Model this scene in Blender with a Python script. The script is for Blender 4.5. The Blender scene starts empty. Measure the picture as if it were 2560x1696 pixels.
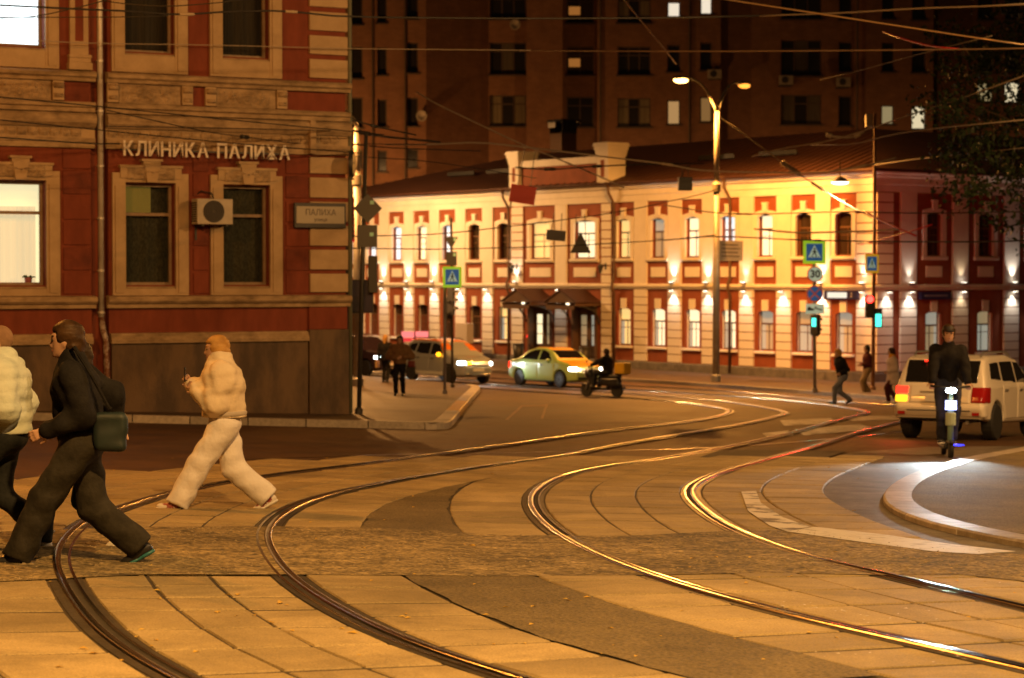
import bpy, bmesh, math, random
import numpy as np
from mathutils import Vector, Matrix

R = math.radians
random.seed(7)
scene = bpy.context.scene
col = scene.collection

# ------------------------------------------------------------------ camera, world, exposure
F = 5424.0                       # focal length in photograph pixels (50 mm on a 23.6 mm sensor)
CAM = Vector((0.0, 0.0, 1.65))
PITCH = math.atan(156.0 / F)     # eye line sits a little above the middle of the frame
cam_data = bpy.data.cameras.new('camera')
cam_data.sensor_width = 23.6
cam_data.lens = 50.0
cam_data.clip_start = 0.1
cam_data.clip_end = 1000.0
cam_data.dof.use_dof = True
cam_data.dof.focus_distance = 16.5
cam_data.dof.aperture_fstop = 2.2
cam = bpy.data.objects.new('camera', cam_data)
cam.location = CAM
cam.rotation_euler = (math.pi / 2 - PITCH, 0, 0)
col.objects.link(cam)
scene.camera = cam

world = bpy.data.worlds.new('World')
scene.world = world
world.use_nodes = True
wn, wl = world.node_tree.nodes, world.node_tree.links
bg = wn['Background']
sky = wn.new('ShaderNodeTexSky')
sky.sky_type = 'NISHITA'
sky.sun_disc = False
sky.sun_elevation = R(-4.0)
sky.sun_rotation = R(200.0)
tint = wn.new('ShaderNodeMixRGB')
tint.blend_type = 'ADD'
tint.inputs['Fac'].default_value = 1.0
tint.inputs['Color2'].default_value = (0.22, 0.115, 0.045, 1)   # sodium glow of the city in the night sky
wl.new(sky.outputs['Color'], tint.inputs['Color1'])
wl.new(tint.outputs['Color'], bg.inputs['Color'])
bg.inputs['Strength'].default_value = 0.05

scene.view_settings.view_transform = 'Standard'
scene.view_settings.look = 'None'
scene.view_settings.exposure = 0.0
scene.view_settings.gamma = 1.0
scene.view_settings.use_curve_mapping = False
scene.render.engine = 'CYCLES'
scene.cycles.use_denoising = True
scene.cycles.max_bounces = 5
scene.cycles.diffuse_bounces = 3
scene.cycles.glossy_bounces = 3
scene.cycles.transparent_max_bounces = 8
scene.cycles.sample_clamp_indirect = 4.0
scene.cycles.caustics_reflective = False
scene.cycles.caustics_refractive = False
scene.render.use_motion_blur = False

SODIUM = (1.0, 0.43, 0.105)
SODIUM_NEAR = (1.0, 0.58, 0.25)
SODIUM_DEEP = (1.0, 0.40, 0.07)
WARMWHITE = (1.0, 0.80, 0.58)
LAMP_GAIN = 1.0

# ------------------------------------------------------------------ geometry of the place
def ray(px, py):
    d = Vector(((px - 1280) / F, 1.0, -(py - 848) / F))
    c, s = math.cos(PITCH), math.sin(PITCH)
    return Vector((d.x, d.y * c + d.z * s, -d.y * s + d.z * c))

def G(x, y):
    """height of the carriageway: it falls about three per cent away from the viewer and levels out before the far house"""
    if y < 70: q = 0.031 * y
    elif y < 100: q = 2.17 + 0.031 * (y - 70) - 0.031 / 60 * (y - 70) ** 2
    else: q = 2.635
    return -(q + (0.028 * max(-15.0, x) if x < 0 else 0.015 * min(20.0, x)))

def ground(px, py, dz=0.0):
    d = ray(px, py)
    lo, hi = 2.0, 400.0
    for _ in range(60):
        m = 0.5 * (lo + hi)
        p = CAM + d * m
        if p.z > G(p.x, p.y) + dz: lo = m
        else: hi = m
    return CAM + d * lo

def at(px, py, Y):
    d = ray(px, py)
    return CAM + d * (Y / d.y)

class Frame:
    """a house standing square to its street: x along the front, y into the house"""
    def __init__(self, o, deg):
        self.o = Vector(o); self.rz = R(deg)
        c, s = math.cos(self.rz), math.sin(self.rz)
        self.x = Vector((c, s, 0)); self.y = Vector((-s, c, 0))
    def front(self, px, py, y=0.0):
        d = ray(px, py)
        q = self.o + self.y * y
        t = (q - CAM).dot(self.y) / d.dot(self.y)
        p = CAM + d * t - self.o
        return p.dot(self.x), p.z
    def side(self, px, py, x=0.0):
        d = ray(px, py)
        q = self.o + self.x * x
        t = (q - CAM).dot(self.x) / d.dot(self.x)
        p = CAM + d * t - self.o
        return p.dot(self.y), p.z
    def w(self, x, y, z):
        return self.o + self.x * x + self.y * y + Vector((0, 0, z))

# ------------------------------------------------------------------ materials
MATS = {}
def mat(name, c, rough=0.7, metal=0.0, c2=None, scale=4.0, bump=0.0, bscale=None, emit=None, es=0.0, coat=0.0, lo=0.35, hi=0.65, stretch=None, detail=6, spec=None, rvar=0.0):
    if name in MATS: return MATS[name]
    m = bpy.data.materials.new(name); m.use_nodes = True
    n, l = m.node_tree.nodes, m.node_tree.links
    b = n['Principled BSDF']
    b.inputs['Base Color'].default_value = (*c, 1)
    b.inputs['Roughness'].default_value = rough
    b.inputs['Metallic'].default_value = metal
    if spec is not None: b.inputs['Specular IOR Level'].default_value = spec
    if coat: b.inputs['Coat Weight'].default_value = coat; b.inputs['Coat Roughness'].default_value = 0.06
    if emit: b.inputs['Emission Color'].default_value = (*emit, 1); b.inputs['Emission Strength'].default_value = es
    if c2 or bump:
        tc = n.new('ShaderNodeTexCoord')
        src = tc.outputs['Object']
        if stretch:
            mp = n.new('ShaderNodeMapping'); mp.inputs['Scale'].default_value = stretch
            l.new(src, mp.inputs['Vector']); src = mp.outputs['Vector']
        if c2:
            t = n.new('ShaderNodeTexNoise'); t.inputs['Scale'].default_value = scale; t.inputs['Detail'].default_value = detail
            t.inputs['Roughness'].default_value = 0.65
            r = n.new('ShaderNodeValToRGB')
            r.color_ramp.elements[0].position = lo; r.color_ramp.elements[0].color = (*c, 1)
            r.color_ramp.elements[1].position = hi; r.color_ramp.elements[1].color = (*c2, 1)
            l.new(src, t.inputs['Vector']); l.new(t.outputs['Fac'], r.inputs['Fac']); l.new(r.outputs['Color'], b.inputs['Base Color'])
            if rvar:
                mr = n.new('ShaderNodeMapRange'); mr.inputs['To Min'].default_value = rough - rvar; mr.inputs['To Max'].default_value = rough + rvar
                l.new(t.outputs['Fac'], mr.inputs['Value']); l.new(mr.outputs['Result'], b.inputs['Roughness'])
        if bump:
            t2 = n.new('ShaderNodeTexNoise'); t2.inputs['Scale'].default_value = bscale or scale * 8; t2.inputs['Detail'].default_value = 5
            bp = n.new('ShaderNodeBump'); bp.inputs['Strength'].default_value = bump; bp.inputs['Distance'].default_value = 0.02
            l.new(src, t2.inputs['Vector']); l.new(t2.outputs['Fac'], bp.inputs['Height']); l.new(bp.outputs['Normal'], b.inputs['Normal'])
    MATS[name] = m
    return m

def emission(name, c, s):
    if name in MATS: return MATS[name]
    m = bpy.data.materials.new(name); m.use_nodes = True
    n, l = m.node_tree.nodes, m.node_tree.links
    n.remove(n['Principled BSDF'])
    e = n.new('ShaderNodeEmission'); e.inputs['Color'].default_value = (*c, 1); e.inputs['Strength'].default_value = s
    l.new(e.outputs[0], n['Material Output'].inputs[0])
    MATS[name] = m
    return m

def glass(name, tintc=(0.9, 0.9, 0.9), refl=0.12):
    if name in MATS: return MATS[name]
    m = bpy.data.materials.new(name); m.use_nodes = True
    n, l = m.node_tree.nodes, m.node_tree.links
    n.remove(n['Principled BSDF'])
    t = n.new('ShaderNodeBsdfTransparent'); t.inputs['Color'].default_value = (*tintc, 1)
    g = n.new('ShaderNodeBsdfGlossy'); g.inputs['Roughness'].default_value = 0.03
    fr = n.new('ShaderNodeLayerWeight'); fr.inputs['Blend'].default_value = refl
    mx = n.new('ShaderNodeMixShader')
    l.new(fr.outputs['Fresnel'], mx.inputs[0]); l.new(t.outputs[0], mx.inputs[1]); l.new(g.outputs[0], mx.inputs[2])
    l.new(mx.outputs[0], n['Material Output'].inputs[0])
    MATS[name] = m
    return m

# ------------------------------------------------------------------ mesh building
class MB:
    def __init__(self): self.v = []; self.f = []
    def box(self, x0, x1, y0, y1, z0, z1):
        i = len(self.v)
        self.v += [(x0,y0,z0),(x1,y0,z0),(x1,y1,z0),(x0,y1,z0),(x0,y0,z1),(x1,y0,z1),(x1,y1,z1),(x0,y1,z1)]
        self.f += [(i,i+3,i+2,i+1),(i+4,i+5,i+6,i+7),(i,i+1,i+5,i+4),(i+1,i+2,i+6,i+5),(i+2,i+3,i+7,i+6),(i+3,i,i+4,i+7)]
        return self
    def hexa(self, p):
        """eight corners: four below, four above, both anticlockwise"""
        i = len(self.v); self.v += [tuple(q) for q in p]
        self.f += [(i,i+3,i+2,i+1),(i+4,i+5,i+6,i+7),(i,i+1,i+5,i+4),(i+1,i+2,i+6,i+5),(i+2,i+3,i+7,i+6),(i+3,i,i+4,i+7)]
        return self
    def quad(self, a, b, c, d):
        i = len(self.v); self.v += [tuple(a), tuple(b), tuple(c), tuple(d)]; self.f.append((i,i+1,i+2,i+3)); return self
    def prism(self, poly, lo, hi, axis='y'):
        """extrude a 2-D outline: axis y -> outline in x,z; axis z -> outline in x,y; axis x -> outline in y,z"""
        def P(a, b, t): return (a, t, b) if axis == 'y' else ((a, b, t) if axis == 'z' else (t, a, b))
        i = len(self.v); n = len(poly)
        self.v += [P(a, b, lo) for a, b in poly] + [P(a, b, hi) for a, b in poly]
        self.f.append(tuple(range(i, i + n))); self.f.append(tuple(range(i + 2*n - 1, i + n - 1, -1)))
        for k in range(n):
            k2 = (k + 1) % n
            self.f.append((i + k, i + n + k, i + n + k2, i + k2))
        return self
    def tube(self, pts, r, n=8, caps=True):
        pts = [Vector(p) for p in pts]
        if not isinstance(r, (list, tuple)): r = [r] * len(pts)
        base = len(self.v)
        for k, p in enumerate(pts):
            a = pts[max(k-1, 0)]; b = pts[min(k+1, len(pts)-1)]
            d = (b - a)
            d = d.normalized() if d.length > 1e-9 else Vector((0,0,1))
            up = Vector((0,0,1)) if abs(d.z) < 0.9 else Vector((1,0,0))
            s = d.cross(up).normalized(); t = s.cross(d)
            for j in range(n):
                an = 2*math.pi*j/n
                self.v.append(tuple(p + (s*math.cos(an) + t*math.sin(an)) * r[k]))
        for k in range(len(pts)-1):
            for j in range(n):
                j2 = (j+1) % n
                self.f.append((base+k*n+j, base+k*n+j2, base+(k+1)*n+j2, base+(k+1)*n+j))
        if caps:
            self.f.append(tuple(base + j for j in range(n))[::-1])
            e = base + (len(pts)-1)*n
            self.f.append(tuple(e + j for j in range(n)))
        return self
    def lathe(self, prof, n=16, c=(0,0,0), axis='z'):
        base = len(self.v)
        for r, z in prof:
            for j in range(n):
                a = 2*math.pi*j/n
                u, v = r*math.cos(a), r*math.sin(a)
                p = (u, v, z) if axis == 'z' else ((z, u, v) if axis == 'x' else (u, z, v))
                self.v.append((p[0]+c[0], p[1]+c[1], p[2]+c[2]))
        for k in range(len(prof)-1):
            for j in range(n):
                j2 = (j+1) % n
                self.f.append((base+k*n+j, base+k*n+j2, base+(k+1)*n+j2, base+(k+1)*n+j))
        self.f.append(tuple(base + j for j in range(n))[::-1])
        e = base + (len(prof)-1)*n
        self.f.append(tuple(e + j for j in range(n)))
        return self
    def ball(self, c, r, n=10, m=6):
        rx, ry, rz = r if isinstance(r, (list, tuple)) else (r, r, r)
        b = len(self.v)
        for k in range(m+1):
            th = math.pi*k/m
            for j in range(n):
                a = 2*math.pi*j/n
                self.v.append((c[0]+rx*math.sin(th)*math.cos(a), c[1]+ry*math.sin(th)*math.sin(a), c[2]-rz*math.cos(th)))
        for k in range(m):
            for j in range(n):
                j2 = (j+1) % n
                self.f.append((b+k*n+j, b+k*n+j2, b+(k+1)*n+j2, b+(k+1)*n+j))
        return self
    def mesh(self, name, m=None, smooth=False, fixn=True):
        me = bpy.data.meshes.new(name)
        me.from_pydata(self.v, [], self.f)
        if fixn:
            bm = bmesh.new(); bm.from_mesh(me)
            bmesh.ops.remove_doubles(bm, verts=bm.verts, dist=1e-5)
            bmesh.ops.recalc_face_normals(bm, faces=bm.faces)
            bm.to_mesh(me); bm.free()
        if m: me.materials.append(m)
        if smooth: me.polygons.foreach_set('use_smooth', [True]*len(me.polygons))
        me.update()
        return me
    def build(self, name, m, parent=None, smooth=False, fixn=True):
        return link(name, self.mesh(name, m, smooth, fixn), parent)

def link(name, data, parent=None, loc=None, rot=None, sc=None):
    o = bpy.data.objects.new(name, data)
    if parent is not None: o.parent = parent
    if loc is not None: o.location = loc
    if rot is not None: o.rotation_euler = rot
    if sc is not None: o.scale = sc
    col.objects.link(o)
    return o

def tag(o, label=None, cat=None, group=None, kind=None):
    if label: o['label'] = label
    if cat: o['category'] = cat
    if group: o['group'] = group
    if kind: o['kind'] = kind
    return o

def thing(name, label, cat, loc=(0,0,0), rz=0.0, group=None):
    o = link(name, None, loc=loc, rot=(0, 0, rz))
    o.empty_display_size = 0.2
    return tag(o, label, cat, group)

def copy_tree(o, parent=None):
    c = o.copy(); col.objects.link(c); c.parent = parent
    for ch in list(o.children): copy_tree(ch, c)
    return c

def spot(name, parent, loc, target, watts, color, angle=150, blend=0.6, size=0.12):
    d = bpy.data.lights.new(name, 'SPOT')
    d.energy = watts * LAMP_GAIN; d.color = color; d.spot_size = R(angle); d.spot_blend = blend; d.shadow_soft_size = size
    o = bpy.data.objects.new(name, d)
    v = Vector(target) - Vector(loc)
    o.rotation_euler = v.to_track_quat('-Z', 'Y').to_euler()
    o.location = loc
    o.parent = parent
    col.objects.link(o)
    return o

def text_mesh(name, s, size, m, parent, loc, rot=(0,0,0), extrude=0.004, align='CENTER', sx=1.0, offset=0.0):
    cu = bpy.data.curves.new(name, 'FONT')
    cu.body = s; cu.size = size; cu.extrude = extrude; cu.align_x = align; cu.align_y = 'CENTER'; cu.offset = offset
    cu.resolution_u = 3
    t = bpy.data.objects.new(name, cu); col.objects.link(t)
    dg = bpy.context.evaluated_depsgraph_get()
    me = bpy.data.meshes.new_from_object(t.evaluated_get(dg))
    bpy.data.objects.remove(t); bpy.data.curves.remove(cu)
    me.materials.clear(); me.materials.append(m)
    o = link(name, me, parent, loc, rot, (sx, 1, 1))
    return o

def holed_wall(mb, x0, x1, z0, z1, holes, y=0.0, depth=0.25, swap=False):
    """front face of a wall with rectangular openings and their reveals. swap: the wall runs along y instead of x"""
    xs = sorted({x0, x1, *[h[0] for h in holes], *[h[1] for h in holes]})
    zs = sorted({z0, z1, *[h[2] for h in holes], *[h[3] for h in holes]})
    P = (lambda a, d, z: (y - d, a, z)) if swap else (lambda a, d, z: (a, y + d, z))
    for i in range(len(xs)-1):
        for k in range(len(zs)-1):
            cx, cz = (xs[i]+xs[i+1])/2, (zs[k]+zs[k+1])/2
            if cx < x0 or cx > x1 or cz < z0 or cz > z1: continue
            if any(h[0] < cx < h[1] and h[2] < cz < h[3] for h in holes): continue
            mb.quad(P(xs[i],0,zs[k]), P(xs[i+1],0,zs[k]), P(xs[i+1],0,zs[k+1]), P(xs[i],0,zs[k+1]))
    for a, b, c, d in holes:
        mb.quad(P(a,0,c), P(a,depth,c), P(a,depth,d), P(a,0,d))
        mb.quad(P(b,0,c), P(b,0,d), P(b,depth,d), P(b,depth,c))
        mb.quad(P(a,0,d), P(a,depth,d), P(b,depth,d), P(b,0,d))
        mb.quad(P(a,0,c), P(b,0,c), P(b,depth,c), P(a,depth,c))

# ------------------------------------------------------------------ solid modelling on a grid (people, vehicles)
def cone(a, b, ra, rb):
    a = np.array(a, float); b = np.array(b, float)
    def f(p):
        ab = b - a; L2 = max(float(ab @ ab), 1e-9)
        t = np.clip(((p - a) @ ab) / L2, 0, 1)
        q = p - a - t[..., None] * ab
        return np.sqrt((q * q).sum(-1)) - (ra + (rb - ra) * t)
    m = max(ra, rb)
    f.lo = np.minimum(a, b) - m; f.hi = np.maximum(a, b) + m
    return f

def ellip(c, r, rot=None):
    c = np.array(c, float); r = np.array(r, float)
    M = np.array(Matrix.Rotation(rot[0], 3, rot[1])) if rot else None
    def f(p):
        q = p - c
        if M is not None: q = q @ M
        k0 = np.sqrt(((q / r) ** 2).sum(-1)); k1 = np.sqrt(((q / (r * r)) ** 2).sum(-1)) + 1e-9
        return np.where(k0 < 1e-6, -r.min(), k0 * (k0 - 1.0) / k1)
    m = r.max() if rot else r
    f.lo = c - m; f.hi = c + m
    return f

def rbox(c, h, r=0.03, rot=None):
    c = np.array(c, float); h = np.array(h, float)
    M = np.array(Matrix.Rotation(rot[0], 3, rot[1])) if rot else None
    def f(p):
        q = p - c
        if M is not None: q = q @ M
        q = np.abs(q) - (h - r)
        return np.sqrt((np.maximum(q, 0) ** 2).sum(-1)) + np.minimum(q.max(-1), 0) - r
    m = np.full(3, np.linalg.norm(h)) if rot else h
    f.lo = c - m; f.hi = c + m
    return f

def union(prims, k=0.03):
    def f(p):
        d = prims[0](p)
        for g in prims[1:]:
            e = g(p)
            if k > 0:
                h = np.clip(0.5 + 0.5 * (e - d) / k, 0, 1)
                d = e + (d - e) * h - k * h * (1 - h)
            else: d = np.minimum(d, e)
        return d
    f.lo = np.min([g.lo for g in prims], 0); f.hi = np.max([g.hi for g in prims], 0)
    return f

def poly_region(poly, axes):
    """signed distance (approximately) to a 2-D polygon, extruded along the third axis"""
    P = np.array(poly, float)
    def f(p):
        x = p[..., axes[0]]; y = p[..., axes[1]]
        d = np.full(x.shape, 1e9); s = np.ones(x.shape)
        n = len(P); j = n - 1
        for i in range(n):
            e = P[j] - P[i]
            wx = x - P[i][0]; wy = y - P[i][1]
            t = np.clip((wx*e[0] + wy*e[1]) / max(e @ e, 1e-9), 0, 1)
            bx = wx - e[0]*t; by = wy - e[1]*t
            d = np.minimum(d, bx*bx + by*by)
            c1 = y >= P[i][1]; c2 = y < P[j][1]; c3 = e[0]*wy > e[1]*wx
            s = np.where((c1 & c2 & c3) | (~c1 & ~c2 & ~c3), -s, s)
            j = i
        return s * np.sqrt(d)
    return f

def nets(f, lo, hi, h):
    """naive surface nets of the zero level of f"""
    lo = np.array(lo, float) - 2*h; hi = np.array(hi, float) + 2*h
    n = np.ceil((hi - lo) / h).astype(int) + 1
    ax = [lo[i] + h*np.arange(n[i]) for i in range(3)]
    X, Y, Z = np.meshgrid(*ax, indexing='ij')
    D = f(np.stack([X, Y, Z], -1))
    S = D < 0
    nc = n - 1
    cnt = np.zeros(nc); pos = np.zeros((*nc, 3))
    offs = [(i, j, k) for i in (0,1) for j in (0,1) for k in (0,1)]
    def sl(o): return tuple(slice(o[a], o[a] + nc[a]) for a in range(3))
    for o in offs:
        for a in range(3):
            if o[a]: continue
            o2 = list(o); o2[a] = 1
            d0 = D[sl(o)]; d1 = D[sl(o2)]
            c = (d0 < 0) != (d1 < 0)
            t = np.where(c, d0 / np.where(c, d0 - d1, 1), 0)
            cnt += c
            for b in range(3):
                pos[..., b] += c * ((t if b == a else o[b]))
    act = cnt > 0
    idx = -np.ones(nc, int); idx[act] = np.arange(act.sum())
    cell = np.stack(np.nonzero(act), -1)
    V = lo + h * (cell + pos[act] / cnt[act][:, None])
    Q = []
    for a in range(3):
        b, c = (a+1) % 3, (a+2) % 3
        s0 = [slice(1, nc[i]) if i != a else slice(0, nc[a]) for i in range(3)]
        A = S[tuple(slice(1, nc[i]) if i != a else slice(0, nc[a]) for i in range(3))]
        B = S[tuple(slice(1, nc[i]) if i != a else slice(1, nc[a]+1) for i in range(3))]
        for flip in (False, True):
            e = (A & ~B) if not flip else (~A & B)
            ii = np.stack(np.nonzero(e), -1)
            if not len(ii): continue
            base = ii.copy()
            for i in range(3):
                if i != a: base[:, i] += 1
            def at_(db, dc):
                q = base.copy(); q[:, b] -= db; q[:, c] -= dc
                return idx[q[:, 0], q[:, 1], q[:, 2]]
            q = np.stack([at_(1,1), at_(0,1), at_(0,0), at_(1,0)], -1)
            if flip: q = q[:, ::-1]
            Q.append(q)
    Q = np.concatenate(Q) if Q else np.zeros((0,4), int)
    return V, Q

def solid(name, f, h, m, parent=None, lo=None, hi=None, smooth=True):
    V, Q = nets(f, f.lo if lo is None else lo, f.hi if hi is None else hi, h)
    me = bpy.data.meshes.new(name)
    me.from_pydata(V.tolist(), [], Q.tolist())
    me.materials.append(m)
    if smooth: me.polygons.foreach_set('use_smooth', [True]*len(me.polygons))
    me.update()
    return link(name, me, parent)
# lamp powers in watts, set together with the exposure
W_DOUBLE_NEAR, W_DOUBLE_FAR, W_CORNER, W_RIGHT, W_LEFT, W_BEHIND, W_PENDANT = 9500, 3500, 4200, 1500, 3000, 9500, 1800
W_TOWER_LAMPS = (5500, 1300, 600)
W_FARLEFT = 6200
W_RIGHT_FAR = 5000
# ------------------------------------------------------------------ ground, tracks, kerbs
def proj(p):
    d = Vector(p) - CAM
    c, s = math.cos(PITCH), math.sin(PITCH)
    fy = d.y * c - d.z * s; fz = d.y * s + d.z * c
    return 1280 + F * d.x / fy, 848 - F * fz / fy

def asphalt(name, c, c2, bump=0.5, bscale=60, rough=0.62, scale=0.35, grain=90, glo=0.62, ghi=1.35, stain=0.5):
    m = mat(name, c, rough, c2=c2, scale=scale, bump=bump, bscale=bscale, rvar=0.12, lo=0.3, hi=0.7)
    n, l = m.node_tree.nodes, m.node_tree.links
    b = n['Principled BSDF']
    tc = n.new('ShaderNodeTexCoord')
    t = n.new('ShaderNodeTexNoise'); t.inputs['Scale'].default_value = grain; t.inputs['Detail'].default_value = 3
    mr = n.new('ShaderNodeMapRange'); mr.inputs['From Min'].default_value = 0.3; mr.inputs['From Max'].default_value = 0.7
    mr.inputs['To Min'].default_value = glo; mr.inputs['To Max'].default_value = ghi
    mx = n.new('ShaderNodeMixRGB'); mx.blend_type = 'MULTIPLY'; mx.inputs['Fac'].default_value = 1
    src = b.inputs['Base Color'].links[0].from_socket
    l.new(tc.outputs['Object'], t.inputs['Vector']); l.new(t.outputs['Fac'], mr.inputs['Value'])
    l.new(src, mx.inputs['Color1']); l.new(mr.outputs['Result'], mx.inputs['Color2']); # old stains and patches
    t3 = n.new('ShaderNodeTexNoise'); t3.inputs['Scale'].default_value = 0.8; t3.inputs['Detail'].default_value = 8; t3.inputs['Roughness'].default_value = 0.72; t3.inputs['Distortion'].default_value = 0.6
    m3 = n.new('ShaderNodeMapRange'); m3.inputs['From Min'].default_value = 0.36; m3.inputs['From Max'].default_value = 0.60; m3.inputs['To Min'].default_value = 1 - stain; m3.inputs['To Max'].default_value = 1.08
    mx3 = n.new('ShaderNodeMixRGB'); mx3.blend_type = 'MULTIPLY'; mx3.inputs['Fac'].default_value = 1
    l.new(tc.outputs['Object'], t3.inputs['Vector']); l.new(t3.outputs['Fac'], m3.inputs['Value'])
    l.new(mx.outputs['Color'], mx3.inputs['Color1']); l.new(m3.outputs['Result'], mx3.inputs['Color2']); l.new(mx3.outputs['Color'], b.inputs['Base Color'])
    return m

M_ROAD = asphalt('asphalt_road', (0.056, 0.025, 0.006), (0.118, 0.056, 0.015), rough=0.66)
M_WALK = asphalt('asphalt_walk', (0.070, 0.042, 0.022), (0.115, 0.072, 0.038), bump=0.35)
M_INFILL = asphalt('asphalt_infill', (0.105, 0.080, 0.036), (0.185, 0.142, 0.066), bump=1.0, bscale=40, rough=0.8, scale=1.2, grain=45, glo=0.5, ghi=1.6, stain=0.3)
M_PAVE = asphalt('worn_concrete', (0.034, 0.025, 0.014), (0.075, 0.057, 0.033), bump=0.4, bscale=40, rough=0.78, scale=0.8)
M_GRAVEL = asphalt('worn_aggregate', (0.080, 0.061, 0.028), (0.36, 0.275, 0.13), bump=1.0, bscale=24, rough=0.85, scale=6.0, grain=26, glo=0.30, ghi=1.9, stain=0.5)
M_PEBBLE = mat('pebble', (0.16, 0.125, 0.07), 0.85, c2=(0.36, 0.28, 0.16), scale=9)

def slab_material():
    m = asphalt('concrete_slab', (0.32, 0.246, 0.118), (0.435, 0.336, 0.165), bump=0.45, bscale=45, rough=0.72, scale=1.6, stain=0.34, glo=0.72, ghi=1.25)
    n, l = m.node_tree.nodes, m.node_tree.links
    b = n['Principled BSDF']
    oi = n.new('ShaderNodeObjectInfo')
    mr = n.new('ShaderNodeMapRange'); mr.inputs['To Min'].default_value = 0.78; mr.inputs['To Max'].default_value = 1.12
    mx = n.new('ShaderNodeMixRGB'); mx.blend_type = 'MULTIPLY'; mx.inputs['Fac'].default_value = 1
    src = b.inputs['Base Color'].links[0].from_socket
    l.new(oi.outputs['Random'], mr.inputs['Value']); l.new(src, mx.inputs['Color1']); l.new(mr.outputs['Result'], mx.inputs['Color2'])
    l.new(mx.outputs['Color'], b.inputs['Base Color'])
    return m
M_SLAB = slab_material()
M_KERB = mat('granite_kerb', (0.30, 0.27, 0.235), 0.55, c2=(0.44, 0.40, 0.35), scale=14, bump=0.2, bscale=60)
M_STEEL = mat('polished_rail_steel', (0.46, 0.42, 0.38), 0.20, 1.0, c2=(0.30, 0.25, 0.20), scale=2.5, stretch=(1, 1, 1), rvar=0.07)
M_GROOVE = mat('rail_groove_dirt', (0.018, 0.015, 0.012), 0.9, c2=(0.04, 0.033, 0.025), scale=8)
M_BITUMEN = mat('bitumen_strip', (0.030, 0.027, 0.023), 0.45, c2=(0.065, 0.055, 0.042), scale=6, bump=0.5, bscale=30)
M_PAINT = mat('worn_white_paint', (0.12, 0.11, 0.095), 0.6, c2=(0.62, 0.60, 0.55), scale=3.5, lo=0.40, hi=0.52, bump=0.3, bscale=50)
M_PAINT_SOLID = mat('white_road_paint', (0.30, 0.28, 0.24), 0.6, c2=(0.62, 0.60, 0.54), scale=7, lo=0.3, hi=0.48, bump=0.3, bscale=50)
M_ORANGE_PAINT = mat('faded_orange_paint', (0.10, 0.075, 0.04), 0.6, c2=(0.36, 0.16, 0.04), scale=4, lo=0.4, hi=0.6)

# one sheet for the whole terrain, finer near the viewer
def axis(cuts):
    out = []
    for a, b, n in cuts: out += [a + (b - a) * i / n for i in range(n)]
    return out + [cuts[-1][1]]
xs = axis([(-400, -60, 4), (-60, -15, 6), (-15, 20, 14), (20, 60, 6), (60, 400, 4)])
ys = axis([(-120, 0, 4), (0, 70, 20), (70, 100, 30), (100, 150, 4), (150, 700, 4)])
g = MB()
for y in ys:
    for x in xs: g.v.append((x, y, G(x, y)))
nx = len(xs)
for j in range(len(ys)-1):
    for i in range(nx-1): g.f.append((j*nx+i, j*nx+i+1, (j+1)*nx+i+1, (j+1)*nx+i))
tag(g.build('ground', M_ROAD, fixn=False), 'dark asphalt carriageway of the street crossing', 'road', kind='structure')

def sheet(name, pxs, dz, m, parent=None, thick=None):
    pts = [ground(*p) for p in pxs]
    mb = MB()
    top = [(p.x, p.y, G(p.x, p.y) + dz) for p in pts]
    n = len(top)
    if not thick:
        bm = bmesh.new()
        bm.faces.new([bm.verts.new(v) for v in top])
        bmesh.ops.bisect_plane(bm, geom=bm.verts[:] + bm.edges[:] + bm.faces[:], plane_co=(0, 0, 0), plane_no=(1, 0, 0), dist=1e-4)
        bmesh.ops.triangulate(bm, faces=bm.faces[:])
        bmesh.ops.recalc_face_normals(bm, faces=bm.faces[:])
        for v in bm.verts: v.co.z = G(v.co.x, v.co.y) + dz
        for f in bm.faces:
            if f.normal.z < 0: f.normal_flip()
        me = bpy.data.meshes.new(name); bm.to_mesh(me); bm.free(); me.materials.append(m)
        return link(name, me, parent)
    mb.v += top; mb.f.append(tuple(range(n)))
    if thick:
        mb.v += [(x, y, z - thick) for x, y, z in top]
        for k in range(n): mb.f.append((k, n + k, n + (k+1) % n, (k+1) % n))
    return mb.build(name, m, parent)

def smooth_line(pts, step=0.15):
    P = [Vector((p.x, p.y, 0)) for p in pts]
    P = [P[0]*2 - P[1]] + P + [P[-1]*2 - P[-2]]
    out = []
    for i in range(1, len(P)-2):
        n = max(2, int((P[i+1]-P[i]).length / 0.1))
        for k in range(n):
            t = k / n
            a, b, c, d = P[i-1], P[i], P[i+1], P[i+2]
            # centripetal-ish Catmull-Rom
            out.append(0.5*((2*b) + (c-a)*t + (2*a-5*b+4*c-d)*t*t + (3*b-a-3*c+d)*t**3))
    out.append(P[-2])
    for _ in range(60):
        out = [out[0]] + [(out[i-1] + out[i]*2 + out[i+1]) / 4 for i in range(1, len(out)-1)] + [out[-1]]
    res = [out[0]]; acc = 0
    for i in range(1, len(out)):
        acc += (out[i]-out[i-1]).length
        if acc >= step: res.append(out[i]); acc = 0
    res.append(out[-1])
    return res

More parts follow.
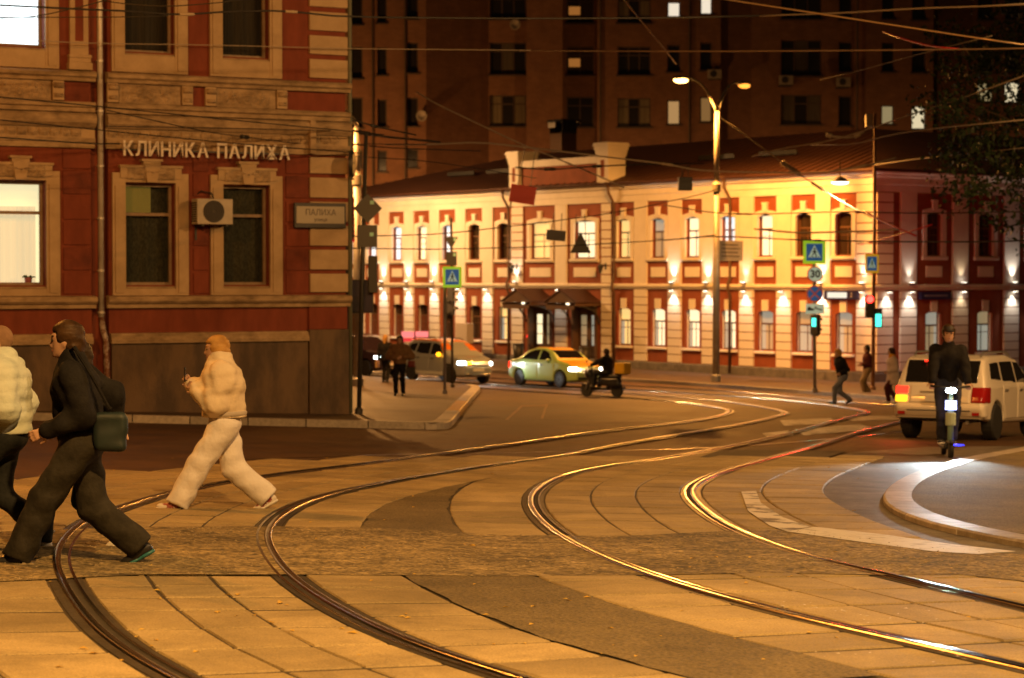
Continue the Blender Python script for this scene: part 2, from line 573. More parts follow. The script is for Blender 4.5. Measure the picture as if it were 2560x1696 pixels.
def C7(l): return [(x/1.849, 1000 + y/1.849) for x, y in l]
def C8(l): return [(1280 + x/1.849, 1000 + y/1.849) for x, y in l]
RAIL_PX = [
  C7([(1000,1400),(770,1287),(650,1215),(500,1110),(370,960),(300,840),(277,750),(300,680),(350,620),(430,565),(580,510),(830,435),(1240,362),(1750,298)]) + C8([(0,212),(440,150),(700,120),(900,92),(1000,66)]) + [(1818,1026),(1760,1015),(1660,1004),(1472,990),(1128,966),(910,946),(700,930)],
  C7([(2650,1400),(2280,1287),(1950,1180),(1700,1070),(1500,960),(1330,840),(1240,720),(1217,645),(1240,590),(1330,520),(1500,455),(1750,400),(2000,355),(2367,298)]) + C8([(250,262),(500,212),(850,155),(1100,110),(1230,78)]) + [(1961,1033),(1890,1017),(1805,1005),(1660,993),(1470,979),(1200,962),(930,940),(700,922)],
  C8([(2900,1390),(2367,1265),(1930,1160),(1500,1066),(1000,938),(700,848),(450,755),(230,640),(120,540),(97,470),(130,420),(220,370),(400,325),(700,280),(950,235),(1250,170),(1450,115),(1590,78)]) + [(2167,1032),(2090,1016),(1990,1004),(1850,993),(1660,981),(1557,975),(1212,955),(950,935),(700,915)],
  C8([(2900,1110),(2367,985),(2100,920),(1800,845),(1500,780),(1250,705),(1000,600),(870,510),(822,450),(840,405),(950,350),(1150,290),(1400,220),(1600,155),(1800,105)]) + [(2310,1043),(2335,1030),(2270,1018),(2108,1007),(1960,992),(1813,980),(1660,971),(1450,960),(1200,945),(700,908)],
]
RAILS = [smooth_line([ground(*p) for p in l]) for l in RAIL_PX]

def frames(line):
    out = []
    for i in range(len(line)):
        a = line[max(0, i-1)]; b = line[min(len(line)-1, i+1)]
        t = (b - a).normalized()
        out.append((line[i], t, Vector((-t.y, t.x, 0))))
    return out

def ribbon(line, offs, side):
    """offs: (lateral, height) points of an open section, swept along the line; side +1 = towards the left of travel"""
    mb = MB()
    fr = frames(line)
    n = len(offs)
    for p, t, nn in fr:
        for o, h in offs:
            q = p + nn * (o * side)
            mb.v.append((q.x, q.y, G(q.x, q.y) + h))
    for i in range(len(fr)-1):
        for k in range(n-1): mb.f.append((i*n+k, i*n+k+1, (i+1)*n+k+1, (i+1)*n+k))
    return mb

rail_labels = ['leftmost shiny tram rail curving past the feet of the people in dark clothes',
               'tram rail with a red gleam, second from the left, curving across the pavement',
               'tram rail third from the left, with a teal gleam at lower right',
               'tram rail nearest the curved kerb of the traffic island']
for k, line in enumerate(RAILS):
    r = thing('tram_rail', rail_labels[k], 'rail', (0, 0, 0), 0, 'rails of the two curving tram tracks')
    sd = -1 if k % 2 == 0 else 1          # gauge side
    ribbon(line, [(-0.062, 0.0), (-0.060, 0.040), (-0.048, 0.0445), (-0.012, 0.0445), (-0.001, 0.038), (0.0, 0.0)], sd).build('rail_head', M_STEEL, r, smooth=True)
    ribbon(line, [(-0.0, 0.0255), (0.046, 0.0255)], sd).build('groove', M_GROOVE, r)
    ribbon(line, [(0.046, 0.004), (0.0465, 0.036), (0.066, 0.036), (0.068, 0.004)], sd).build('guard_lip', M_STEEL, r)
    ribbon(line, [(0.068, 0.0285), (0.105, 0.0275)], sd).build('bitumen_joint', M_BITUMEN, r)
    ribbon(line, [(-0.115, 0.0275), (-0.062, 0.0285)], sd).build('bitumen_joint', M_BITUMEN, r)

# old straight rail crossing the curve
old = smooth_line([ground(*p) for p in [(560, 1152), (900, 1140), (1280, 1134), (1583, 1127), (1821, 1119), (2091, 1097), (2260, 1080)]])
r = thing('tram_rail', 'thin straight disused rail crossing the curved tracks beside dark asphalt', 'rail', (0, 0, 0))
ribbon(old, [(-0.03, 0.008), (0.03, 0.008)], 1).build('rail_head', M_STEEL, r)

# pavement round the tracks
pave_px = [(-120,1800),(-120,1352),(150,1290),(300,1235),(650,1185),(1000,1161),(1280,1152),(1650,1146),(1800,1128),(2120,1131),(2015,1165),(1935,1200),(1893,1235),(1905,1268),(2026,1334),(2200,1372),(2650,1500),(2650,1800)]
pave = tag(sheet('tram_pavement', pave_px, 0.0225, M_PAVE), 'concrete paving laid round the curving tram tracks', 'pavement', kind='structure')

def slab(c4, parent=pave, h=0.0305):
    """c4: four plan corners anticlockwise"""
    cx = sum((p.x for p in c4)) / 4; cy = sum((p.y for p in c4)) / 4
    dz = random.uniform(-0.003, 0.003); tx = random.uniform(-0.002, 0.002)
    mb = MB()
    lo, up, ch = [], [], []
    for i, p in enumerate(c4):
        z = G(p.x, p.y)
        top = z + h + dz + tx * (1 if i in (0, 1) else -1)
        lo.append((p.x, p.y, z - 0.01)); ch.append((p.x, p.y, top - 0.010))
        q = p + (Vector((cx, cy, 0)) - p).normalized() * random.uniform(0.010, 0.022)
        up.append((q.x, q.y, top))
    mb.v += lo + ch + up
    for a, b in ((0, 4), (4, 8)):
        for i in range(4): mb.f.append((a+i, a+(i+1) % 4, b+(i+1) % 4, b+i))
    mb.f.append((8, 9, 10, 11))
    return mb.build('slab', M_SLAB, parent, fixn=False)

def offset_at(line, fr, i, o): 
    p, t, n = fr[i]
    return p + n * o

def cross(fr, i, side, other):
    """distance from a rail to its mate, square to the rail"""
    p, t, n = fr[i]
    best, bd = None, 1e9
    for q in other:
        w = q - p
        if w.dot(n * side) <= 0.2 or w.length > 4: continue
        e = abs(w.dot(t))
        if e < bd: bd, best = e, w.dot(n * side)
    return best

FR = [frames(l) for l in RAILS]
def in_zone(p):
    x, y = proj((p.x, p.y, G(p.x, p.y)))
    lowtop = 1438
    if y > lowtop: return y < 1800 and -250 < x < 2800
    edge = 1150 + max(0, 900-x)*0.07
    return edge < y < 1338 + max(0, x-1800)*0.05

sheet('plain_concrete', [(1000,1162),(1280,1153),(1650,1147),(1740,1140),(1800,1130),(1700,1165),(1560,1185),(1290,1200),(1150,1203),(980,1206)], 0.0255, M_SLAB, pave)
slab_count = 0
def columns(k, side, fracs, row=0.62, fixed=None, bond=False, start=0.0):
    """rows of slabs beside rail k. fracs: column borders as shares of the track width, or metres when fixed"""
    global slab_count
    fr = FR[k]; line = RAILS[k]
    acc = start; last = 0
    marks = [0]
    for i in range(1, len(line)):
        acc += (line[i] - line[i-1]).length
        if acc >= row: marks.append(i); acc = 0
    for a, b in zip(marks[:-1], marks[1:]):
        if line[a].y > 36: break
        if fixed is None:
            wa = cross(fr, a, side, RAILS[k+1] if side != 0 else []); wb = cross(fr, b, side, RAILS[k+1])
            if wa is None or wb is None: continue
            ba = [0.11 + (wa - 0.22) * f for f in fracs]; bb = [0.11 + (wb - 0.22) * f for f in fracs]
        else:
            ba = bb = fixed
        for c in range(len(ba)-1):
            gp = 0.008
            P = [offset_at(line, fr, a, side*(ba[c]+gp)), offset_at(line, fr, a, side*(ba[c+1]-gp)), offset_at(line, fr, b, side*(bb[c+1]-gp)), offset_at(line, fr, b, side*(bb[c]+gp))]
            t = fr[a][1] * random.uniform(0.020, 0.032)
            P = [P[0]+t, P[1]+t, P[2]-t, P[3]-t]
            if not any(in_zone(p) for p in P): continue
            xs_ = [proj((p.x, p.y, G(p.x, p.y)))[0] for p in P]
            if max(xs_) < -60 or min(xs_) > 2620: continue
            if side > 0: P = [P[0], P[3], P[2], P[1]]
            slab(P); slab_count += 1
columns(0, -1, [0, 0.335, 0.665, 1.0])
columns(2, -1, [0, 0.335, 0.665, 1.0], row=0.66)
columns(0, 1, None, fixed=[0.122, 0.78, 1.43, 2.08, 2.75, 3.4])
columns(1, -1, None, fixed=[0.122, 0.80], row=0.62, start=0.3)
columns(2, 1, None, fixed=[0.122, 0.85], row=0.62, start=0.2)
columns(3, -1, None, fixed=[0.122, 0.80, 1.5], row=0.64)

def infill(pred):
    mb = MB()
    wob = lambda i: 0.012*math.sin(i*0.9) + 0.008*math.sin(i*2.3+1) + 0.004*math.sin(i*4.1+2)
    l1 = [p + n * (-0.81 + wob(i)) for i, (p, t, n) in enumerate(FR[1])]; l2 = [p + n * (0.86 + wob(i+40)) for i, (p, t, n) in enumerate(FR[2])]
    prev = None
    for i, p in enumerate(l1):
        if not pred(p): prev = None; continue
        t = FR[1][i][1]; n = FR[1][i][2]
        w = min(l2, key=lambda q: abs((q-p).dot(t)) + (0 if (q-p).dot(n) < 0 and (q-p).length < 6 else 100))
        if (w-p).length > 6 or (w-p).dot(n) > 0: prev = None; continue
        cur = []
        for k in range(5):
            q = p + (w - p) * (k / 4)
            mb.v.append((q.x, q.y, G(q.x, q.y) + 0.0325)); cur.append(len(mb.v)-1)
        if prev:
            for k in range(4): mb.f.append((prev[k], prev[k+1], cur[k+1], cur[k]))
        prev = cur
    return mb
def zone_y(p): return proj((p.x, p.y, G(p.x, p.y)))
infill(lambda p: zone_y(p)[1] > 1428 and zone_y(p)[1] < 1850).build('asphalt_infill', M_INFILL, pave)
infill(lambda p: 1196 < zone_y(p)[1] < 1345).build('asphalt_infill', M_INFILL, pave)

gravel_px = [(-120,1345),(330,1328),(700,1326),(1010,1332),(1250,1348),(1560,1350),(1850,1336),(2030,1336),(2100,1345),(2240,1370),(2450,1392),(2650,1400),(2650,1475),(2400,1448),(2210,1450),(1950,1444),(1430,1452),(700,1449),(350,1449),(110,1462),(-120,1472)]
tag(sheet('aggregate_strip', gravel_px, 0.0345, M_GRAVEL), 'band of worn crumbling aggregate between the two slab areas', 'road', kind='structure')
# loose stones of that band
gp = [ground(*p) for p in gravel_px]
def inside(x, y, poly):
    c = False; j = len(poly)-1
    for i in range(len(poly)):
        if (poly[i].y > y) != (poly[j].y > y) and x < (poly[j].x-poly[i].x)*(y-poly[i].y)/(poly[j].y-poly[i].y)+poly[i].x: c = not c
        j = i
    return c
rng = random.Random(3)
pb = MB()
railpts = [p for l in RAILS for p in l if p.y < 24]
cnt = 0
while cnt < 2600:
    x = rng.uniform(-6, 5.5); y = rng.uniform(13.5, 21)
    if not inside(x, y, gp): continue
    if any((p.x-x)**2 + (p.y-y)**2 < 0.03 for p in railpts): continue
    s = rng.uniform(0.004, 0.013); a = rng.uniform(0, 6.28); z = G(x, y) + 0.0345
    b = len(pb.v)
    for k in range(5):
        an = a + k*1.2566; rr = s*rng.uniform(0.8, 1.5)
        pb.v.append((x+rr*math.cos(an), y+rr*math.sin(an), z))
    pb.v.append((x, y, z + s*rng.uniform(0.5, 0.9)))
    for k in range(5): pb.f.append((b+k, b+(k+1) % 5, b+5))
    cnt += 1
tag(pb.build('gravel', M_PEBBLE, fixn=False), 'loose small stones on the worn aggregate band', 'gravel', kind='stuff')

# fallen leaves and litter
M_LEAFDRY = mat('dry_leaf', (0.55, 0.30, 0.03), 0.7, c2=(0.62, 0.44, 0.07), scale=20)
M_LITTER = mat('pale_litter', (0.6, 0.56, 0.5), 0.8)
lv = MB(); lt = MB()
def flake(mb, px, py, s):
    p = ground(px, py); a = rng.uniform(0, 6.28); z = G(p.x, p.y) + 0.034
    b = len(mb.v)
    for k, (u, v, w) in enumerate([(-1,0,0),(-0.2,0.55,0.15),(0.9,0.1,0),(-0.1,-0.5,0.25)]):
        mb.v.append((p.x+s*(u*math.cos(a)-v*math.sin(a)), p.y+s*(u*math.sin(a)+v*math.cos(a)), z+s*w))
    mb.f.append((b, b+1, b+2, b+3))
for _ in range(150): flake(lv, rng.uniform(-20, 2580), 1150 + 540*rng.random()**1.2, rng.uniform(0.012, 0.032))
for px, py in [(700,1521),(595,1040+460),(880,1598),(545,1545),(1085,1640),(1180,1375)]: flake(lv, px, py, 0.04)
for cx, cy in [(2330,1230),(2000,1515),(2080,1545),(2180,1565),(2300,1556),(2370,1655),(2120,1650),(2450,1460),(2010,1410),(1080,1412)]:
    for _ in range(5): flake(lt, cx+rng.gauss(0, 45), cy+rng.gauss(0, 7), rng.uniform(0.008, 0.02))
tag(lv.build('leaves', M_LEAFDRY, fixn=False), 'small yellow fallen leaves scattered over the paving', 'leaves', kind='stuff')
tag(lt.build('debris', M_LITTER, fixn=False), 'pale specks of litter and droppings on the slabs', 'litter', kind='stuff')

# painted markings
tag(sheet('road_marking', C8([(1270,628),(1400,606),(1700,640),(2050,690),(2330,722),(2150,735),(1950,722),(1600,676)]), 0.0385, M_PAINT_SOLID), 'broad white painted line leading off beside the rounded kerb', 'road marking', kind='structure')
tag(sheet('worn_marking', C8([(1060,440),(1128,436),(1150,492),(1250,560),(1375,606),(1270,628),(1190,600),(1090,530)]), 0.0385, M_PAINT), 'worn white paint patch on slabs beside the outer rail', 'road marking', kind='structure')
for k, q in enumerate([[(1950,1052),(2075,1046),(2100,1058),(1960,1066)], [(1985,1074),(2150,1062),(2190,1074),(2010,1090)], [(2105,1043),(2235,1040),(2250,1050),(2130,1054)], [(1905,1085),(1970,1078),(1985,1090),(1920,1096)]]):
    tag(sheet('crossing_stripe', q, 0.008 + 0.001*k, M_PAINT), ['long worn white stripe on the road left of the white car', 'widest worn white stripe ahead of the red gleaming rails', 'worn white stripe touching the rear wheel of the white car', 'small worn white stripe farthest from the white car'][k], 'road marking', kind='structure')
def line_px(a, b, w=3):
    return [(a[0], a[1]-w), (b[0], b[1]-w), (b[0], b[1]+w), (a[0], a[1]+w)]
for k, q in enumerate([line_px((1262,1050),(1300,1016),1)[:0] or [(1262,1051),(1270,1051),(1310,1015),(1303,1015)], [(1352,1048),(1358,1048),(1370,1012),(1364,1012)], [(1303,1018),(1364,1016),(1365,1013),(1305,1015)]]):
    tag(sheet('road_marking', q, 0.008, M_ORANGE_PAINT), ['faded orange line slanting on the road, side nearer the pavement corner', 'faded orange line slanting on the road, side nearer the taxi', 'faded short orange line joining the two slanting ones'][k], 'road marking', kind='structure')

def vary(m, lo=0.72, hi=1.12):
    n, l = m.node_tree.nodes, m.node_tree.links
    b = n['Principled BSDF']
    oi = n.new('ShaderNodeObjectInfo'); mr = n.new('ShaderNodeMapRange'); mr.inputs['To Min'].default_value = lo; mr.inputs['To Max'].default_value = hi
    mx = n.new('ShaderNodeMixRGB'); mx.blend_type = 'MULTIPLY'; mx.inputs['Fac'].default_value = 1
    src = b.inputs['Base Color'].links[0].from_socket
    l.new(oi.outputs['Random'], mr.inputs['Value']); l.new(src, mx.inputs['Color1']); l.new(mr.outputs['Result'], mx.inputs['Color2']); l.new(mx.outputs['Color'], b.inputs['Base Color'])
    return m
vary(M_KERB)
# kerbs made of single stones
def kerb(name, label, pxs, width, height, dz, inward, length=1.0, m=M_KERB):
    root = link(name, None); tag(root, label, 'kerb', kind='structure')
    line = smooth_line([ground(*p) for p in pxs], 0.1)
    fr = frames(line)
    i = 0
    while i < len(line)-1:
        j = i; acc = 0
        while j < len(line)-1 and acc < length:
            acc += (line[j+1]-line[j]).length; j += 1
        mb = MB(); sec = [(0, -0.05), (0.0, height-0.02), (0.02, height), (width, height), (width, -0.05)]
        idx = list(range(i, j+1, max(1, (j-i)//3)))
        if idx[-1] != j: idx.append(j)
        rows = []
        for q in idx:
            p, t, n = fr[q]
            sh = 0.010 if q == idx[0] else (-0.010 if q == idx[-1] else 0)
            row = []
            for o, h in sec:
                w = p + n*(o*inward) + t*sh
                mb.v.append((w.x, w.y, G(w.x, w.y)+dz+h)); row.append(len(mb.v)-1)
            rows.append(row)
        for a, b in zip(rows[:-1], rows[1:]):
            for k in range(len(sec)-1): mb.f.append((a[k], a[k+1], b[k+1], b[k]))
        mb.f.append(tuple(rows[0])); mb.f.append(tuple(rows[-1][::-1]))
        mb.build('kerb_stone', m, root)
        i = j
    return root, line

# pavement in front of the clinic
kc_, _ = kerb('kerb_corner', 'granite kerb round the street corner before the clinic', [(-260,1045),(0,1050),(280,1056),(700,1066),(1000,1073),(1085,1076),(1116,1074),(1132,1064),(1165,1022),(1196,984),(1199,976),(1180,971)], 0.30, 0.14, 0.0, 1)
KW = vary(mat('kerb_white', (0.62, 0.56, 0.48), 0.45, c2=(0.48, 0.43, 0.36), scale=8)); KY = mat('kerb_yellow', (0.80, 0.46, 0.05), 0.45, c2=(0.62, 0.36, 0.05), scale=8)
for st in kc_.children:            # whiter and yellow stones at the tip of the pavement
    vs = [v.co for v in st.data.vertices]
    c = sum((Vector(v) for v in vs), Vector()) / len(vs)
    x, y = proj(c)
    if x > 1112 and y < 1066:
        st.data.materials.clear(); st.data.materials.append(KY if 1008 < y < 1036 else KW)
def walk_strip(name, label, front, back, dz=0.135):
    mb = MB()
    for (fx, fy), (bx_, by) in zip(front, back):
        p, q = ground(fx, fy), ground(bx_, by)
        for k in range(4):
            w = p + (q - p) * (k / 3)
            mb.v.append((w.x, w.y, G(w.x, w.y) + dz))
    for i in range(len(front)-1):
        for k in range(3): mb.f.append((i*4+k, i*4+k+1, (i+1)*4+k+1, (i+1)*4+k))
    return tag(mb.build(name, M_WALK, fixn=False), label, 'pavement', kind='structure')
walk_strip('pavement_corner', 'reddish asphalt pavement at the street corner',
           [(-300,1043.5),(0,1049),(280,1055),(700,1065),(1000,1072),(1085,1075),(1112,1073),(1128,1063),(1161,1022),(1192,984),(1196,977)],
           [(-300,975),(0,975),(280,970),(500,962),(700,953),(800,948),(860,944),(940,951),(1050,960),(1130,967),(1165,970)])

# traffic island at right
isl = C8([(2750,155),(2367,235),(2100,285),(1900,342),(1770,402),(1718,455),(1722,500),(1800,552),(2000,617),(2367,690),(2800,770)])
kerb('kerb_island', 'wide pale rounded kerb of the traffic island', isl, 0.30, 0.07, 0.0, 1, length=1.6, m=vary(mat('pale_kerb', (0.30, 0.25, 0.19), 0.5, c2=(0.50, 0.44, 0.36), scale=5, bump=0.3, bscale=60)))
ip = [p + n*0.28 for p, t, n in frames(smooth_line([ground(*q) for q in isl], 0.3))]
mb = MB(); mb.v += [(p.x, p.y, G(p.x, p.y)+0.061) for p in ip]; mb.f.append(tuple(range(len(ip))))
tag(mb.build('island_surface', M_INFILL), 'dark asphalt top of the traffic island', 'pavement', kind='structure')
# dusty roadway between the outer rail and the island
tag(sheet('dusty_roadway', C8([(1135,436),(1200,372),(1380,300),(1560,245),(1900,220),(2367,215),(2700,180),(2700,800),(2367,745),(2050,700),(1700,648),(1390,610),(1250,560),(1150,492)]), 0.0065, asphalt('dusty_asphalt', (0.070, 0.058, 0.042), (0.22, 0.195, 0.16), scale=2.6)), 'dusty grey roadway curving past the traffic island', 'road', kind='structure')
# ------------------------------------------------------------------ the clinic at the corner
M_RED = mat('red_plaster', (0.145, 0.028, 0.012), 0.8, c2=(0.24, 0.053, 0.024), scale=1.6, bump=0.3, bscale=30, lo=0.3, hi=0.7, stretch=(2.2, 2.2, 0.7))
M_REDDARK = mat('red_plaster_stained', (0.11, 0.022, 0.011), 0.8, c2=(0.21, 0.046, 0.022), scale=2.4, bump=0.3, bscale=30)
M_CREAM = mat('cream_stucco', (0.37, 0.265, 0.155), 0.8, c2=(0.52, 0.385, 0.24), scale=2.2, bump=0.3, bscale=45, lo=0.25, hi=0.65)
M_CREAM_DIRTY = mat('weathered_stucco', (0.20, 0.14, 0.08), 0.85, c2=(0.45, 0.33, 0.205), scale=3.2, bump=0.5, bscale=30, lo=0.3, hi=0.62, stretch=(1, 1, 2.2))
M_PLINTH = mat('plinth_render', (0.062, 0.038, 0.020), 0.6, c2=(0.145, 0.092, 0.050), scale=1.3, bump=0.3, bscale=25, rvar=0.15, stretch=(1.6, 1.6, 0.6), lo=0.38, hi=0.62)
M_WOODW = mat('old_window_frame', (0.24, 0.17, 0.11), 0.6, c2=(0.33, 0.24, 0.16), scale=8)
M_PIPE = mat('galvanised_pipe', (0.62, 0.60, 0.58), 0.35, 0.15, c2=(0.48, 0.44, 0.42), scale=5)
M_PIPE_OLD = mat('peeling_pipe', (0.42, 0.36, 0.34), 0.6, 0.2, c2=(0.16, 0.07, 0.045), scale=7, lo=0.45, hi=0.55)
M_GLASS = glass('window_glass', (0.86, 0.88, 0.88), 0.10)
M_ROOMDARK = mat('dark_room', (0.03, 0.026, 0.022), 0.9)
M_METALDK = mat('dark_metal', (0.06, 0.06, 0.06), 0.5, 0.6)

_c = at(865, 1034, 44)
LB = Frame((_c.x, 44, G(_c.x, 44) + 0.135), 28.4)
clinic = thing('clinic_building', 'old red plastered corner house with cream window surrounds and a clinic sign', 'building', LB.o, LB.rz)
def bxo(name, x0, x1, y0, y1, z0, z1, m, parent, bev=0.0):
    mb = MB(); mb.box(x0, x1, y0, y1, z0, z1)
    o = mb.build(name, m, parent)
    if bev:
        md = o.modifiers.new('b', 'BEVEL'); md.width = bev; md.segments = 2
    return o

WINS = [(-7.20, -6.20), (-4.63, -3.64), (-2.64, -1.67)]
TOPH = 13.5
wall = MB()
lowh = [(a, b, 2.62, 4.58) for a, b in WINS]; uph = [(a, b, 7.11, 9.6) for a, b in WINS]
holed_wall(wall, -14, -5.30, -0.6, TOPH, [h for h in lowh + uph if h[1] < -5.3] + [(-9.9, -8.9, 2.62, 4.58), (-9.9, -8.9, 7.11, 9.6)], 0, 0.3)
holed_wall(wall, -4.96, 0, -0.6, TOPH, [h for h in lowh + uph if h[0] > -5], 0, 0.3)
wall.quad((-5.30, 0.2, -0.6), (-4.96, 0.2, -0.6), (-4.96, 0.2, TOPH), (-5.30, 0.2, TOPH))
wall.quad((-5.30, 0, -0.6), (-5.30, 0.2, -0.6), (-5.30, 0.2, TOPH), (-5.30, 0, TOPH))
wall.quad((-4.96, 0, -0.6), (-4.96, 0, TOPH), (-4.96, 0.2, TOPH), (-4.96, 0.2, -0.6))
wall.quad((0, 0, -0.6), (0, 16, -0.6), (0, 16, TOPH), (0, 0, TOPH))
wall.quad((-14, 16, -0.6), (0, 16, -0.6), (0, 16, TOPH), (-14, 16, TOPH))
wall.quad((-14, 0, -0.6), (-14, 16, -0.6), (-14, 16, TOPH), (-14, 0, TOPH))
wall.quad((-14, 0, TOPH), (0, 0, TOPH), (0, 16, TOPH), (-14, 16, TOPH))
wall.build('wall', M_RED, clinic, fixn=False)

# plinth, with its cap and the smooth corner pier
for a, b in ((-14, -5.32), (-4.94, -0.87)):
    bxo('plinth', a, b, -0.10, -0.002, -0.6, 1.50, M_PLINTH, clinic, 0.01)
    cap = MB(); cap.prism([(-0.002, 1.50), (-0.17, 1.50), (-0.18, 1.56), (-0.16, 1.585), (-0.10, 1.69), (-0.002, 1.70)], a-0.02, b, 'x')
    cap.build('plinth_cap', M_CREAM_DIRTY, clinic)
bxo('corner_pier', -0.85, 0.02, -0.13, 0.5, -0.6, 1.72, M_PLINTH, clinic, 0.015)
bxo('dado', -0.83, 0.01, -0.06, 0.4, 1.722, 2.18, M_RED, clinic, 0.01)

def ledge(name, prof, spans, m=M_CREAM_DIRTY):
    for a, b in spans:
        mb = MB(); mb.prism(prof, a, b, 'x'); mb.build(name, m, clinic)
SP = ((-14, -5.24), (-5.02, 0.06))
ledge('sill_course', [(-0.003, 2.18), (-0.10, 2.18), (-0.11, 2.25), (-0.16, 2.27), (-0.20, 2.31), (-0.20, 2.36), (-0.17, 2.40), (-0.003, 2.42)], SP)
ledge('architrave', [(-0.003, 5.23), (-0.07, 5.23), (-0.07, 5.33), (-0.10, 5.34), (-0.10, 5.42), (-0.003, 5.42)], SP)
ledge('frieze_band', [(-0.003, 5.422), (-0.06, 5.422), (-0.06, 5.615), (-0.003, 5.615)], SP, M_CREAM)
ledge('torus_moulding', [(-0.003, 5.618), (-0.12, 5.618), (-0.16, 5.66), (-0.20, 5.70), (-0.215, 5.77), (-0.20, 5.84), (-0.15, 5.88), (-0.003, 5.91)], SP)
ledge('upper_band', [(-0.003, 5.912), (-0.10, 5.912), (-0.10, 5.99), (-0.16, 6.01), (-0.16, 6.06), (-0.12, 6.10), (-0.003, 6.11)], SP)
ledge('storey_ledge', [(-0.003, 6.49), (-0.13, 6.49), (-0.15, 6.55), (-0.21, 6.58), (-0.21, 6.64), (-0.16, 6.68), (-0.003, 6.70)], SP)
ledge('pier_break', [(-0.003, 5.24), (-0.23, 5.24), (-0.23, 5.90), (-0.003, 5.90)], ((-0.86, -0.74),))

def relief(name, w, h, amp, seed, m, parent, x, y, z, nx=44, nz=18, kind=0):
    """scrollwork carved in low relief"""
    rg = random.Random(seed); ph = rg.uniform(0, 6)
    mb = MB()
    for j in range(nz+1):
        for i in range(nx+1):
            u = (i/nx - 0.5) * 2; v = (j/nz - 0.5) * 2
            au = abs(u) * w / h
            d = 0
            for cx, rr, tw in ((0.0, 0.75, 7), (0.95, 0.62, 9), (1.75, 0.5, -9)):
                du, dv = au - cx, v * 0.95 - (0.15 if cx else 0)
                q = math.hypot(du, dv)
                if q < rr: d = max(d, (1 - q/rr)**0.5 * (0.55 + 0.45*math.sin(tw*q/rr*1.6 + 3*math.atan2(dv, du) + ph)))
            d = max(d, 0.35*math.sin(9*au + 3*v + ph)*math.cos(5*v + 2*au)) if abs(v) < 0.85 else 0
            e = min(1, (1-abs(u))*9, (1-abs(v))*6)
            mb.v.append((x + u*w/2, y - 0.012 - amp*max(0, d)*e, z + v*h/2))
    for j in range(nz):
        for i in range(nx):
            a = j*(nx+1)+i
            mb.f.append((a, a+1, a+nx+2, a+nx+1))
    return mb.build(name, m, parent, smooth=True, fixn=False)

# frieze under the upper windows: carved panels between consoles, red panels elsewhere
def console(x, w=0.22):
    o = bxo('console', x-w/2, x+w/2, -0.09, -0.004, 6.12, 6.488, M_CREAM, clinic, 0.008)
    s = MB(); s.tube([(x-w/2+0.02, -0.10, 6.40), (x+w/2-0.02, -0.10, 6.40)], 0.055, 10); s.tube([(x-w/2+0.03, -0.085, 6.21), (x+w/2-0.03, -0.085, 6.21)], 0.04, 10)
    s.build('scroll', M_CREAM_DIRTY, o, smooth=True)
for k, (a, b) in enumerate(WINS):
    c = (a+b)/2
    bxo('frieze_panel', c-0.62, c+0.62, -0.045, -0.003, 6.112, 6.488, M_CREAM_DIRTY, clinic)
    relief('carved_panel', 1.10, 0.33, 0.13, 5+k, M_CREAM_DIRTY, clinic, c, -0.045, 6.30)
    console(c-0.75); console(c+0.75)
for k in range(int((13.9-5.3)/0.21)):
    x = -13.8 + k*0.21
    if x < -5.35: relief('carved_leaf', 0.19, 0.16, 0.08, 9, M_CREAM_DIRTY, clinic, x, -0.06, 5.52, 8, 6)
for k in range(23):
    relief('carved_leaf', 0.19, 0.16, 0.08, 9, M_CREAM_DIRTY, clinic, -4.9 + k*0.21, -0.06, 5.52, 8, 6)

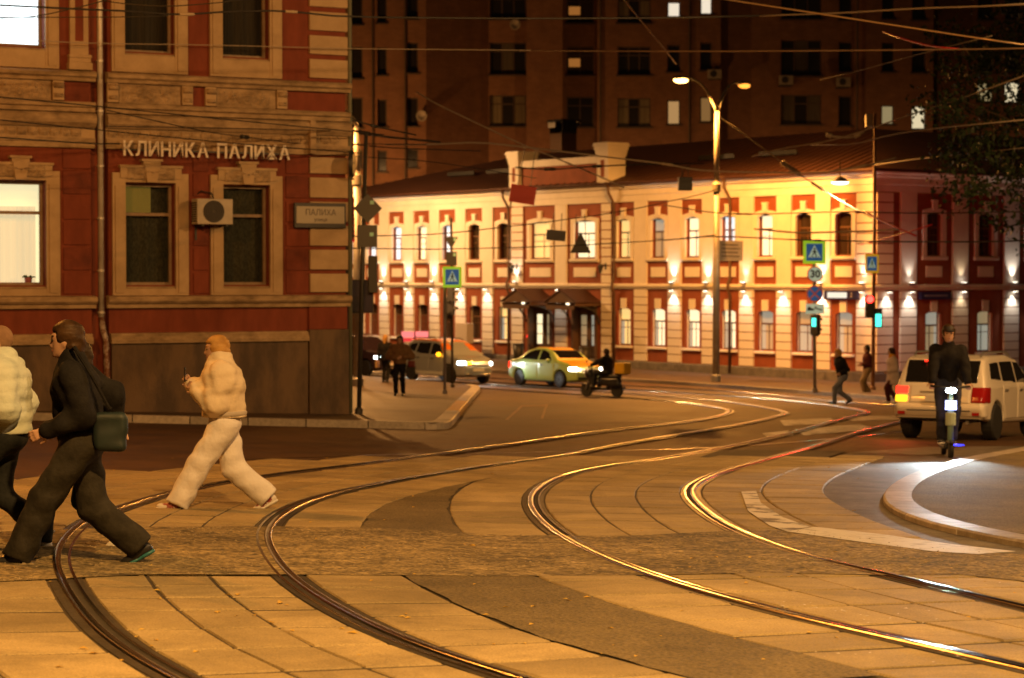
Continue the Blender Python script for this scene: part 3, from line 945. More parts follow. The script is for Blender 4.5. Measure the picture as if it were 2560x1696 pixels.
def clinic_window(k, a, b, z0, z1, upper):
    c = (a+b)/2; w = b-a
    W = link('window', None, clinic)
    # sash and glazing
    fy0, fy1 = 0.16, 0.22
    fr = MB(); t = 0.055
    fr.box(a, a+t, fy0, fy1, z0, z1); fr.box(b-t, b, fy0, fy1, z0, z1); fr.box(a+t, b-t, fy0, fy1, z0, z0+t); fr.box(a+t, b-t, fy0, fy1, z1-t, z1)
    zt = z0 + (z1-z0)*0.70
    fr.box(a+t, b-t, fy0, fy1, zt-0.03, zt+0.03)
    fr.build('frame', M_WOODW, W)
    for q0, q1 in ((z0+t, zt-0.03), (zt+0.03, z1-t)):
        g_ = MB(); g_.quad((a+t, 0.19, q0), (b-t, 0.19, q0), (b-t, 0.19, q1), (a+t, 0.19, q1)); g_.build('pane', M_GLASS, W)
    s = MB(); s.prism([(0.15, z0), (-0.03, z0-0.03), (-0.03, z0-0.06), (0.15, z0-0.06)], a-0.02, b+0.02, 'x'); s.build('sill', M_CREAM_DIRTY, W)
    # surround
    o = 0.27
    sr = MB()
    zb = 2.422 if not upper else 6.71
    for x0, x1 in ((a-o, a-0.01), (b+0.01, b+o)):
        sr.box(x0, x1, -0.07, -0.003, zb, z1+0.20)
        sr.box(x0+0.05, x1-0.05, -0.095, -0.071, zb+0.05, z1-0.05)
    sr.box(a-0.01, b+0.01, -0.07, -0.003, z1+0.02, z1+0.20)
    sr.box(a-0.01, b+0.01, -0.06, -0.003, zb, z0-0.065)
    sr.build('surround', M_CREAM, W)
    if not upper:
        h = MB(); h.box(c-w/2-0.12, c+w/2+0.12, -0.10, -0.072, z1+0.10, z1+0.30); h.box(c-w/2-0.14, c+w/2+0.14, -0.13, -0.003, z1+0.302, z1+0.35)
        h.box(c-0.17, c+0.17, -0.16, -0.003, z1+0.352, z1+0.42); h.box(c-0.21, c+0.21, -0.18, -0.003, z1+0.422, z1+0.47)
        h.build('lintel', M_CREAM, W)
        relief('carved_crest', 0.95, 0.24, 0.12, 21, M_CREAM_DIRTY, W, c, -0.10, z1+0.20, 30, 12)
        ks = MB(); ks.prism([(c-0.10, z1+0.02), (c+0.10, z1+0.02), (c+0.15, z1+0.35), (c-0.15, z1+0.35)], -0.17, -0.101); ks.build('keystone', M_CREAM, W)
    return W

def lace():
    m = mat('lace_curtain', (0.030, 0.031, 0.022), 0.9, c2=(0.066, 0.066, 0.045), scale=26, lo=0.40, hi=0.62, stretch=(1.0, 1, 0.55))
    return m
M_BLIND = mat('slat_blind_lit', (0.30, 0.26, 0.09), 0.8, emit=(0.42, 0.32, 0.05), es=0.16)
def blind_lit(name, c, s):
    return mat(name, (0.8, 0.8, 0.8), 0.8, emit=c, es=s)
for k, (a, b) in enumerate(WINS):
    for upper in (False, True):
        z0, z1 = (7.11, 9.6) if upper else (2.62, 4.58)
        W = clinic_window(k, a, b, z0, z1, upper)
        if k == 0 and upper:
            sl = MB(); n = 56
            for i in range(n):
                z = z0 + 0.05 + (z1-z0-0.1)*i/n
                sl.quad((a, 0.26, z), (b, 0.26, z), (b, 0.28, z+0.038), (a, 0.28, z+0.038))
            sl.build('blind', blind_lit('white_blind_lit', (0.80, 0.95, 1.0), 2.6), W, fixn=False)
            bx_ = MB(); bx_.quad((a-0.2, 0.6, z0-0.2), (b+0.2, 0.6, z0-0.2), (b+0.2, 0.6, z1), (a-0.2, 0.6, z1)); bx_.build('lit_room', emission('white_room', (0.8, 0.93, 1.0), 1.6), W)
        elif k == 0:
            bx_ = MB(); bx_.quad((a-0.2, 0.75, z0-0.2), (b+0.2, 0.75, z0-0.2), (b+0.2, 0.75, z1+0.1), (a-0.2, 0.75, z1+0.1)); bx_.build('lit_room', mat('pale_yellow_room', (0.7, 0.65, 0.45), 0.9, c2=(0.62, 0.58, 0.38), scale=2, emit=(1.0, 0.86, 0.50), es=0.98), W)
            sl = MB()
            for i in range(14):
                x = a + 0.02 + i*0.066
                sl.quad((x, 0.45 + 0.02*(i % 2), z0-0.1), (x+0.066, 0.45 + 0.02*((i+1) % 2), z0-0.1), (x+0.066, 0.45 + 0.02*((i+1) % 2), 4.12), (x, 0.45 + 0.02*(i % 2), 4.12))
            sl.build('curtain', mat('sheer_curtain_lit', (0.8, 0.75, 0.5), 0.9, emit=(1.0, 0.84, 0.50), es=0.72), W, fixn=False)
        else:
            bx_ = MB(); bx_.quad((a-0.1, 0.9, z0-0.1), (b+0.1, 0.9, z0-0.1), (b+0.1, 0.9, z1+0.1), (a-0.1, 0.9, z1+0.1)); bx_.build('dark_room', M_ROOMDARK, W)
            cu = MB()
            zt = z0 + (z1-z0)*0.70
            x1 = b
            n = 16
            lo_ = z0
            for i in range(n):
                xa = a + (x1-a)*i/n; xb = a + (x1-a)*(i+1)/n
                ya = 0.30 + 0.025*math.sin(i*1.3); yb = 0.30 + 0.025*math.sin((i+1)*1.3)
                cu.quad((xa, ya, lo_), (xb, yb, lo_), (xb, yb, z1), (xa, ya, z1))
            if k == 1 and not upper:
                cu2 = MB()
                for i in range(22):
                    z = zt + 0.04 + i*0.025
                    cu2.quad((a+0.04, 0.25, z), (a+0.60, 0.25, z), (a+0.60, 0.26, z+0.019), (a+0.04, 0.26, z+0.019))
                cu2.build('blind', M_BLIND, W, fixn=False)
            if True:
                cu.build('curtain', lace() if not upper else mat('dark_drape', (0.022, 0.019, 0.016), 0.9, c2=(0.05, 0.043, 0.036), scale=3, stretch=(8, 1, 0.2)), W, fixn=False)

# things on the sill of the lit window
sx, sz = LB.front(66, 700)
w_ = LB.w(-6.45, 0.28, 2.62)
pot = thing('flower_pot', 'small pink box with a green plant on the lit window sill', 'plant', w_, LB.rz)
mb = MB(); mb.lathe([(0.06, 0.0), (0.075, 0.14), (0.08, 0.15)], 12); mb.build('pot', mat('pink_pot', (0.55, 0.2, 0.25), 0.6), pot, smooth=True)
mb = MB()
for i in range(16):
    a = i*2.4; r = 0.05 + 0.05*random.random()
    mb.quad((0, 0, 0.14), (r*math.cos(a), r*math.sin(a), 0.16+0.05*random.random()), (1.6*r*math.cos(a+0.25), 1.6*r*math.sin(a+0.25), 0.15), (r*math.cos(a+0.5), r*math.sin(a+0.5), 0.15))
mb.build('leaves', mat('pot_leaves', (0.05, 0.14, 0.04), 0.6), pot, fixn=False)

# courses of the rusticated red wall and the cream quoins
CZ = [2.43, 2.885, 3.365, 3.85, 4.33, 4.815, 5.22]
for k in range(len(CZ)-1):
    z0, z1 = CZ[k]+0.025, CZ[k+1]-0.025
    for a, b in ((-5.86, -5.32), (-3.26, -2.94), (-1.31, -0.82), (-9.0, -7.6)):
        bxo('course_block', a+0.005, b-0.005, -0.03, -0.003, z0, z1, M_RED if (k+int(a*10)) % 3 else M_REDDARK, clinic, 0.008)
    bxo('quoin', -0.80, 0.03, -0.065, 0.35, z0+0.015, z1-0.015, M_CREAM, clinic, 0.012)
for k in range(9):
    z0 = 6.72 + k*0.475
    bxo('quoin', -0.80, 0.03, -0.065, 0.35, z0+0.05, z0+0.425, M_CREAM, clinic, 0.012)
# pilaster beside the upper lit window
bxo('pilaster', -5.72, -5.36, -0.08, -0.003, 6.95, 10, M_CREAM, clinic, 0.01)
bxo('pilaster_panel', -5.62, -5.46, -0.0835, -0.081, 7.25, 10, M_RED, clinic)
for z0, z1, e in ((6.70, 6.84, 0.10), (6.84, 6.93, 0.06), (6.93, 6.99, 0.08)):
    bxo('pilaster_base', -5.72-e*0.5, -5.36+e*0.5, -0.08-e, -0.003, z0+0.001, z1, M_CREAM, clinic, 0.01)
bxo('red_panel', -5.86, -5.34, -0.02, -0.003, 6.14, 6.47, M_REDDARK, clinic)

# drain pipe in the recess
pipe = link('downspout', None, clinic)
mb = MB(); mb.tube([(-5.12, -0.02, 2.0), (-5.12, -0.02, TOPH)], 0.055, 12); mb.build('pipe', M_PIPE, pipe, smooth=True)
mb = MB(); mb.tube([(-5.12, -0.02, 2.0), (-5.11, -0.10, 1.75), (-5.08, -0.16, 1.6), (-5.05, -0.17, 0.35), (-5.05, -0.30, 0.12)], 0.056, 12); mb.build('lower_pipe', M_PIPE_OLD, pipe, smooth=True)
for z in (2.1, 2.9, 3.9, 4.9, 5.95, 6.9, 7.9, 8.6):
    mb = MB(); mb.lathe([(0.066, z-0.02), (0.066, z+0.02)], 12, (-5.12, -0.02, 0)); mb.box(-5.14, -5.10, 0.03, 0.2, z-0.01, z+0.01); mb.build('clamp', M_PIPE, pipe)
mb = MB(); mb.tube([(0.075, -0.06, 0.0), (0.075, -0.06, TOPH)], 0.045, 8); mb.build('corner_cable_duct', mat('green_duct', (0.14, 0.15, 0.11), 0.6), clinic, smooth=True)

# lettering on the entablature, one mesh for each letter
M_LETTER = mat('sign_letter', (0.80, 0.74, 0.68), 0.5)
sign = thing('clinic_sign', 'raised Cyrillic letters of the clinic sign above two dark windows', 'sign', LB.w(0, 0, 0), LB.rz)
bxo('sign_rail', -4.78, -1.30, -0.20, -0.17, 5.20, 5.23, M_METALDK, sign)
def letters(s, x0, x1, z, h, y, m, parent, depth=0.03, gap=0.13):
    obs = []; x = 0
    for ch in s:
        if ch == ' ': x += 0.42; continue
        o = text_mesh('letter', ch, 1.0, m, parent, (0, 0, 0), (R(90), 0, 0), extrude=depth/2, align='LEFT', offset=0.022)
        vs = [v.co for v in o.data.vertices]
        mn, mx = min(v.x for v in vs), max(v.x for v in vs)
        ly, hy = min(v.y for v in vs), max(v.y for v in vs)
        obs.append((o, x - mn, mn, mx, ly, hy)); x += mx - mn + gap
    tot = x - gap
    capH = max(o[5]-o[4] for o in obs if True)
    sx_ = (x1-x0)/tot; sy_ = h/min(o[5]-o[4] for o in obs)
    for o, ox, mn, mx, ly, hy in obs:
        o.scale = (sx_, sy_, 1.0); o.location = (x0 + ox*sx_, y, z - max(ly, -0.02)*0 - 0*sy_)
        base = min(oo[4] for oo in obs if abs(oo[5]-oo[4]) < (min(q[5]-q[4] for q in obs)*1.05))
        o.location.z = z - base*sy_
lx0 = LB.front(293, 378)[0]; lx1 = LB.front(712, 395)[0]
letters('КЛИНИКА ПАЛИХА', lx0+0.05, lx1+0.02, 5.10, 0.29, -0.21, M_LETTER, sign)

# street name plate
plate = thing('street_sign', 'dim white street name plate in a dark frame on the corner quoins', 'sign', LB.w(-0.62, -0.10, 4.02), LB.rz)
bxo('case', -0.56, 0.56, -0.06, 0.02, -0.26, 0.24, mat('sign_case', (0.05, 0.05, 0.055), 0.5), plate, 0.01)
bxo('face', -0.52, 0.52, -0.068, -0.061, -0.17, 0.17, mat('sign_face_white', (0.40, 0.37, 0.31), 0.5), plate)
M_SIGNTXT = mat('sign_text', (0.10, 0.08, 0.07), 0.6)
text_mesh('name_text', 'ПАЛИХА', 0.17, M_SIGNTXT, plate, (0, -0.072, 0.045), (R(90), 0, 0), 0.002, sx=0.92)
text_mesh('type_text', 'улица', 0.10, M_SIGNTXT, plate, (0, -0.072, -0.095), (R(90), 0, 0), 0.002)

# round projecting sign at the corner
rs = thing('round_sign', 'round pinkish disc sign projecting from the corner of the clinic', 'sign', LB.w(0.02, -0.28, 5.05), LB.rz - R(32))
mb = MB(); mb.lathe([(0.25, -0.045), (0.26, -0.03), (0.26, 0.03), (0.25, 0.045)], 28, axis='x'); mb.build('box', M_METALDK, rs, smooth=False)
mb = MB(); mb.lathe([(0.235, -0.054), (0.235, -0.0465)], 28, axis='x'); mb.build('face', mat('pink_face', (0.62, 0.42, 0.40), 0.4), rs)
mb = MB(); mb.box(-0.0585, -0.0555, -0.17, 0.17, -0.03, 0.02); mb.box(-0.0585, -0.0555, -0.12, 0.12, -0.08, -0.055); mb.build('lettering_line', mat('faded_red', (0.35, 0.12, 0.10), 0.6), rs)
mb = MB(); mb.tube([(0, 0.0, 0.27), (0, 0.22, 0.30)], 0.018, 6); mb.tube([(0, 0.0, -0.27), (0, 0.22, -0.30)], 0.018, 6); mb.build('bracket', M_METALDK, rs)

# air conditioner between the windows
ax0, az0 = LB.front(471, 562); ax1, az1 = LB.front(563, 500)
ac = thing('air_conditioner', 'boxy outdoor air conditioner hung between two lower clinic windows', 'air conditioner', LB.w((ax0+ax1)/2, -0.10, az0), LB.rz)
aw, ah = (ax1-ax0)*0.96, az1-az0
bxo('casing', -aw/2, aw/2, -0.36, -0.03, 0, ah, mat('ac_casing', (0.50, 0.46, 0.40), 0.5, c2=(0.42, 0.38, 0.32), scale=4), ac, 0.015)
fan = MB(); fan.lathe([(0.215, -0.372), (0.215, -0.361)], 26, (-0.03, 0, ah/2), 'y'); fan.build('fan_grille', mat('fan_dark', (0.04, 0.035, 0.03), 0.6), ac)
mb = MB()
for r_ in (0.06, 0.11, 0.16, 0.21):
    mb.tube([(-0.03 + r_*math.cos(t*0.349), -0.377, ah/2 + r_*math.sin(t*0.349)) for t in range(19)], 0.004, 4)
mb.build('guard_rings', M_METALDK, ac)
for i in range(9): bxo('louvre', -aw/2-0.006, -aw/2-0.001, -0.33, -0.06, 0.05+i*(ah-0.1)/9, 0.075+i*(ah-0.1)/9, mat('fan_dark', (0,0,0)), ac)
for x in (-aw/2+0.12, aw/2-0.12):
    mb = MB(); mb.box(x-0.02, x+0.02, -0.36, 0.09, -0.035, -0.002); mb.box(x-0.02, x+0.02, 0.05, 0.09, -0.30, -0.036); mb.build('bracket', M_METALDK, ac)
mb = MB(); mb.tube([(0.1, 0.0, ah+0.02), (0.05, -0.02, ah+0.12), (-0.15, 0.02, ah+0.16), (-0.2, 0.08, ah+0.1)], 0.015, 6); mb.build('hose', M_METALDK, ac)
# ------------------------------------------------------------------ long two-storey house across the crossing
M_FRED = mat('brick_red_paint', (0.20, 0.050, 0.018), 0.8, c2=(0.27, 0.072, 0.028), scale=1.2, bump=0.15, bscale=20)
M_FCREAM = mat('white_stucco', (0.66, 0.63, 0.58), 0.75, c2=(0.75, 0.72, 0.67), scale=1.0, bump=0.1, bscale=20)
M_FPLINTH = mat('grey_stone_plinth', (0.10, 0.095, 0.09), 0.7, c2=(0.17, 0.16, 0.15), scale=3, bump=0.3, bscale=12)
M_ROOF = mat('brown_metal_roof', (0.060, 0.026, 0.018), 0.55, 0.2, c2=(0.085, 0.036, 0.024), scale=1.2)
M_WFRAME = mat('dark_wood_frame', (0.12, 0.06, 0.03), 0.6)
M_WOODDK = mat('dark_wood', (0.075, 0.040, 0.022), 0.6, c2=(0.11, 0.06, 0.034), scale=6, stretch=(6, 6, 1))
def lit(name, c, s, c2=None):
    return mat(name, tuple(0.5*v for v in c), 0.25, emit=c, es=s)
PANES = {
  'w': lit('pane_warm', (1.0, 0.66, 0.22), 0.95), 'p': lit('pane_pale', (1.0, 0.86, 0.52), 1.15), 'd': lit('pane_dim', (0.75, 0.58, 0.30), 0.32),
  'b': lit('pane_bluewhite', (0.80, 0.92, 1.0), 1.0), 'k': mat('pane_dark', (0.035, 0.022, 0.014), 0.1, spec=0.6), 'g': lit('pane_grey', (0.62, 0.62, 0.48), 0.42), 'r': mat('pane_rust', (0.13, 0.05, 0.03), 0.25)}
_c = at(2187, 957, 88)
FB = Frame((_c.x, 88, G(_c.x, 88) + 0.135), -53.1)
house = thing('long_house', 'long two storey red and white house with rusticated pilasters and wall lights', 'building', FB.o, FB.rz)
LEN = 43.5; WING = 26.0; DEP = 12.0; EAVE = 8.55

LOW_W = [(-39.45, 'r'), (-37.1, 'r'), (-34.7, 'r'), (-32.35, 'r'), (-30.0, 'k'), (-27.66, 'k'), (-25.2, 'w'), (-15.86, 'w'), (-13.44, 'p'), (-11.1, 'p'), (-8.75, 'p'), (-6.4, 'd'), (-4.07, 'g'), (-1.75, 'd')]
UP_W = [(-39.45, 'b'), (-37.1, 'b'), (-34.7, 'b'), (-32.35, 'p'), (-30.0, 'b'), (-27.66, 'k'), (-25.2, 'k'), (-15.86, 'w'), (-13.44, 'd'), (-11.1, 'p'), (-8.75, 'b'), (-6.4, 'p'), (-4.07, 'k'), (-1.75, 'k')]
MID_W = [-22.2, -18.75]
SIDE_W = [(3.45, 'd', 'k'), (6.65, 'g', 'k'), (9.85, 'p', 'k'), (13.05, 'k', 'k'), (16.2, 'd', 'k')]
PIL = [-40.7, -38.3, -35.9, -33.53, -31.16, -28.83, -26.49, -20.53, -14.62, -12.26, -9.96, -7.54, -5.23, -2.91]
QUOIN = [(-24.01, 0.92), (-17.1, 0.70), (-0.50, 0.96)]
SPIL = [1.88, 5.03, 8.27, 11.45, 14.6, 17.8]
ww, w2 = 0.50, 0.84       # half widths of the window openings
holes = [(s-ww, s+ww, 1.13, 2.86) for s, _ in LOW_W] + [(s-ww, s+ww, 5.17, 6.95) for s, _ in UP_W]
holes += [(s-w2, s+w2, 5.17, 6.95) for s in MID_W] + [(s-0.95, s+0.95, 0.05, 3.0) for s in MID_W]
fw = MB()
holed_wall(fw, -LEN, 0, -0.5, EAVE, holes, 0, 0.32)
holed_wall(fw, 0, WING, -0.5, EAVE, [(s-ww, s+ww, 1.13, 2.86) for s, _, _ in SIDE_W] + [(s-ww, s+ww, 5.17, 6.95) for s, _, _ in SIDE_W], 0, 0.32, swap=True)
fw.quad((-LEN, 0, -0.5), (-LEN, DEP, -0.5), (-LEN, DEP, EAVE), (-LEN, 0, EAVE))
fw.quad((-LEN, DEP, -0.5), (-DEP, DEP, -0.5), (-DEP, DEP, EAVE), (-LEN, DEP, EAVE))
fw.quad((-DEP, DEP, -0.5), (-DEP, WING, -0.5), (-DEP, WING, EAVE), (-DEP, DEP, EAVE))
fw.quad((-DEP, WING, -0.5), (0, WING, -0.5), (0, WING, EAVE), (-DEP, WING, EAVE))
fw.build('wall', M_FRED, house, fixn=False)

def run(name, prof, m, x0=-LEN-0.0, x1=0.0, wing=True, mitre=True):
    """a moulding along the front and round the corner along the wing; prof = (outward, z)"""
    mb = MB(); n = len(prof)
    pts = [[(x0, -o, z) for o, z in prof], [(x1+o, -o, z) for o, z in prof]]
    if wing: pts.append([(x1+o, WING, z) for o, z in prof])
    base = []
    for row in pts:
        base.append(len(mb.v)); mb.v += row
    for a, b in zip(base[:-1], base[1:]):
        for k in range(n): mb.f.append((a+k, a+(k+1) % n, b+(k+1) % n, b+k))
    mb.f.append(tuple(range(base[0], base[0]+n))); mb.f.append(tuple(range(base[-1], base[-1]+n)))
    return mb.build(name, m, house)
run('plinth', [(-0.01, -0.5), (0.10, -0.5), (0.10, 0.36), (0.07, 0.41), (-0.01, 0.41)], M_FPLINTH)
run('string_course', [(0.003, 3.74), (0.10, 3.74), (0.11, 3.80), (0.18, 3.84), (0.18, 3.92), (0.13, 3.97), (0.003, 3.97)], M_FCREAM)
run('entablature', [(0.003, 7.75), (0.09, 7.75), (0.09, 8.05), (0.13, 8.06), (0.13, 8.32), (0.24, 8.36), (0.26, 8.45), (0.38, 8.50), (0.40, 8.62), (0.003, 8.62)], M_FCREAM)
# joints in the plinth
for k in range(int(LEN/1.2)):
    bxo('plinth_stone', -LEN+k*1.2+0.015, -LEN+k*1.2+1.185, -0.125, -0.101, -0.4, 0.34, M_FPLINTH, house)

# ---- windows (one of each kind, then copies that share their meshes)
def arch_plate(w_in, w_out, z0, z1, zt, y0, y1, rise=0.10):
    """a flat frame round an opening with a segmental head"""
    mb = MB(); n = 10
    inner = [(-w_in, z0)] + [(-w_in + 2*w_in*i/n, z1 - rise + rise*math.sin(math.pi*i/n)) for i in range(n+1)] + [(w_in, z0)]
    outer = [(-w_out, z0)] + [(-w_out + 2*w_out*i/n, zt - rise*0.9 + rise*0.9*math.sin(math.pi*i/n)) for i in range(n+1)] + [(w_out, z0)]
    for k in range(len(inner)-1):
        a, b, c, d = inner[k], inner[k+1], outer[k+1], outer[k]
        mb.hexa([(a[0], y1, a[1]), (b[0], y1, b[1]), (c[0], y1, c[1]), (d[0], y1, d[1]), (a[0], y0, a[1]), (b[0], y0, b[1]), (c[0], y0, c[1]), (d[0], y0, d[1])])
    return mb
def sash_mesh(w, z0, z1):
    mb = MB(); t = 0.05; y0, y1 = 0.20, 0.26; zt = z0 + (z1-z0)*0.66
    mb.box(-w, -w+t, y0, y1, z0, z1); mb.box(w-t, w, y0, y1, z0, z1); mb.box(-w+t, w-t, y0, y1, z0, z0+t); mb.box(-w+t, w-t, y0, y1, z1-t, z1)
    mb.box(-w+t, w-t, y0, y1, zt-0.035, zt+0.035); mb.box(-0.02, 0.02, y0+0.01, y1-0.01, z0+t, zt-0.035)
    mb.box(-w+t, -0.02, y0+0.01, y1-0.01, zt-0.34, zt-0.31); mb.box(0.02, w-t, y0+0.01, y1-0.01, zt-0.34, zt-0.31)
    return mb
def pane_mesh(x0, x1, z0, z1):
    mb = MB(); mb.quad((x0, 0.23, z0), (x1, 0.23, z0), (x1, 0.23, z1), (x0, 0.23, z1)); return mb
SH = {}
def shared(key, fn, m):
    if (key, m.name) not in SH: SH[(key, m.name)] = fn().mesh(key, m)
    return SH[(key, m.name)]
M_CURT = {k: None for k in PANES}
def far_window(s, z0, z1, w, kind, upper, wing=False):
    rot = (0, 0, R(90)) if wing else (0, 0, 0)
    loc = (0, s, 0) if wing else (s, 0, 0)
    key = f'{upper}{w}'
    W = link('window', shared('sash'+key, lambda: sash_mesh(w, z0, z1), M_WFRAME), house, loc, rot)
    zt = z0 + (z1-z0)*0.66
    m = PANES[kind]
    m2 = PANES[{'p': 'p', 'w': 'w', 'b': 'b', 'd': 'g', 'g': 'd', 'k': 'k', 'r': 'k'}[kind]]
    link('pane', shared('pt'+key, lambda: pane_mesh(-w+0.05, w-0.05, zt+0.035, z1-0.05), m2), W)
    link('pane', shared('pl'+key, lambda: pane_mesh(-w+0.05, -0.02, z0+0.05, zt-0.035), m), W)
    link('pane', shared('pr'+key, lambda: pane_mesh(0.02, w-0.05, z0+0.05, zt-0.035), m), W)
    if kind in 'pwdg' and upper is False:     # half-drawn net curtains inside the lit rooms
        link('curtain', shared('cu'+key, lambda: MB().box(-w+0.06, -w+0.28, 0.215, 0.224, z0+0.06, zt-0.04).box(w-0.22, w-0.06, 0.215, 0.224, z0+0.06, zt-0.04), PANES['g']), W)
    if upper:
        link('surround', shared('su'+key, lambda: arch_plate(w-0.03, w+0.20, z0-0.02, z1+0.02, z1+0.20, -0.07, 0.06, 0.12), M_FCREAM), W)
        link('keystone', shared('ks'+key, lambda: MB().prism([(-0.14, 7.06), (0.14, 7.06), (0.14, 7.40), (0.17, 7.40), (0.17, 7.48), (-0.17, 7.48), (-0.17, 7.40), (-0.14, 7.40)], -0.11, -0.003), M_FCREAM), W)
        link('panel', shared('pn'+key, lambda: MB().box(-w+0.02, w-0.02, -0.05, -0.003, 4.28, 4.73), M_FCREAM), W)
        link('sill', shared('si'+key, lambda: MB().prism([(0.2, 5.165), (-0.14, 5.13), (-0.15, 5.05), (-0.10, 4.98), (0.2, 4.98)], -w-0.24, w+0.24, 'x'), M_FCREAM), W)
    else:
        link('surround', shared('sl'+key, lambda: arch_plate(w-0.03, w+0.06, z0, z1, z1+0.07, -0.012, 0.10, 0.12), M_FRED), W)
        link('keystone', shared('kl'+key, lambda: MB().box(-0.19, 0.19, -0.07, -0.003, 2.83, 3.30), M_FCREAM), W)
        link('reveal', shared('rv'+key, lambda: MB().box(-w+0.001, -w+0.012, 0.0, 0.2, z0, z1-0.1).box(w-0.012, w-0.001, 0.0, 0.2, z0, z1-0.1), M_FCREAM), W)
        link('sill', shared('sx'+key, lambda: MB().prism([(0.2, 1.125), (-0.12, 1.09), (-0.13, 1.00), (0.2, 1.00)], -w-0.12, w+0.12, 'x'), M_FCREAM), W)
    return W
for s, k in LOW_W: far_window(s, 1.13, 2.86, ww, k, False)
for s, k in UP_W: far_window(s, 5.17, 6.95, ww, k, True)
for s in MID_W: far_window(s, 5.17, 6.95, w2, 'p' if s > -20 else 'w', True)
for s, kl, ku in SIDE_W:
    far_window(s, 1.13, 2.86, ww, kl, False, True); far_window(s, 5.17, 6.95, ww, ku, True, True)

# ---- pilasters with rusticated lower halves, quoins
def pilaster(s, w, quoin=False, wing=False):
    rot = (0, 0, R(90)) if wing else (0, 0, 0); loc = (0, s, 0) if wing else (s, 0, 0)
    if quoin:
        P = link('pilaster', shared(f'pq{w}', lambda: MB().box(-w/2, w/2, -0.05, -0.003, 3.975, 7.745), M_FRED), house, loc, rot)
        for k in range(9):
            link('block', shared(f'bu{w}', lambda: MB().box(-w/2, w/2, -0.09, -0.051, 0.02, 0.385), M_FCREAM), P, (0, 0, 3.985 + k*0.417))
    else:
        P = link('pilaster', shared(f'ps{w}', lambda: MB().box(-w/2, w/2, -0.09, -0.003, 3.975, 7.745), M_FCREAM), house, loc, rot)
    for k in range(9):
        link('block', shared(f'bl{w}', lambda: MB().box(-w/2, w/2, -0.09, -0.003, 0.02, 0.350), M_FCREAM), P, (0, 0, 0.42 + k*0.368))
    return P
for s in PIL: pilaster(s, 0.88)
for s, w in QUOIN: pilaster(s, w, True)
pilaster(0.48, 0.94, True, True)
for s in SPIL: pilaster(s, 0.95, False, True)

# ---- wall lights on the string course
M_LAMPW = emission('wall_light_lens', (1.0, 0.86, 0.66), 14.0)
def wall_light(s, down, up, wing=False, warm=False):
    rot = (0, 0, R(90)) if wing else (0, 0, 0); loc = (0, s, 0) if wing else (s, 0, 0)
    root = link('wall_light', None, house, loc, rot)
    c = (1.0, 0.72, 0.40) if warm else (1.0, 0.84, 0.66)
    if down:
        link('housing', shared('wl_d', lambda: MB().box(-0.10, 0.10, -0.36, -0.19, 3.66, 3.735), M_METALDK), root)
        link('lens', shared('wl_dl', lambda: MB().box(-0.08, 0.08, -0.34, -0.21, 3.650, 3.659), M_LAMPW), root)
        spot('wall_spot', root, (0, -0.27, 3.63), (0, -0.16, 2.2), 130*down, c, 96, 0.8, 0.05)
    if up:
        link('housing', shared('wl_u', lambda: MB().box(-0.10, 0.10, -0.36, -0.19, 3.975, 4.05), M_METALDK), root)
        link('lens', shared('wl_ul', lambda: MB().box(-0.08, 0.08, -0.34, -0.21, 4.051, 4.06), M_LAMPW), root)
        spot('wall_spot', root, (0, -0.27, 4.08), (0, -0.14, 6.0), 150*up, c, 74, 0.9, 0.05)
for s, d, u in [(-38.3, 1, 1), (-35.9, 1, 1), (-33.53, 1, 1), (-31.16, 1, 1), (-28.83, 1, 0), (-26.49, 1, 0), (-24.01, 0.7, 0.9), (-20.53, 1, 0), (-12.26, 1, 1.1), (-9.96, 1, 1), (-7.54, 1, 0.4), (-5.23, 1, 0), (-2.91, 1, 1), (-0.5, 1, 0.8)]:
    wall_light(s, d, u)
wall_light(0.55, 0.9, 0, True); wall_light(1.88, 1.1, 0.35, True); wall_light(5.03, 0.25, 0.25, True, True); wall_light(8.27, 0.8, 0.9, True)

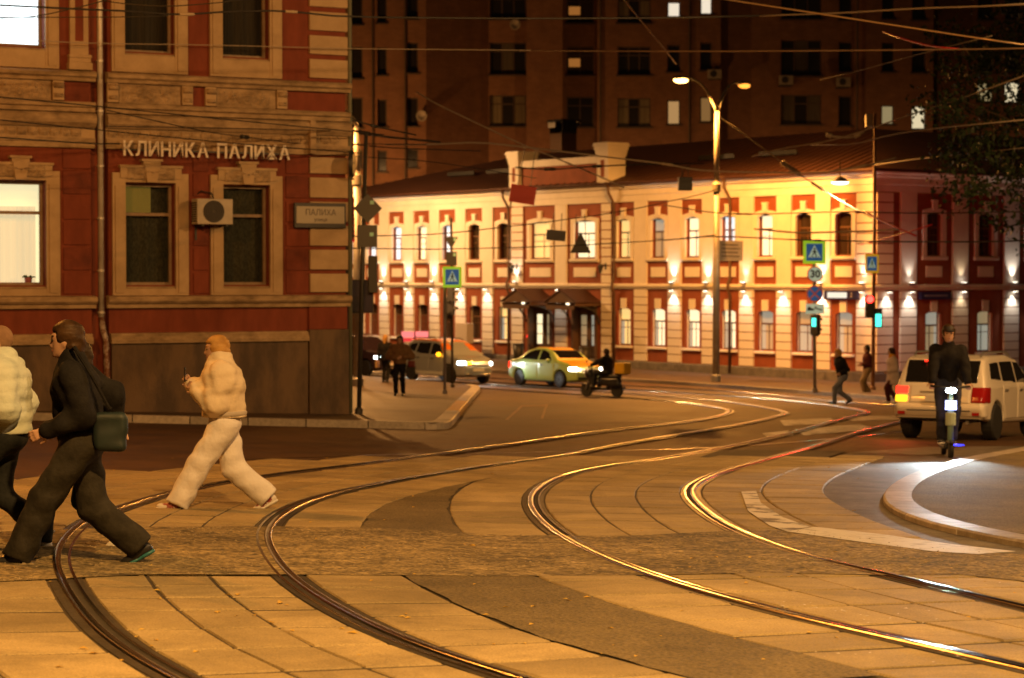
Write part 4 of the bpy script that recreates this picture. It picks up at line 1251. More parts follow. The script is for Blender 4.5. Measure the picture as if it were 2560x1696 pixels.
# ---- porches with double doors
def porch(s, kind):
    P = link('porch', None, house, (s, 0, 0))
    z0, z1, hw, dp = 3.12, 3.66, 1.12, 1.55
    for sg in (-1, 1):
        mb = MB()
        a, b = sg*(hw+0.12), 0.0
        mb.hexa([(a, -dp, z0-0.06), (a, -0.02, z0-0.06), (b, -0.02, z1), (b, -dp, z1), (a, -dp, z0), (a, -0.02, z0), (b, -0.02, z1+0.07), (b, -dp, z1+0.07)])
        mb.build('roof_slope', M_ROOF, P)
    mb = MB(); mb.prism([(-hw, z0-0.05), (hw, z0-0.05), (0, z1-0.02)], -dp+0.05, -dp+0.09); mb.build('gable', M_WOODDK, P)
    for sg in (-1, 1):
        mb = MB(); mb.box(sg*hw-0.05, sg*hw+0.05, -dp+0.05, -0.02, z0-0.20, z0-0.07); mb.build('beam', M_WOODDK, P)
        mb = MB(); x = sg*hw
        mb.tube([(x, -0.04, 2.1), (x, -0.10, 2.35), (x, -0.45, 2.72), (x, -0.95, 2.88), (x, -1.35, 2.93)], 0.045, 6); mb.tube([(x, -0.3, 2.9), (x, -0.42, 2.8), (x, -0.36, 2.7), (x, -0.26, 2.76)], 0.03, 6)
        mb.build('bracket', M_METALDK, P)
    mb = MB(); mb.box(-hw+0.06, hw-0.06, -dp+0.02, -dp+0.045, 2.74, 2.95); mb.build('fascia', M_WOODDK, P)
    mb = MB(); mb.box(0.55, 0.75, -dp-0.04, -dp+0.0, 2.98, 3.06); mb.build('lamp', emission('porch_lamp', (1.0, 0.85, 0.55), 9.0 if kind else 3.0), P)
    # jambs and the two leaves
    mb = MB(); mb.box(-0.95, -0.80, -0.10, 0.32, 0.05, 2.95); mb.box(0.80, 0.95, -0.10, 0.32, 0.05, 2.95); mb.box(-0.80, 0.80, -0.10, 0.32, 2.75, 2.95); mb.build('door_frame', M_WOODDK, P)
    for sg in (-1, 1):
        D = link('door', None, P)
        x0, x1 = (0.01, 0.78) if sg > 0 else (-0.78, -0.01)
    # the leaves sit one level down from the porch
    for sg in (-1, 1):
        pass
    return P
def door_leaf(s, sg, kind):
    x0, x1 = (s+0.01, s+0.78) if sg > 0 else (s-0.78, s-0.01)
    mb = MB(); y0, y1 = 0.24, 0.30
    mb.box(x0, x0+0.16, y0, y1, 0.06, 2.74); mb.box(x1-0.16, x1, y0, y1, 0.06, 2.74); mb.box(x0+0.16, x1-0.16, y0, y1, 0.06, 1.02); mb.box(x0+0.16, x1-0.16, y0, y1, 2.48, 2.74)
    mb.box(x0+0.2, x1-0.2, y0-0.02, y0-0.001, 0.2, 0.88)
    for z in (1.48, 1.96): mb.box(x0+0.16, x1-0.16, y0, y1, z, z+0.04)
    D = mb.build('door', M_WOODDK, house)
    for z in (1.02, 1.52, 2.00):
        q = MB(); q.quad((x0+0.16, 0.27, z), (x1-0.16, 0.27, z), (x1-0.16, 0.27, z+0.46), (x0+0.16, 0.27, z+0.46)); q.build('pane', PANES[kind], D)
    q = MB(); hx = x0+0.06 if sg > 0 else x1-0.06
    q.tube([(hx, 0.2, 1.0), (hx, 0.17, 1.02), (hx, 0.17, 1.3), (hx, 0.2, 1.32)], 0.015, 6); q.build('handle', M_METALDK, D)
for s, k in ((-22.2, 'p'), (-18.75, 'd')):
    P = porch(s, k == 'd')
    for c in list(P.children):
        if c.data is None: bpy.data.objects.remove(c)
    door_leaf(s, -1, k); door_leaf(s, 1, 'd' if k == 'p' else 'g')
# keypad light beside the door
bxo('intercom', -23.28, -23.16, -0.04, -0.003, 1.3, 1.45, emission('red_led', (1.0, 0.03, 0.02), 2.5), house)

# ---- lanterns on the two quoins of the middle part
for s in (-24.01, -17.1):
    L = link('wall_lantern', None, house, (s, 0, 4.75))
    mb = MB(); mb.tube([(0, -0.09, 0.05), (0, -0.30, 0.12), (0, -0.42, 0.05)], 0.025, 6); mb.box(-0.05, 0.05, -0.11, -0.09, -0.12, 0.18); mb.build('arm', M_METALDK, L)
    mb = MB(); mb.lathe([(0.05, -0.30), (0.13, -0.02), (0.17, 0.0), (0.03, 0.14), (0.01, 0.24)], 6, (0, -0.42, 0)); mb.build('lantern', M_METALDK, L)

# ---- roof: two hipped slopes over the front, one over the wing, standing seams
RH = 10.85; ov = 0.45
e = EAVE + 0.075
r = MB()
A = (-LEN-ov, -ov, e); B = (ov, -ov, e); Cc = (ov, WING, e); D_ = (-LEN-ov, DEP+ov, e); E = (-LEN+12.5, DEP/2, RH); Fp = (-DEP/2, DEP/2, RH); H = (-DEP/2, WING, RH); I = (-DEP-ov, DEP+ov, e); J = (-DEP-ov, WING, e)
for q in ((A, B, Fp, E), (B, Cc, H, Fp), (A, E, D_), (D_, E, Fp, I), (I, Fp, H, J)):
    i = len(r.v); r.v += list(q); r.f.append(tuple(range(i, i+len(q))))
roof = r.build('roof', M_ROOF, house, fixn=False)
nrm = math.hypot(DEP/2+ov, RH-e); ang = math.atan2(RH-e, DEP/2+ov)
seam = MB().box(-0.02, 0.02, 0, 1, 0.004, 0.045).mesh('seam', M_ROOF)
for k in range(int((LEN-1)/0.55)):
    x = -0.3 - k*0.55
    L = nrm if (-LEN+12.5 < x < -DEP/2) else nrm * ((ov-x)/(DEP/2+ov) if x > -DEP/2 else max(0.02, (x+LEN+ov)/(12.5+ov)))
    link('seam', seam, roof, (x, -ov, e), (ang, 0, 0), (1, L*0.985, 1))
mb = MB(); mb.tube([(-LEN-ov, -ov-0.05, e-0.02), (ov+0.05, -ov-0.05, e-0.02), (ov+0.05, WING, e-0.02)], 0.07, 6); mb.build('gutter', M_ROOF, roof)
for x in (-32, -28.5, -12.0, -8.0): 
    mb = MB(); mb.box(x-1.2, x+1.2, 2.2, 2.24, e+1.02, e+1.22); mb.build('snow_guard', M_METALDK, roof)

# ---- attic between two piers, chimneys
def pier(s, w, ztop):
    p = bxo('attic_pier', s-w/2, s+w/2, -0.30, 0.75, 8.63, ztop-0.62, M_FCREAM, house)
    bxo('niche', s-w*0.16, s+w*0.16, -0.306, -0.301, 8.95, ztop-0.8, M_FRED, p)
    for z0, z1, ex in ((ztop-0.62, ztop-0.50, 0.04), (ztop-0.50, ztop-0.34, 0.06), (ztop-0.34, ztop-0.16, 0.10), (ztop-0.16, ztop-0.08, 0.15), (ztop-0.08, ztop, 0.12)):
        bxo('cap', s-w/2-ex, s+w/2+ex, -0.30-ex, 0.75+ex, z0+0.001, z1, M_FCREAM, p)
pier(-24.0, 0.75, 10.45); pier(-17.1, 0.82, 10.55)
bxo('attic_wall', -23.55, -17.6, -0.12, 0.35, 8.63, 9.62, M_FRED, house)
bxo('attic_coping', -23.55, -17.6, -0.22, 0.45, 9.622, 9.95, M_FCREAM, house)
def px_roof(px, py, y): 
    s, z = FB.front(px, py, y); return s, z
sC, zC = FB.front(1408, 345, 7)
CH = link('chimney', None, house, (sC, 7, 0))
bxo('stack', -0.5, 0.5, -0.5, 0.5, 9.0, 11.9, M_WOODDK, CH); bxo('cowl', -0.62, 0.72, -0.62, 0.62, 12.5, 12.62, M_METALDK, CH); bxo('lit_cowl_face', -0.5, 0.1, -0.63, -0.55, 12.2, 12.49, emission('cowl_gleam', (1.0, 0.55, 0.18), 0.8) if False else M_FCREAM, CH); bxo('leg', -0.55, -0.5, -0.5, 0.5, 11.9, 12.5, M_METALDK, CH); bxo('leg', 0.5, 0.55, -0.5, 0.5, 11.9, 12.5, M_METALDK, CH)

# ---- drain pipes
for s in (-24.75, -16.55, -8.98+0.35):
    D = link('downspout', None, house)
    mb = MB(); mb.tube([(s, -0.42, 8.5), (s, -0.40, 8.2), (s+0.12, -0.16, 7.7), (s+0.12, -0.14, 7.2), (s+0.12, -0.14, 4.2), (s+0.12, -0.26, 4.0), (s+0.12, -0.26, 3.7), (s+0.12, -0.14, 3.5), (s+0.12, -0.14, 0.1)], 0.065, 8)
    mb.build('pipe', M_WOODDK, D, smooth=True)
    mb = MB(); mb.lathe([(0.07, 0), (0.16, 0.18), (0.17, 0.25)], 10, (s, -0.42, 8.42)); mb.build('hopper', M_WOODDK, D)
    for z in (1.2, 2.6, 5.2, 6.6): 
        mb = MB(); mb.lathe([(0.08, z), (0.08, z+0.05)], 8, (s+0.12, -0.14, 0)); mb.build('clamp', M_METALDK, D)

# illuminated street plate near the corner
np_ = thing('house_number_sign', 'long dark blue house plate with a lit middle near the corner', 'sign', FB.w(-1.75, -0.1, 3.38), FB.rz)
bxo('case', -0.95, 0.95, -0.10, 0.10, -0.02, 0.33, mat('blue_case', (0.03, 0.03, 0.12), 0.4), np_)
bxo('lit_face', -0.75, 0.35, -0.115, -0.101, 0.04, 0.27, emission('plate_white', (1.0, 0.85, 0.65), 1.1), np_)
text_mesh('number', '2', 0.26, M_FCREAM, np_, (0.62, -0.112, 0.155), (R(90), 0, 0), 0.003)
sp = thing('blue_plate', 'long dark blue street plate on the dim side wall', 'sign', FB.w(0.1, 3.4, 3.35), FB.rz + R(90))
bxo('case', -0.9, 0.9, -0.10, 0.10, 0, 0.32, mat('blue_case', (0.03, 0.03, 0.12), 0.4), sp)
bxo('line', -0.7, 0.7, -0.112, -0.101, 0.12, 0.2, mat('plate_grey', (0.2, 0.2, 0.3), 0.5), sp)

# ---- pavement along the far house
fk = [(520,875),(870,905),(1220,932),(1400,944),(1568,955),(1771,968),(2000,985),(2200,1000),(2420,1012),(2800,1020)]
kerb_line = [ground(*p) for p in fk]
mb = MB()
rows = []
for p in kerb_line:
    q = p - FB.o
    s = q.dot(FB.x); d = q.dot(FB.y)
    row = []
    for k in range(7):
        y = d + (0.6 - d) * k / 6 if s < 0 else d + (0.6-d)*k/6
        w = FB.o + FB.x*s + FB.y*y
        mb.v.append((w.x, w.y, G(w.x, w.y)+0.13)); row.append(len(mb.v)-1)
    rows.append(row)
for a, b in zip(rows[:-1], rows[1:]):
    for k in range(6): mb.f.append((a[k], a[k+1], b[k+1], b[k]))
tag(mb.build('pavement_far', M_WALK, fixn=False), 'reddish pavement along the long house', 'pavement', kind='structure')
w0 = FB.w(0, -1, 0)
mb = MB()
for a in (0.0, 0.5, 1.0):
    for b in (0.0, 0.33, 0.66, 1.0):
        q = FB.w(-2 + 26*a, -4 + 34*b, 0); mb.v.append((q.x, q.y, G(q.x, q.y)+0.126))
for i in range(2):
    for j in range(3): mb.f.append((i*4+j, i*4+j+1, (i+1)*4+j+1, (i+1)*4+j))
tag(mb.build('pavement_side', M_WALK, fixn=False), 'pavement along the dim side wall of the long house', 'pavement', kind='structure')
kr, _l = kerb('kerb_far', 'grey kerb in front of the long house', fk, 0.18, 0.14, 0.0, 1, length=2.0)
# ------------------------------------------------------------------ brick apartment block behind
M_BRICK = mat('tower_brick', (0.17, 0.085, 0.05), 0.85, c2=(0.23, 0.115, 0.065), scale=1.2, bump=0.3, bscale=9)
def brick_detail(m):
    n, l = m.node_tree.nodes, m.node_tree.links
    b = n['Principled BSDF']; tc = n.new('ShaderNodeTexCoord'); mp = n.new('ShaderNodeMapping'); mp.inputs['Rotation'].default_value = (R(90), 0, 0)
    br = n.new('ShaderNodeTexBrick'); br.inputs['Scale'].default_value = 1.0; br.inputs['Brick Width'].default_value = 0.5; br.inputs['Row Height'].default_value = 0.16; br.inputs['Mortar Size'].default_value = 0.012
    br.inputs['Color1'].default_value = (1, 1, 1, 1); br.inputs['Color2'].default_value = (0.82, 0.78, 0.76, 1); br.inputs['Mortar'].default_value = (0.72, 0.7, 0.68, 1)
    mx = n.new('ShaderNodeMixRGB'); mx.blend_type = 'MULTIPLY'; mx.inputs['Fac'].default_value = 0.8
    src = b.inputs['Base Color'].links[0].from_socket
    l.new(tc.outputs['Object'], mp.inputs['Vector']); l.new(mp.outputs['Vector'], br.inputs['Vector'])
    l.new(src, mx.inputs['Color1']); l.new(br.outputs['Color'], mx.inputs['Color2']); l.new(mx.outputs['Color'], b.inputs['Base Color'])
brick_detail(M_BRICK)
TY = 140.0
TZ = G(0, TY)
tower = thing('apartment_block', 'tall dark brick apartment block rising behind the long house', 'building', (0, TY, TZ), 0)
K = TY / F
def tx(px, d=0): return (px - 1280) * (TY + d) / F
def tz(py, d=0): return at(1280, py, TY + d).z - TZ
TOP = 38.0
# plan of the front: (px from, px to, depth)
SEG = [(620, 870, -0.5), (870, 1066, 0.0), (1222, 1316, 3.2), (1316, 1406, 1.6), (1406, 1492, 3.0), (1492, 1800, 1.6), (1800, 2160, 2.4), (2160, 2330, 1.6), (2330, 2800, 3.0)]
WINP = {
 1: [(873, 908, [(-15, 62), (116, 197), (243, 320), (374, 420)]), (944, 968, [(-18, 58), (118, 188), (248, 318), (376, 430)]), (1017, 1046, [(-25, 48), (106, 183), (244, 316), (372, 420)])],
 2: [(1224, 1316, [(-25, 48), (106, 187), (238, 316)])],
 4: [(1416, 1484, [(-20, 58), (116, 188), (242, 318)])],
 5: [(1543, 1626, [(-22, 58), (116, 188), (245, 318)]), (1667, 1700, [(4, 43), (112, 180), (250, 312)]), (1749, 1779, [(-12, 36), (106, 176), (242, 306)])],
 6: [(1950, 2052, [(-35, 48), (100, 190), (237, 312)]), (2094, 2128, [(-30, 50), (105, 180), (240, 315)])],
 7: [(2201, 2233, [(-28, 48), (106, 180), (263, 312)]), (2276, 2312, [(-25, 50), (108, 182), (264, 324)])],
 8: [(2440, 2480, [(-25, 50), (108, 182), (205, 255)]), (2508, 2548, [(-25, 50), (108, 182), (204, 258)])],
}
LITW = {(5, 1, 0): 'tw_white', (5, 2, 0): 'tw_white', (5, 0, 2): 'tw_cur', (5, 1, 2): 'tw_warm', (5, 2, 2): 'tw_dimwarm', (7, 0, 2): 'tw_yel', (7, 1, 2): 'tw_cream', (8, 0, 2): 'tw_yel', (8, 1, 2): 'tw_cream', (5, 0, 0): 'tw_cur', (2, 0, 2): 'tw_cur', (2, 0, 1): 'tw_cur2', (6, 0, 1): 'tw_cur2', (6, 0, 2): 'tw_cur2', (4, 0, 0): 'tw_loggia', (4, 0, 1): 'tw_loggia'}
M_T = {'tw_white': emission('tw_white', (1.0, 0.85, 0.65), 0.9), 'tw_warm': emission('tw_warm', (1.0, 0.55, 0.2), 0.42), 'tw_dimwarm': emission('tw_dimwarm', (1.0, 0.5, 0.15), 0.22), 'tw_yel': emission('tw_yel', (1.0, 0.75, 0.35), 0.28),
       'tw_cream': emission('tw_cream', (1.0, 0.82, 0.50), 0.75), 'tw_cur': mat('tw_cur', (0.12, 0.10, 0.07), 0.9, c2=(0.20, 0.17, 0.11), scale=1.5, stretch=(6, 1, 0.3)), 'tw_cur2': mat('tw_cur2', (0.06, 0.05, 0.04), 0.9, c2=(0.10, 0.085, 0.06), scale=1.5, stretch=(6, 1, 0.3)),
       'dark': mat('tower_glass', (0.02, 0.017, 0.014), 0.12), 'tw_loggia': mat('loggia_dark', (0.04, 0.025, 0.018), 0.9)}
tw = MB()
M_TFRAME = mat('tower_frame', (0.075, 0.05, 0.035), 0.6)
for i, (p0, p1, d) in enumerate(SEG):
    hs = []
    for wi, (a, b, rows) in enumerate(WINP.get(i, [])):
        for ri, (y0, y1) in enumerate(rows):
            x0, x1, z0, z1 = tx(a, d), tx(b, d), tz(y1, d), tz(y0, d)
            hs.append((x0, x1, z0, z1))
            W = link('window', None, tower)
            fr = MB(); t = 0.09; yy = d + 0.22
            n = max(1, round((x1-x0)/0.85))
            fr.box(x0, x1, yy, yy+0.07, z0, z0+t); fr.box(x0, x1, yy, yy+0.07, z1-t, z1)
            for k in range(n+1):
                xx = x0 + (x1-x0-t)*k/n
                fr.box(xx, xx+t, yy, yy+0.07, z0+t, z1-t)
            if n > 1: fr.box(x0+t, x1-t, yy+0.005, yy+0.065, z1-0.62, z1-0.54)
            fr.build('frame', M_TFRAME, W)
            kind = LITW.get((i, wi, ri), 'dark')
            for k in range(n):
                xa = x0 + (x1-x0-t)*k/n + t; xb = x0 + (x1-x0-t)*(k+1)/n
                q = MB(); q.quad((xa, yy+0.03, z0+t), (xb, yy+0.03, z0+t), (xb, yy+0.03, z1-t), (xa, yy+0.03, z1-t))
                kk = kind
                if kind in ('tw_cur', 'tw_cur2') and (k + ri) % 2: kk = 'dark'
                if kind == 'tw_cream' and n == 1: kk = kind
                q.build('pane', M_T[kk], W)
            s = MB(); s.box(x0-0.1, x1+0.1, d-0.10, d+0.2, z0-0.10, z0-0.003); s.build('sill', M_TFRAME, W)
            if i == 4 and ri < 2:
                s = MB(); s.box(x0+0.15, x0+0.15+0.75, d+0.30-0.10, d+0.21, z0+0.55, z0+1.1); s.build('lit_pane', emission('loggia_lit', (1.0, 0.36, 0.07), 0.30), W)
    holed_wall(tw, tx(p0, d), tx(p1, d), -1, TOP, hs, d, 0.3)
for (a, b) in zip(SEG[:-1], SEG[1:]):
    if a[1] == b[0]:
        xa = tx(a[1], a[2]); xb = tx(b[0], b[2])
        tw.quad((xa, a[2], -1), (xb, b[2], -1), (xb, b[2], TOP), (xa, a[2], TOP))
# the deep flank between the left wing and the recess
tw.quad((tx(1066), 0, -1), (tx(1222, 3.2), 3.2, -1), (tx(1222, 3.2), 3.2, TOP), (tx(1066), 0, TOP))
x0, x1 = tx(620, -0.5), tx(2800, 3)
tw.quad((x0, -0.5, -1), (x0, 16, -1), (x0, 16, TOP), (x0, -0.5, TOP)); tw.quad((x1, 3, -1), (x1, 16, -1), (x1, 16, TOP), (x1, 3, TOP)); tw.quad((x0, 16, -1), (x1, 16, -1), (x1, 16, TOP), (x0, 16, TOP))
tw.quad((x0, 3.3, TOP), (x1, 3.3, TOP), (x1, 16, TOP), (x0, 16, TOP))
tw.build('wall', M_BRICK, tower, fixn=False)
for px in (933, 1014, 1500, 1722, 2140):
    d = 0 if px < 1100 else 1.6
    mb = MB(); mb.tube([(tx(px, d), d-0.1, 0), (tx(px, d), d-0.1, TOP)], 0.07, 6); mb.build('downpipe', M_TFRAME, tower)
for px, py, d, who in ((1288, 62, 3.0, 'upper'), (1054, 290, 0, 'lower')):
    p = at(px, py, TY + d - 0.4)
    S = thing('satellite_dish', 'round pale satellite dish, %s of the two on the brick block' % who, 'satellite dish', p, 0, 'satellite dishes')
    mb = MB(); mb.lathe([(0.02, 0.12), (0.22, 0.06), (0.36, -0.06), (0.34, -0.07), (0.2, 0.04), (0.02, 0.09)], 16, axis='y'); mb.build('dish', mat('dish_grey', (0.30, 0.27, 0.24), 0.6), S, smooth=True)
    mb = MB(); mb.tube([(0, 0.1, 0), (0, 0.42, -0.1)], 0.03, 6); mb.tube([(0, 0.1, -0.3), (0, -0.3, -0.1)], 0.015, 5); mb.build('arm', M_METALDK, S)
for k, (px, py, lab) in enumerate([(1787, 185, 'white air conditioner box right of the lamp on the brick block'), (2110, 205, 'pale air conditioner box under a dark tower window'), (1966, 200, 'dim air conditioner box under the widest dark tower window')]):
    p = at(px, py, TY + 1.2)
    A = thing('tower_air_conditioner', lab, 'air conditioner', p, 0, 'air conditioners on the brick block')
    bxo('casing', -0.45, 0.45, -0.0, 0.35, -0.3, 0.3, mat('ac_old', (0.25, 0.22, 0.19), 0.6), A, 0.02)
    mb = MB(); mb.lathe([(0.22, -0.012), (0.22, -0.001)], 14, (-0.08, 0, 0), 'y'); mb.build('fan_grille', M_METALDK, A)
    bxo('bracket', -0.4, 0.4, 0.1, 1.4, -0.36, -0.305, M_METALDK, A)

# added lamps, unseen behind the long house, to light the brick block
for k, (x, y, lab) in enumerate([(-14, 131, 'added unseen lamp behind the long house, near the lit wing of the brick block'), (6, 131, 'added unseen lamp behind the long house, below the plain middle of the brick block'), (24, 133, 'added unseen lamp behind the long house, on the side of the tree')]):
    L = thing('added_tower_lamp', lab, 'street lamp', (x, y, G(x, y)), 0, 'added tower lamps')
    mb = MB(); mb.tube([(0, 0, 0), (0, 0, 5.2)], [0.07, 0.05], 10); mb.build('post', M_METALDK, L, smooth=True)
    mb = MB(); mb.lathe([(0.05, 5.2), (0.16, 5.25), (0.22, 5.45), (0.16, 5.65), (0.04, 5.7)], 14); mb.build('globe', emission('globe_lamp', (1.0, 0.45, 0.12), 6.0), L, smooth=True)
    d = bpy.data.lights.new('added_tower_light', 'POINT'); d.energy = W_TOWER_LAMPS[k]; d.color = SODIUM; d.shadow_soft_size = 0.25
    o = bpy.data.objects.new('added_tower_light', d); o.location = (0, 0, 6.0); o.parent = L; col.objects.link(o)
# ------------------------------------------------------------------ lamps, poles, signs, wires
M_POLE = mat('grey_pole', (0.30, 0.29, 0.28), 0.5, 0.4, c2=(0.22, 0.20, 0.19), scale=3)
M_POLE_Y = mat('light_pole', (0.30, 0.27, 0.22), 0.5, 0.2)
M_POLE_DK = mat('dark_pole', (0.055, 0.055, 0.055), 0.5, 0.4)
M_RUST = mat('rusty_pole', (0.28, 0.15, 0.08), 0.7, c2=(0.20, 0.09, 0.045), scale=4)
M_SODIUMLENS = emission('sodium_lens', (1.0, 0.50, 0.12), 14.0)
M_SODIUMDIM = emission('sodium_lens_turned', (1.0, 0.33, 0.04), 2.4)

def lamp_head(parent, p, d, watts, name='lamp_head', lens=None, angle=178, aim=None, colour=SODIUM):
    """cobra-head luminaire at p, pointing along d in plan"""
    d = Vector(d).normalized()
    a = math.atan2(d.y, d.x)
    H = link(name, MB().lathe([(0.03, -0.38), (0.11, -0.30), (0.16, -0.05), (0.17, 0.15), (0.12, 0.30), (0.03, 0.34)], 12, axis='x').mesh('lamp_housing', M_POLE_Y, True), parent, p, (0, 0, a), (1, 1, 0.62))
    lb = MB(); lb.ball((0.03, 0, -0.13), (0.32, 0.18, 0.20), 14, 8); link('lens', lb.mesh('lens', lens or M_SODIUMLENS, True), H)
    spot('street_light', parent, Vector(p) + Vector((0, 0, -0.50)), aim or (Vector(p) + d*1.0 + Vector((0, 0, -6))), watts, colour, angle, 0.15, 0.12)
    return H

def street_lamp(label, base, height, arms, watts, mat_low=None, rise=1.6, group='street lamps', name='street_lamp', collar=0.55, aim=None, colour=SODIUM):
    L = thing(name, label, 'street lamp', base, 0, group)
    h0 = height * collar
    mb = MB(); mb.tube([(0, 0, -0.1), (0, 0, h0)], [0.145, 0.125], 14); mb.build('lower_shaft', mat_low or M_POLE_Y, L, smooth=True)
    mb = MB(); mb.lathe([(0.125, h0-0.02), (0.17, h0), (0.17, h0+0.30), (0.12, h0+0.36), (0.09, h0+0.5)], 14); mb.build('collar', M_POLE_Y, L, smooth=False)
    mb = MB(); mb.tube([(0, 0, h0+0.4), (0, 0, height-rise)], [0.105, 0.085], 12); mb.build('upper_shaft', M_POLE_Y, L, smooth=True)
    mb = MB(); mb.lathe([(0.20, -0.05), (0.20, 0.25), (0.15, 0.30)], 14); mb.build('foot', mat_low or M_POLE_Y, L)
    for k, (dx, dy, up) in enumerate(arms):
        P = [(dx*t, dy*t, height - rise + rise*(1-(1-t)**2.2) + up*t*t) for t in (0, 0.08, 0.2, 0.4, 0.6, 0.8, 1.0)]
        mb = MB(); mb.tube(P, [0.075, 0.07, 0.06, 0.055, 0.05, 0.045, 0.04], 8); mb.build('arm', M_POLE_Y, L, smooth=True)
        d = Vector((dx, dy, 0)).normalized()
        lamp_head(L, Vector(P[-1]) + d*0.32, d, watts[k], lens=M_SODIUMDIM if k else None, aim=aim[k] if aim else None, colour=colour)
    return L

# the double lamp in view
bp = ground(1790, 955, 0.13)
hL = at(1700, 193, bp.y).z - bp.z
lamp1 = street_lamp('tall double street lamp with a glaring sodium head before the long house', Vector((bp.x, bp.y, G(bp.x, bp.y)+0.13)), hL-0.1, [(-1.15, -0.5, 0.0), (0.95, 0.9, -0.05)], [W_DOUBLE_NEAR, W_DOUBLE_FAR], M_POLE, rise=1.25, collar=0.63, colour=(1.0, 0.38, 0.062))
# the lamp behind the clinic corner; its head is above the frame
bx2 = at(893, 700, 70.0)
lamp2 = street_lamp('yellow lit lamp pole just behind the corner of the clinic', Vector((bx2.x, 70.0, G(bx2.x, 70.0)+0.13)), 9.3, [(-1.5, 0.4, 0.0), (-1.2, -1.1, 0)], [W_CORNER, W_CORNER*0.5], M_POLE, rise=0.9, collar=0.70)
q_ = FB.w(-30.5, -9.0, 0)
lamp3 = street_lamp('street lamp of the far street, hidden behind the clinic', Vector((q_.x, q_.y, G(q_.x, q_.y)+0.13)), 11.0, [(1.1, 0.9, 0), (-0.9, -0.9, 0)], [W_FARLEFT, W_FARLEFT*0.6], M_POLE, collar=0.60, colour=(1.0, 0.49, 0.16))
# lamps of the near street, outside the picture, that light the tracks
def near_lamp(label, x, y, h, arms, watts, colour=SODIUM_NEAR):
    return street_lamp(label, Vector((x, y, G(x, y)+0.0)), h, arms, watts, colour=colour)
near_lamp('street lamp beside the tracks, outside the picture on the side of the tree', 8.0, 14.0, 9.5, [(-1.6, 0.3, 0)], [W_RIGHT])
near_lamp('second street lamp beside the tracks, outside the picture beyond the white car', 15.0, 32.0, 9.5, [(-1.6, 0.0, 0)], [W_RIGHT_FAR], (1.0, 0.50, 0.16))
near_lamp('street lamp on the clinic side of the street, outside the picture', -11.5, 24.0, 9.5, [(1.6, 0.4, 0)], [W_LEFT], (1.0, 0.34, 0.045))
near_lamp('street lamp close beside the viewer, outside the picture', 4.6, 4.0, 10.0, [(-3.0, 1.2, 0)], [W_BEHIND], (1.0, 0.51, 0.14))

# ---- poles and signs
def sign_pole(label, px, py, top_px, top_py, r=0.05, m=M_POLE, dz=0.13, name='sign_pole', taper=1.0, Y=None):
    b = ground(px, py, dz)
    b = Vector((b.x, b.y, G(b.x, b.y) + dz))
    t = at(top_px, top_py, b.y) - b
    P = thing(name, label, 'pole', b)
    mb = MB(); mb.tube([(0, 0, -0.05), tuple(t)], [r, r*taper], 10); mb.build('shaft', m, P, smooth=True)
    mb = MB(); mb.lathe([(r*1.6, -0.02), (r*1.6, 0.10), (r*1.05, 0.14)], 10); mb.build('foot', m, P)
    return P, b
def rel(b, px, py, dy=0.0): return at(px, py, b.y + dy) - b
def plate_at(name, label, cat, b, x0, y0, x1, y1, dy=-0.09):
    """an Empty at the middle of a sign; returns it with its half width and half height in metres"""
    c = at((x0+x1)/2, (y0+y1)/2, b.y + dy)
    w = (x1-x0) * c.y / F / 2; h = (y1-y0) * c.y / F / 2
    return thing(name, label, cat, c), w, h
def disc(mb, r, y0, y1, n=28, c=(0, 0)):
    mb.lathe([(r, y0), (r, y1)], n, (c[0], 0, c[1]), 'y'); return mb
S_WHITE = mat('sign_white', (0.62, 0.66, 0.60), 0.35, emit=(0.55, 0.85, 0.62), es=0.32)  # faint emission of the sign faces stands in for reflected light
S_BLUE = mat('sign_blue', (0.02, 0.16, 0.55), 0.35, emit=(0.02, 0.25, 0.75), es=0.16)
S_LIME = mat('sign_lime', (0.50, 0.85, 0.04), 0.35, emit=(0.42, 0.85, 0.03), es=0.42)
S_YELLOW = mat('sign_yellow', (0.85, 0.55, 0.02), 0.35, emit=(0.95, 0.55, 0.02), es=0.30)
S_RED = mat('sign_red', (0.62, 0.03, 0.025), 0.35, emit=(0.6, 0.05, 0.03), es=0.05)
S_BLACK = mat('sign_black', (0.02, 0.02, 0.02), 0.5)
S_BACK = mat('sign_back', (0.085, 0.085, 0.085), 0.5, 0.3)

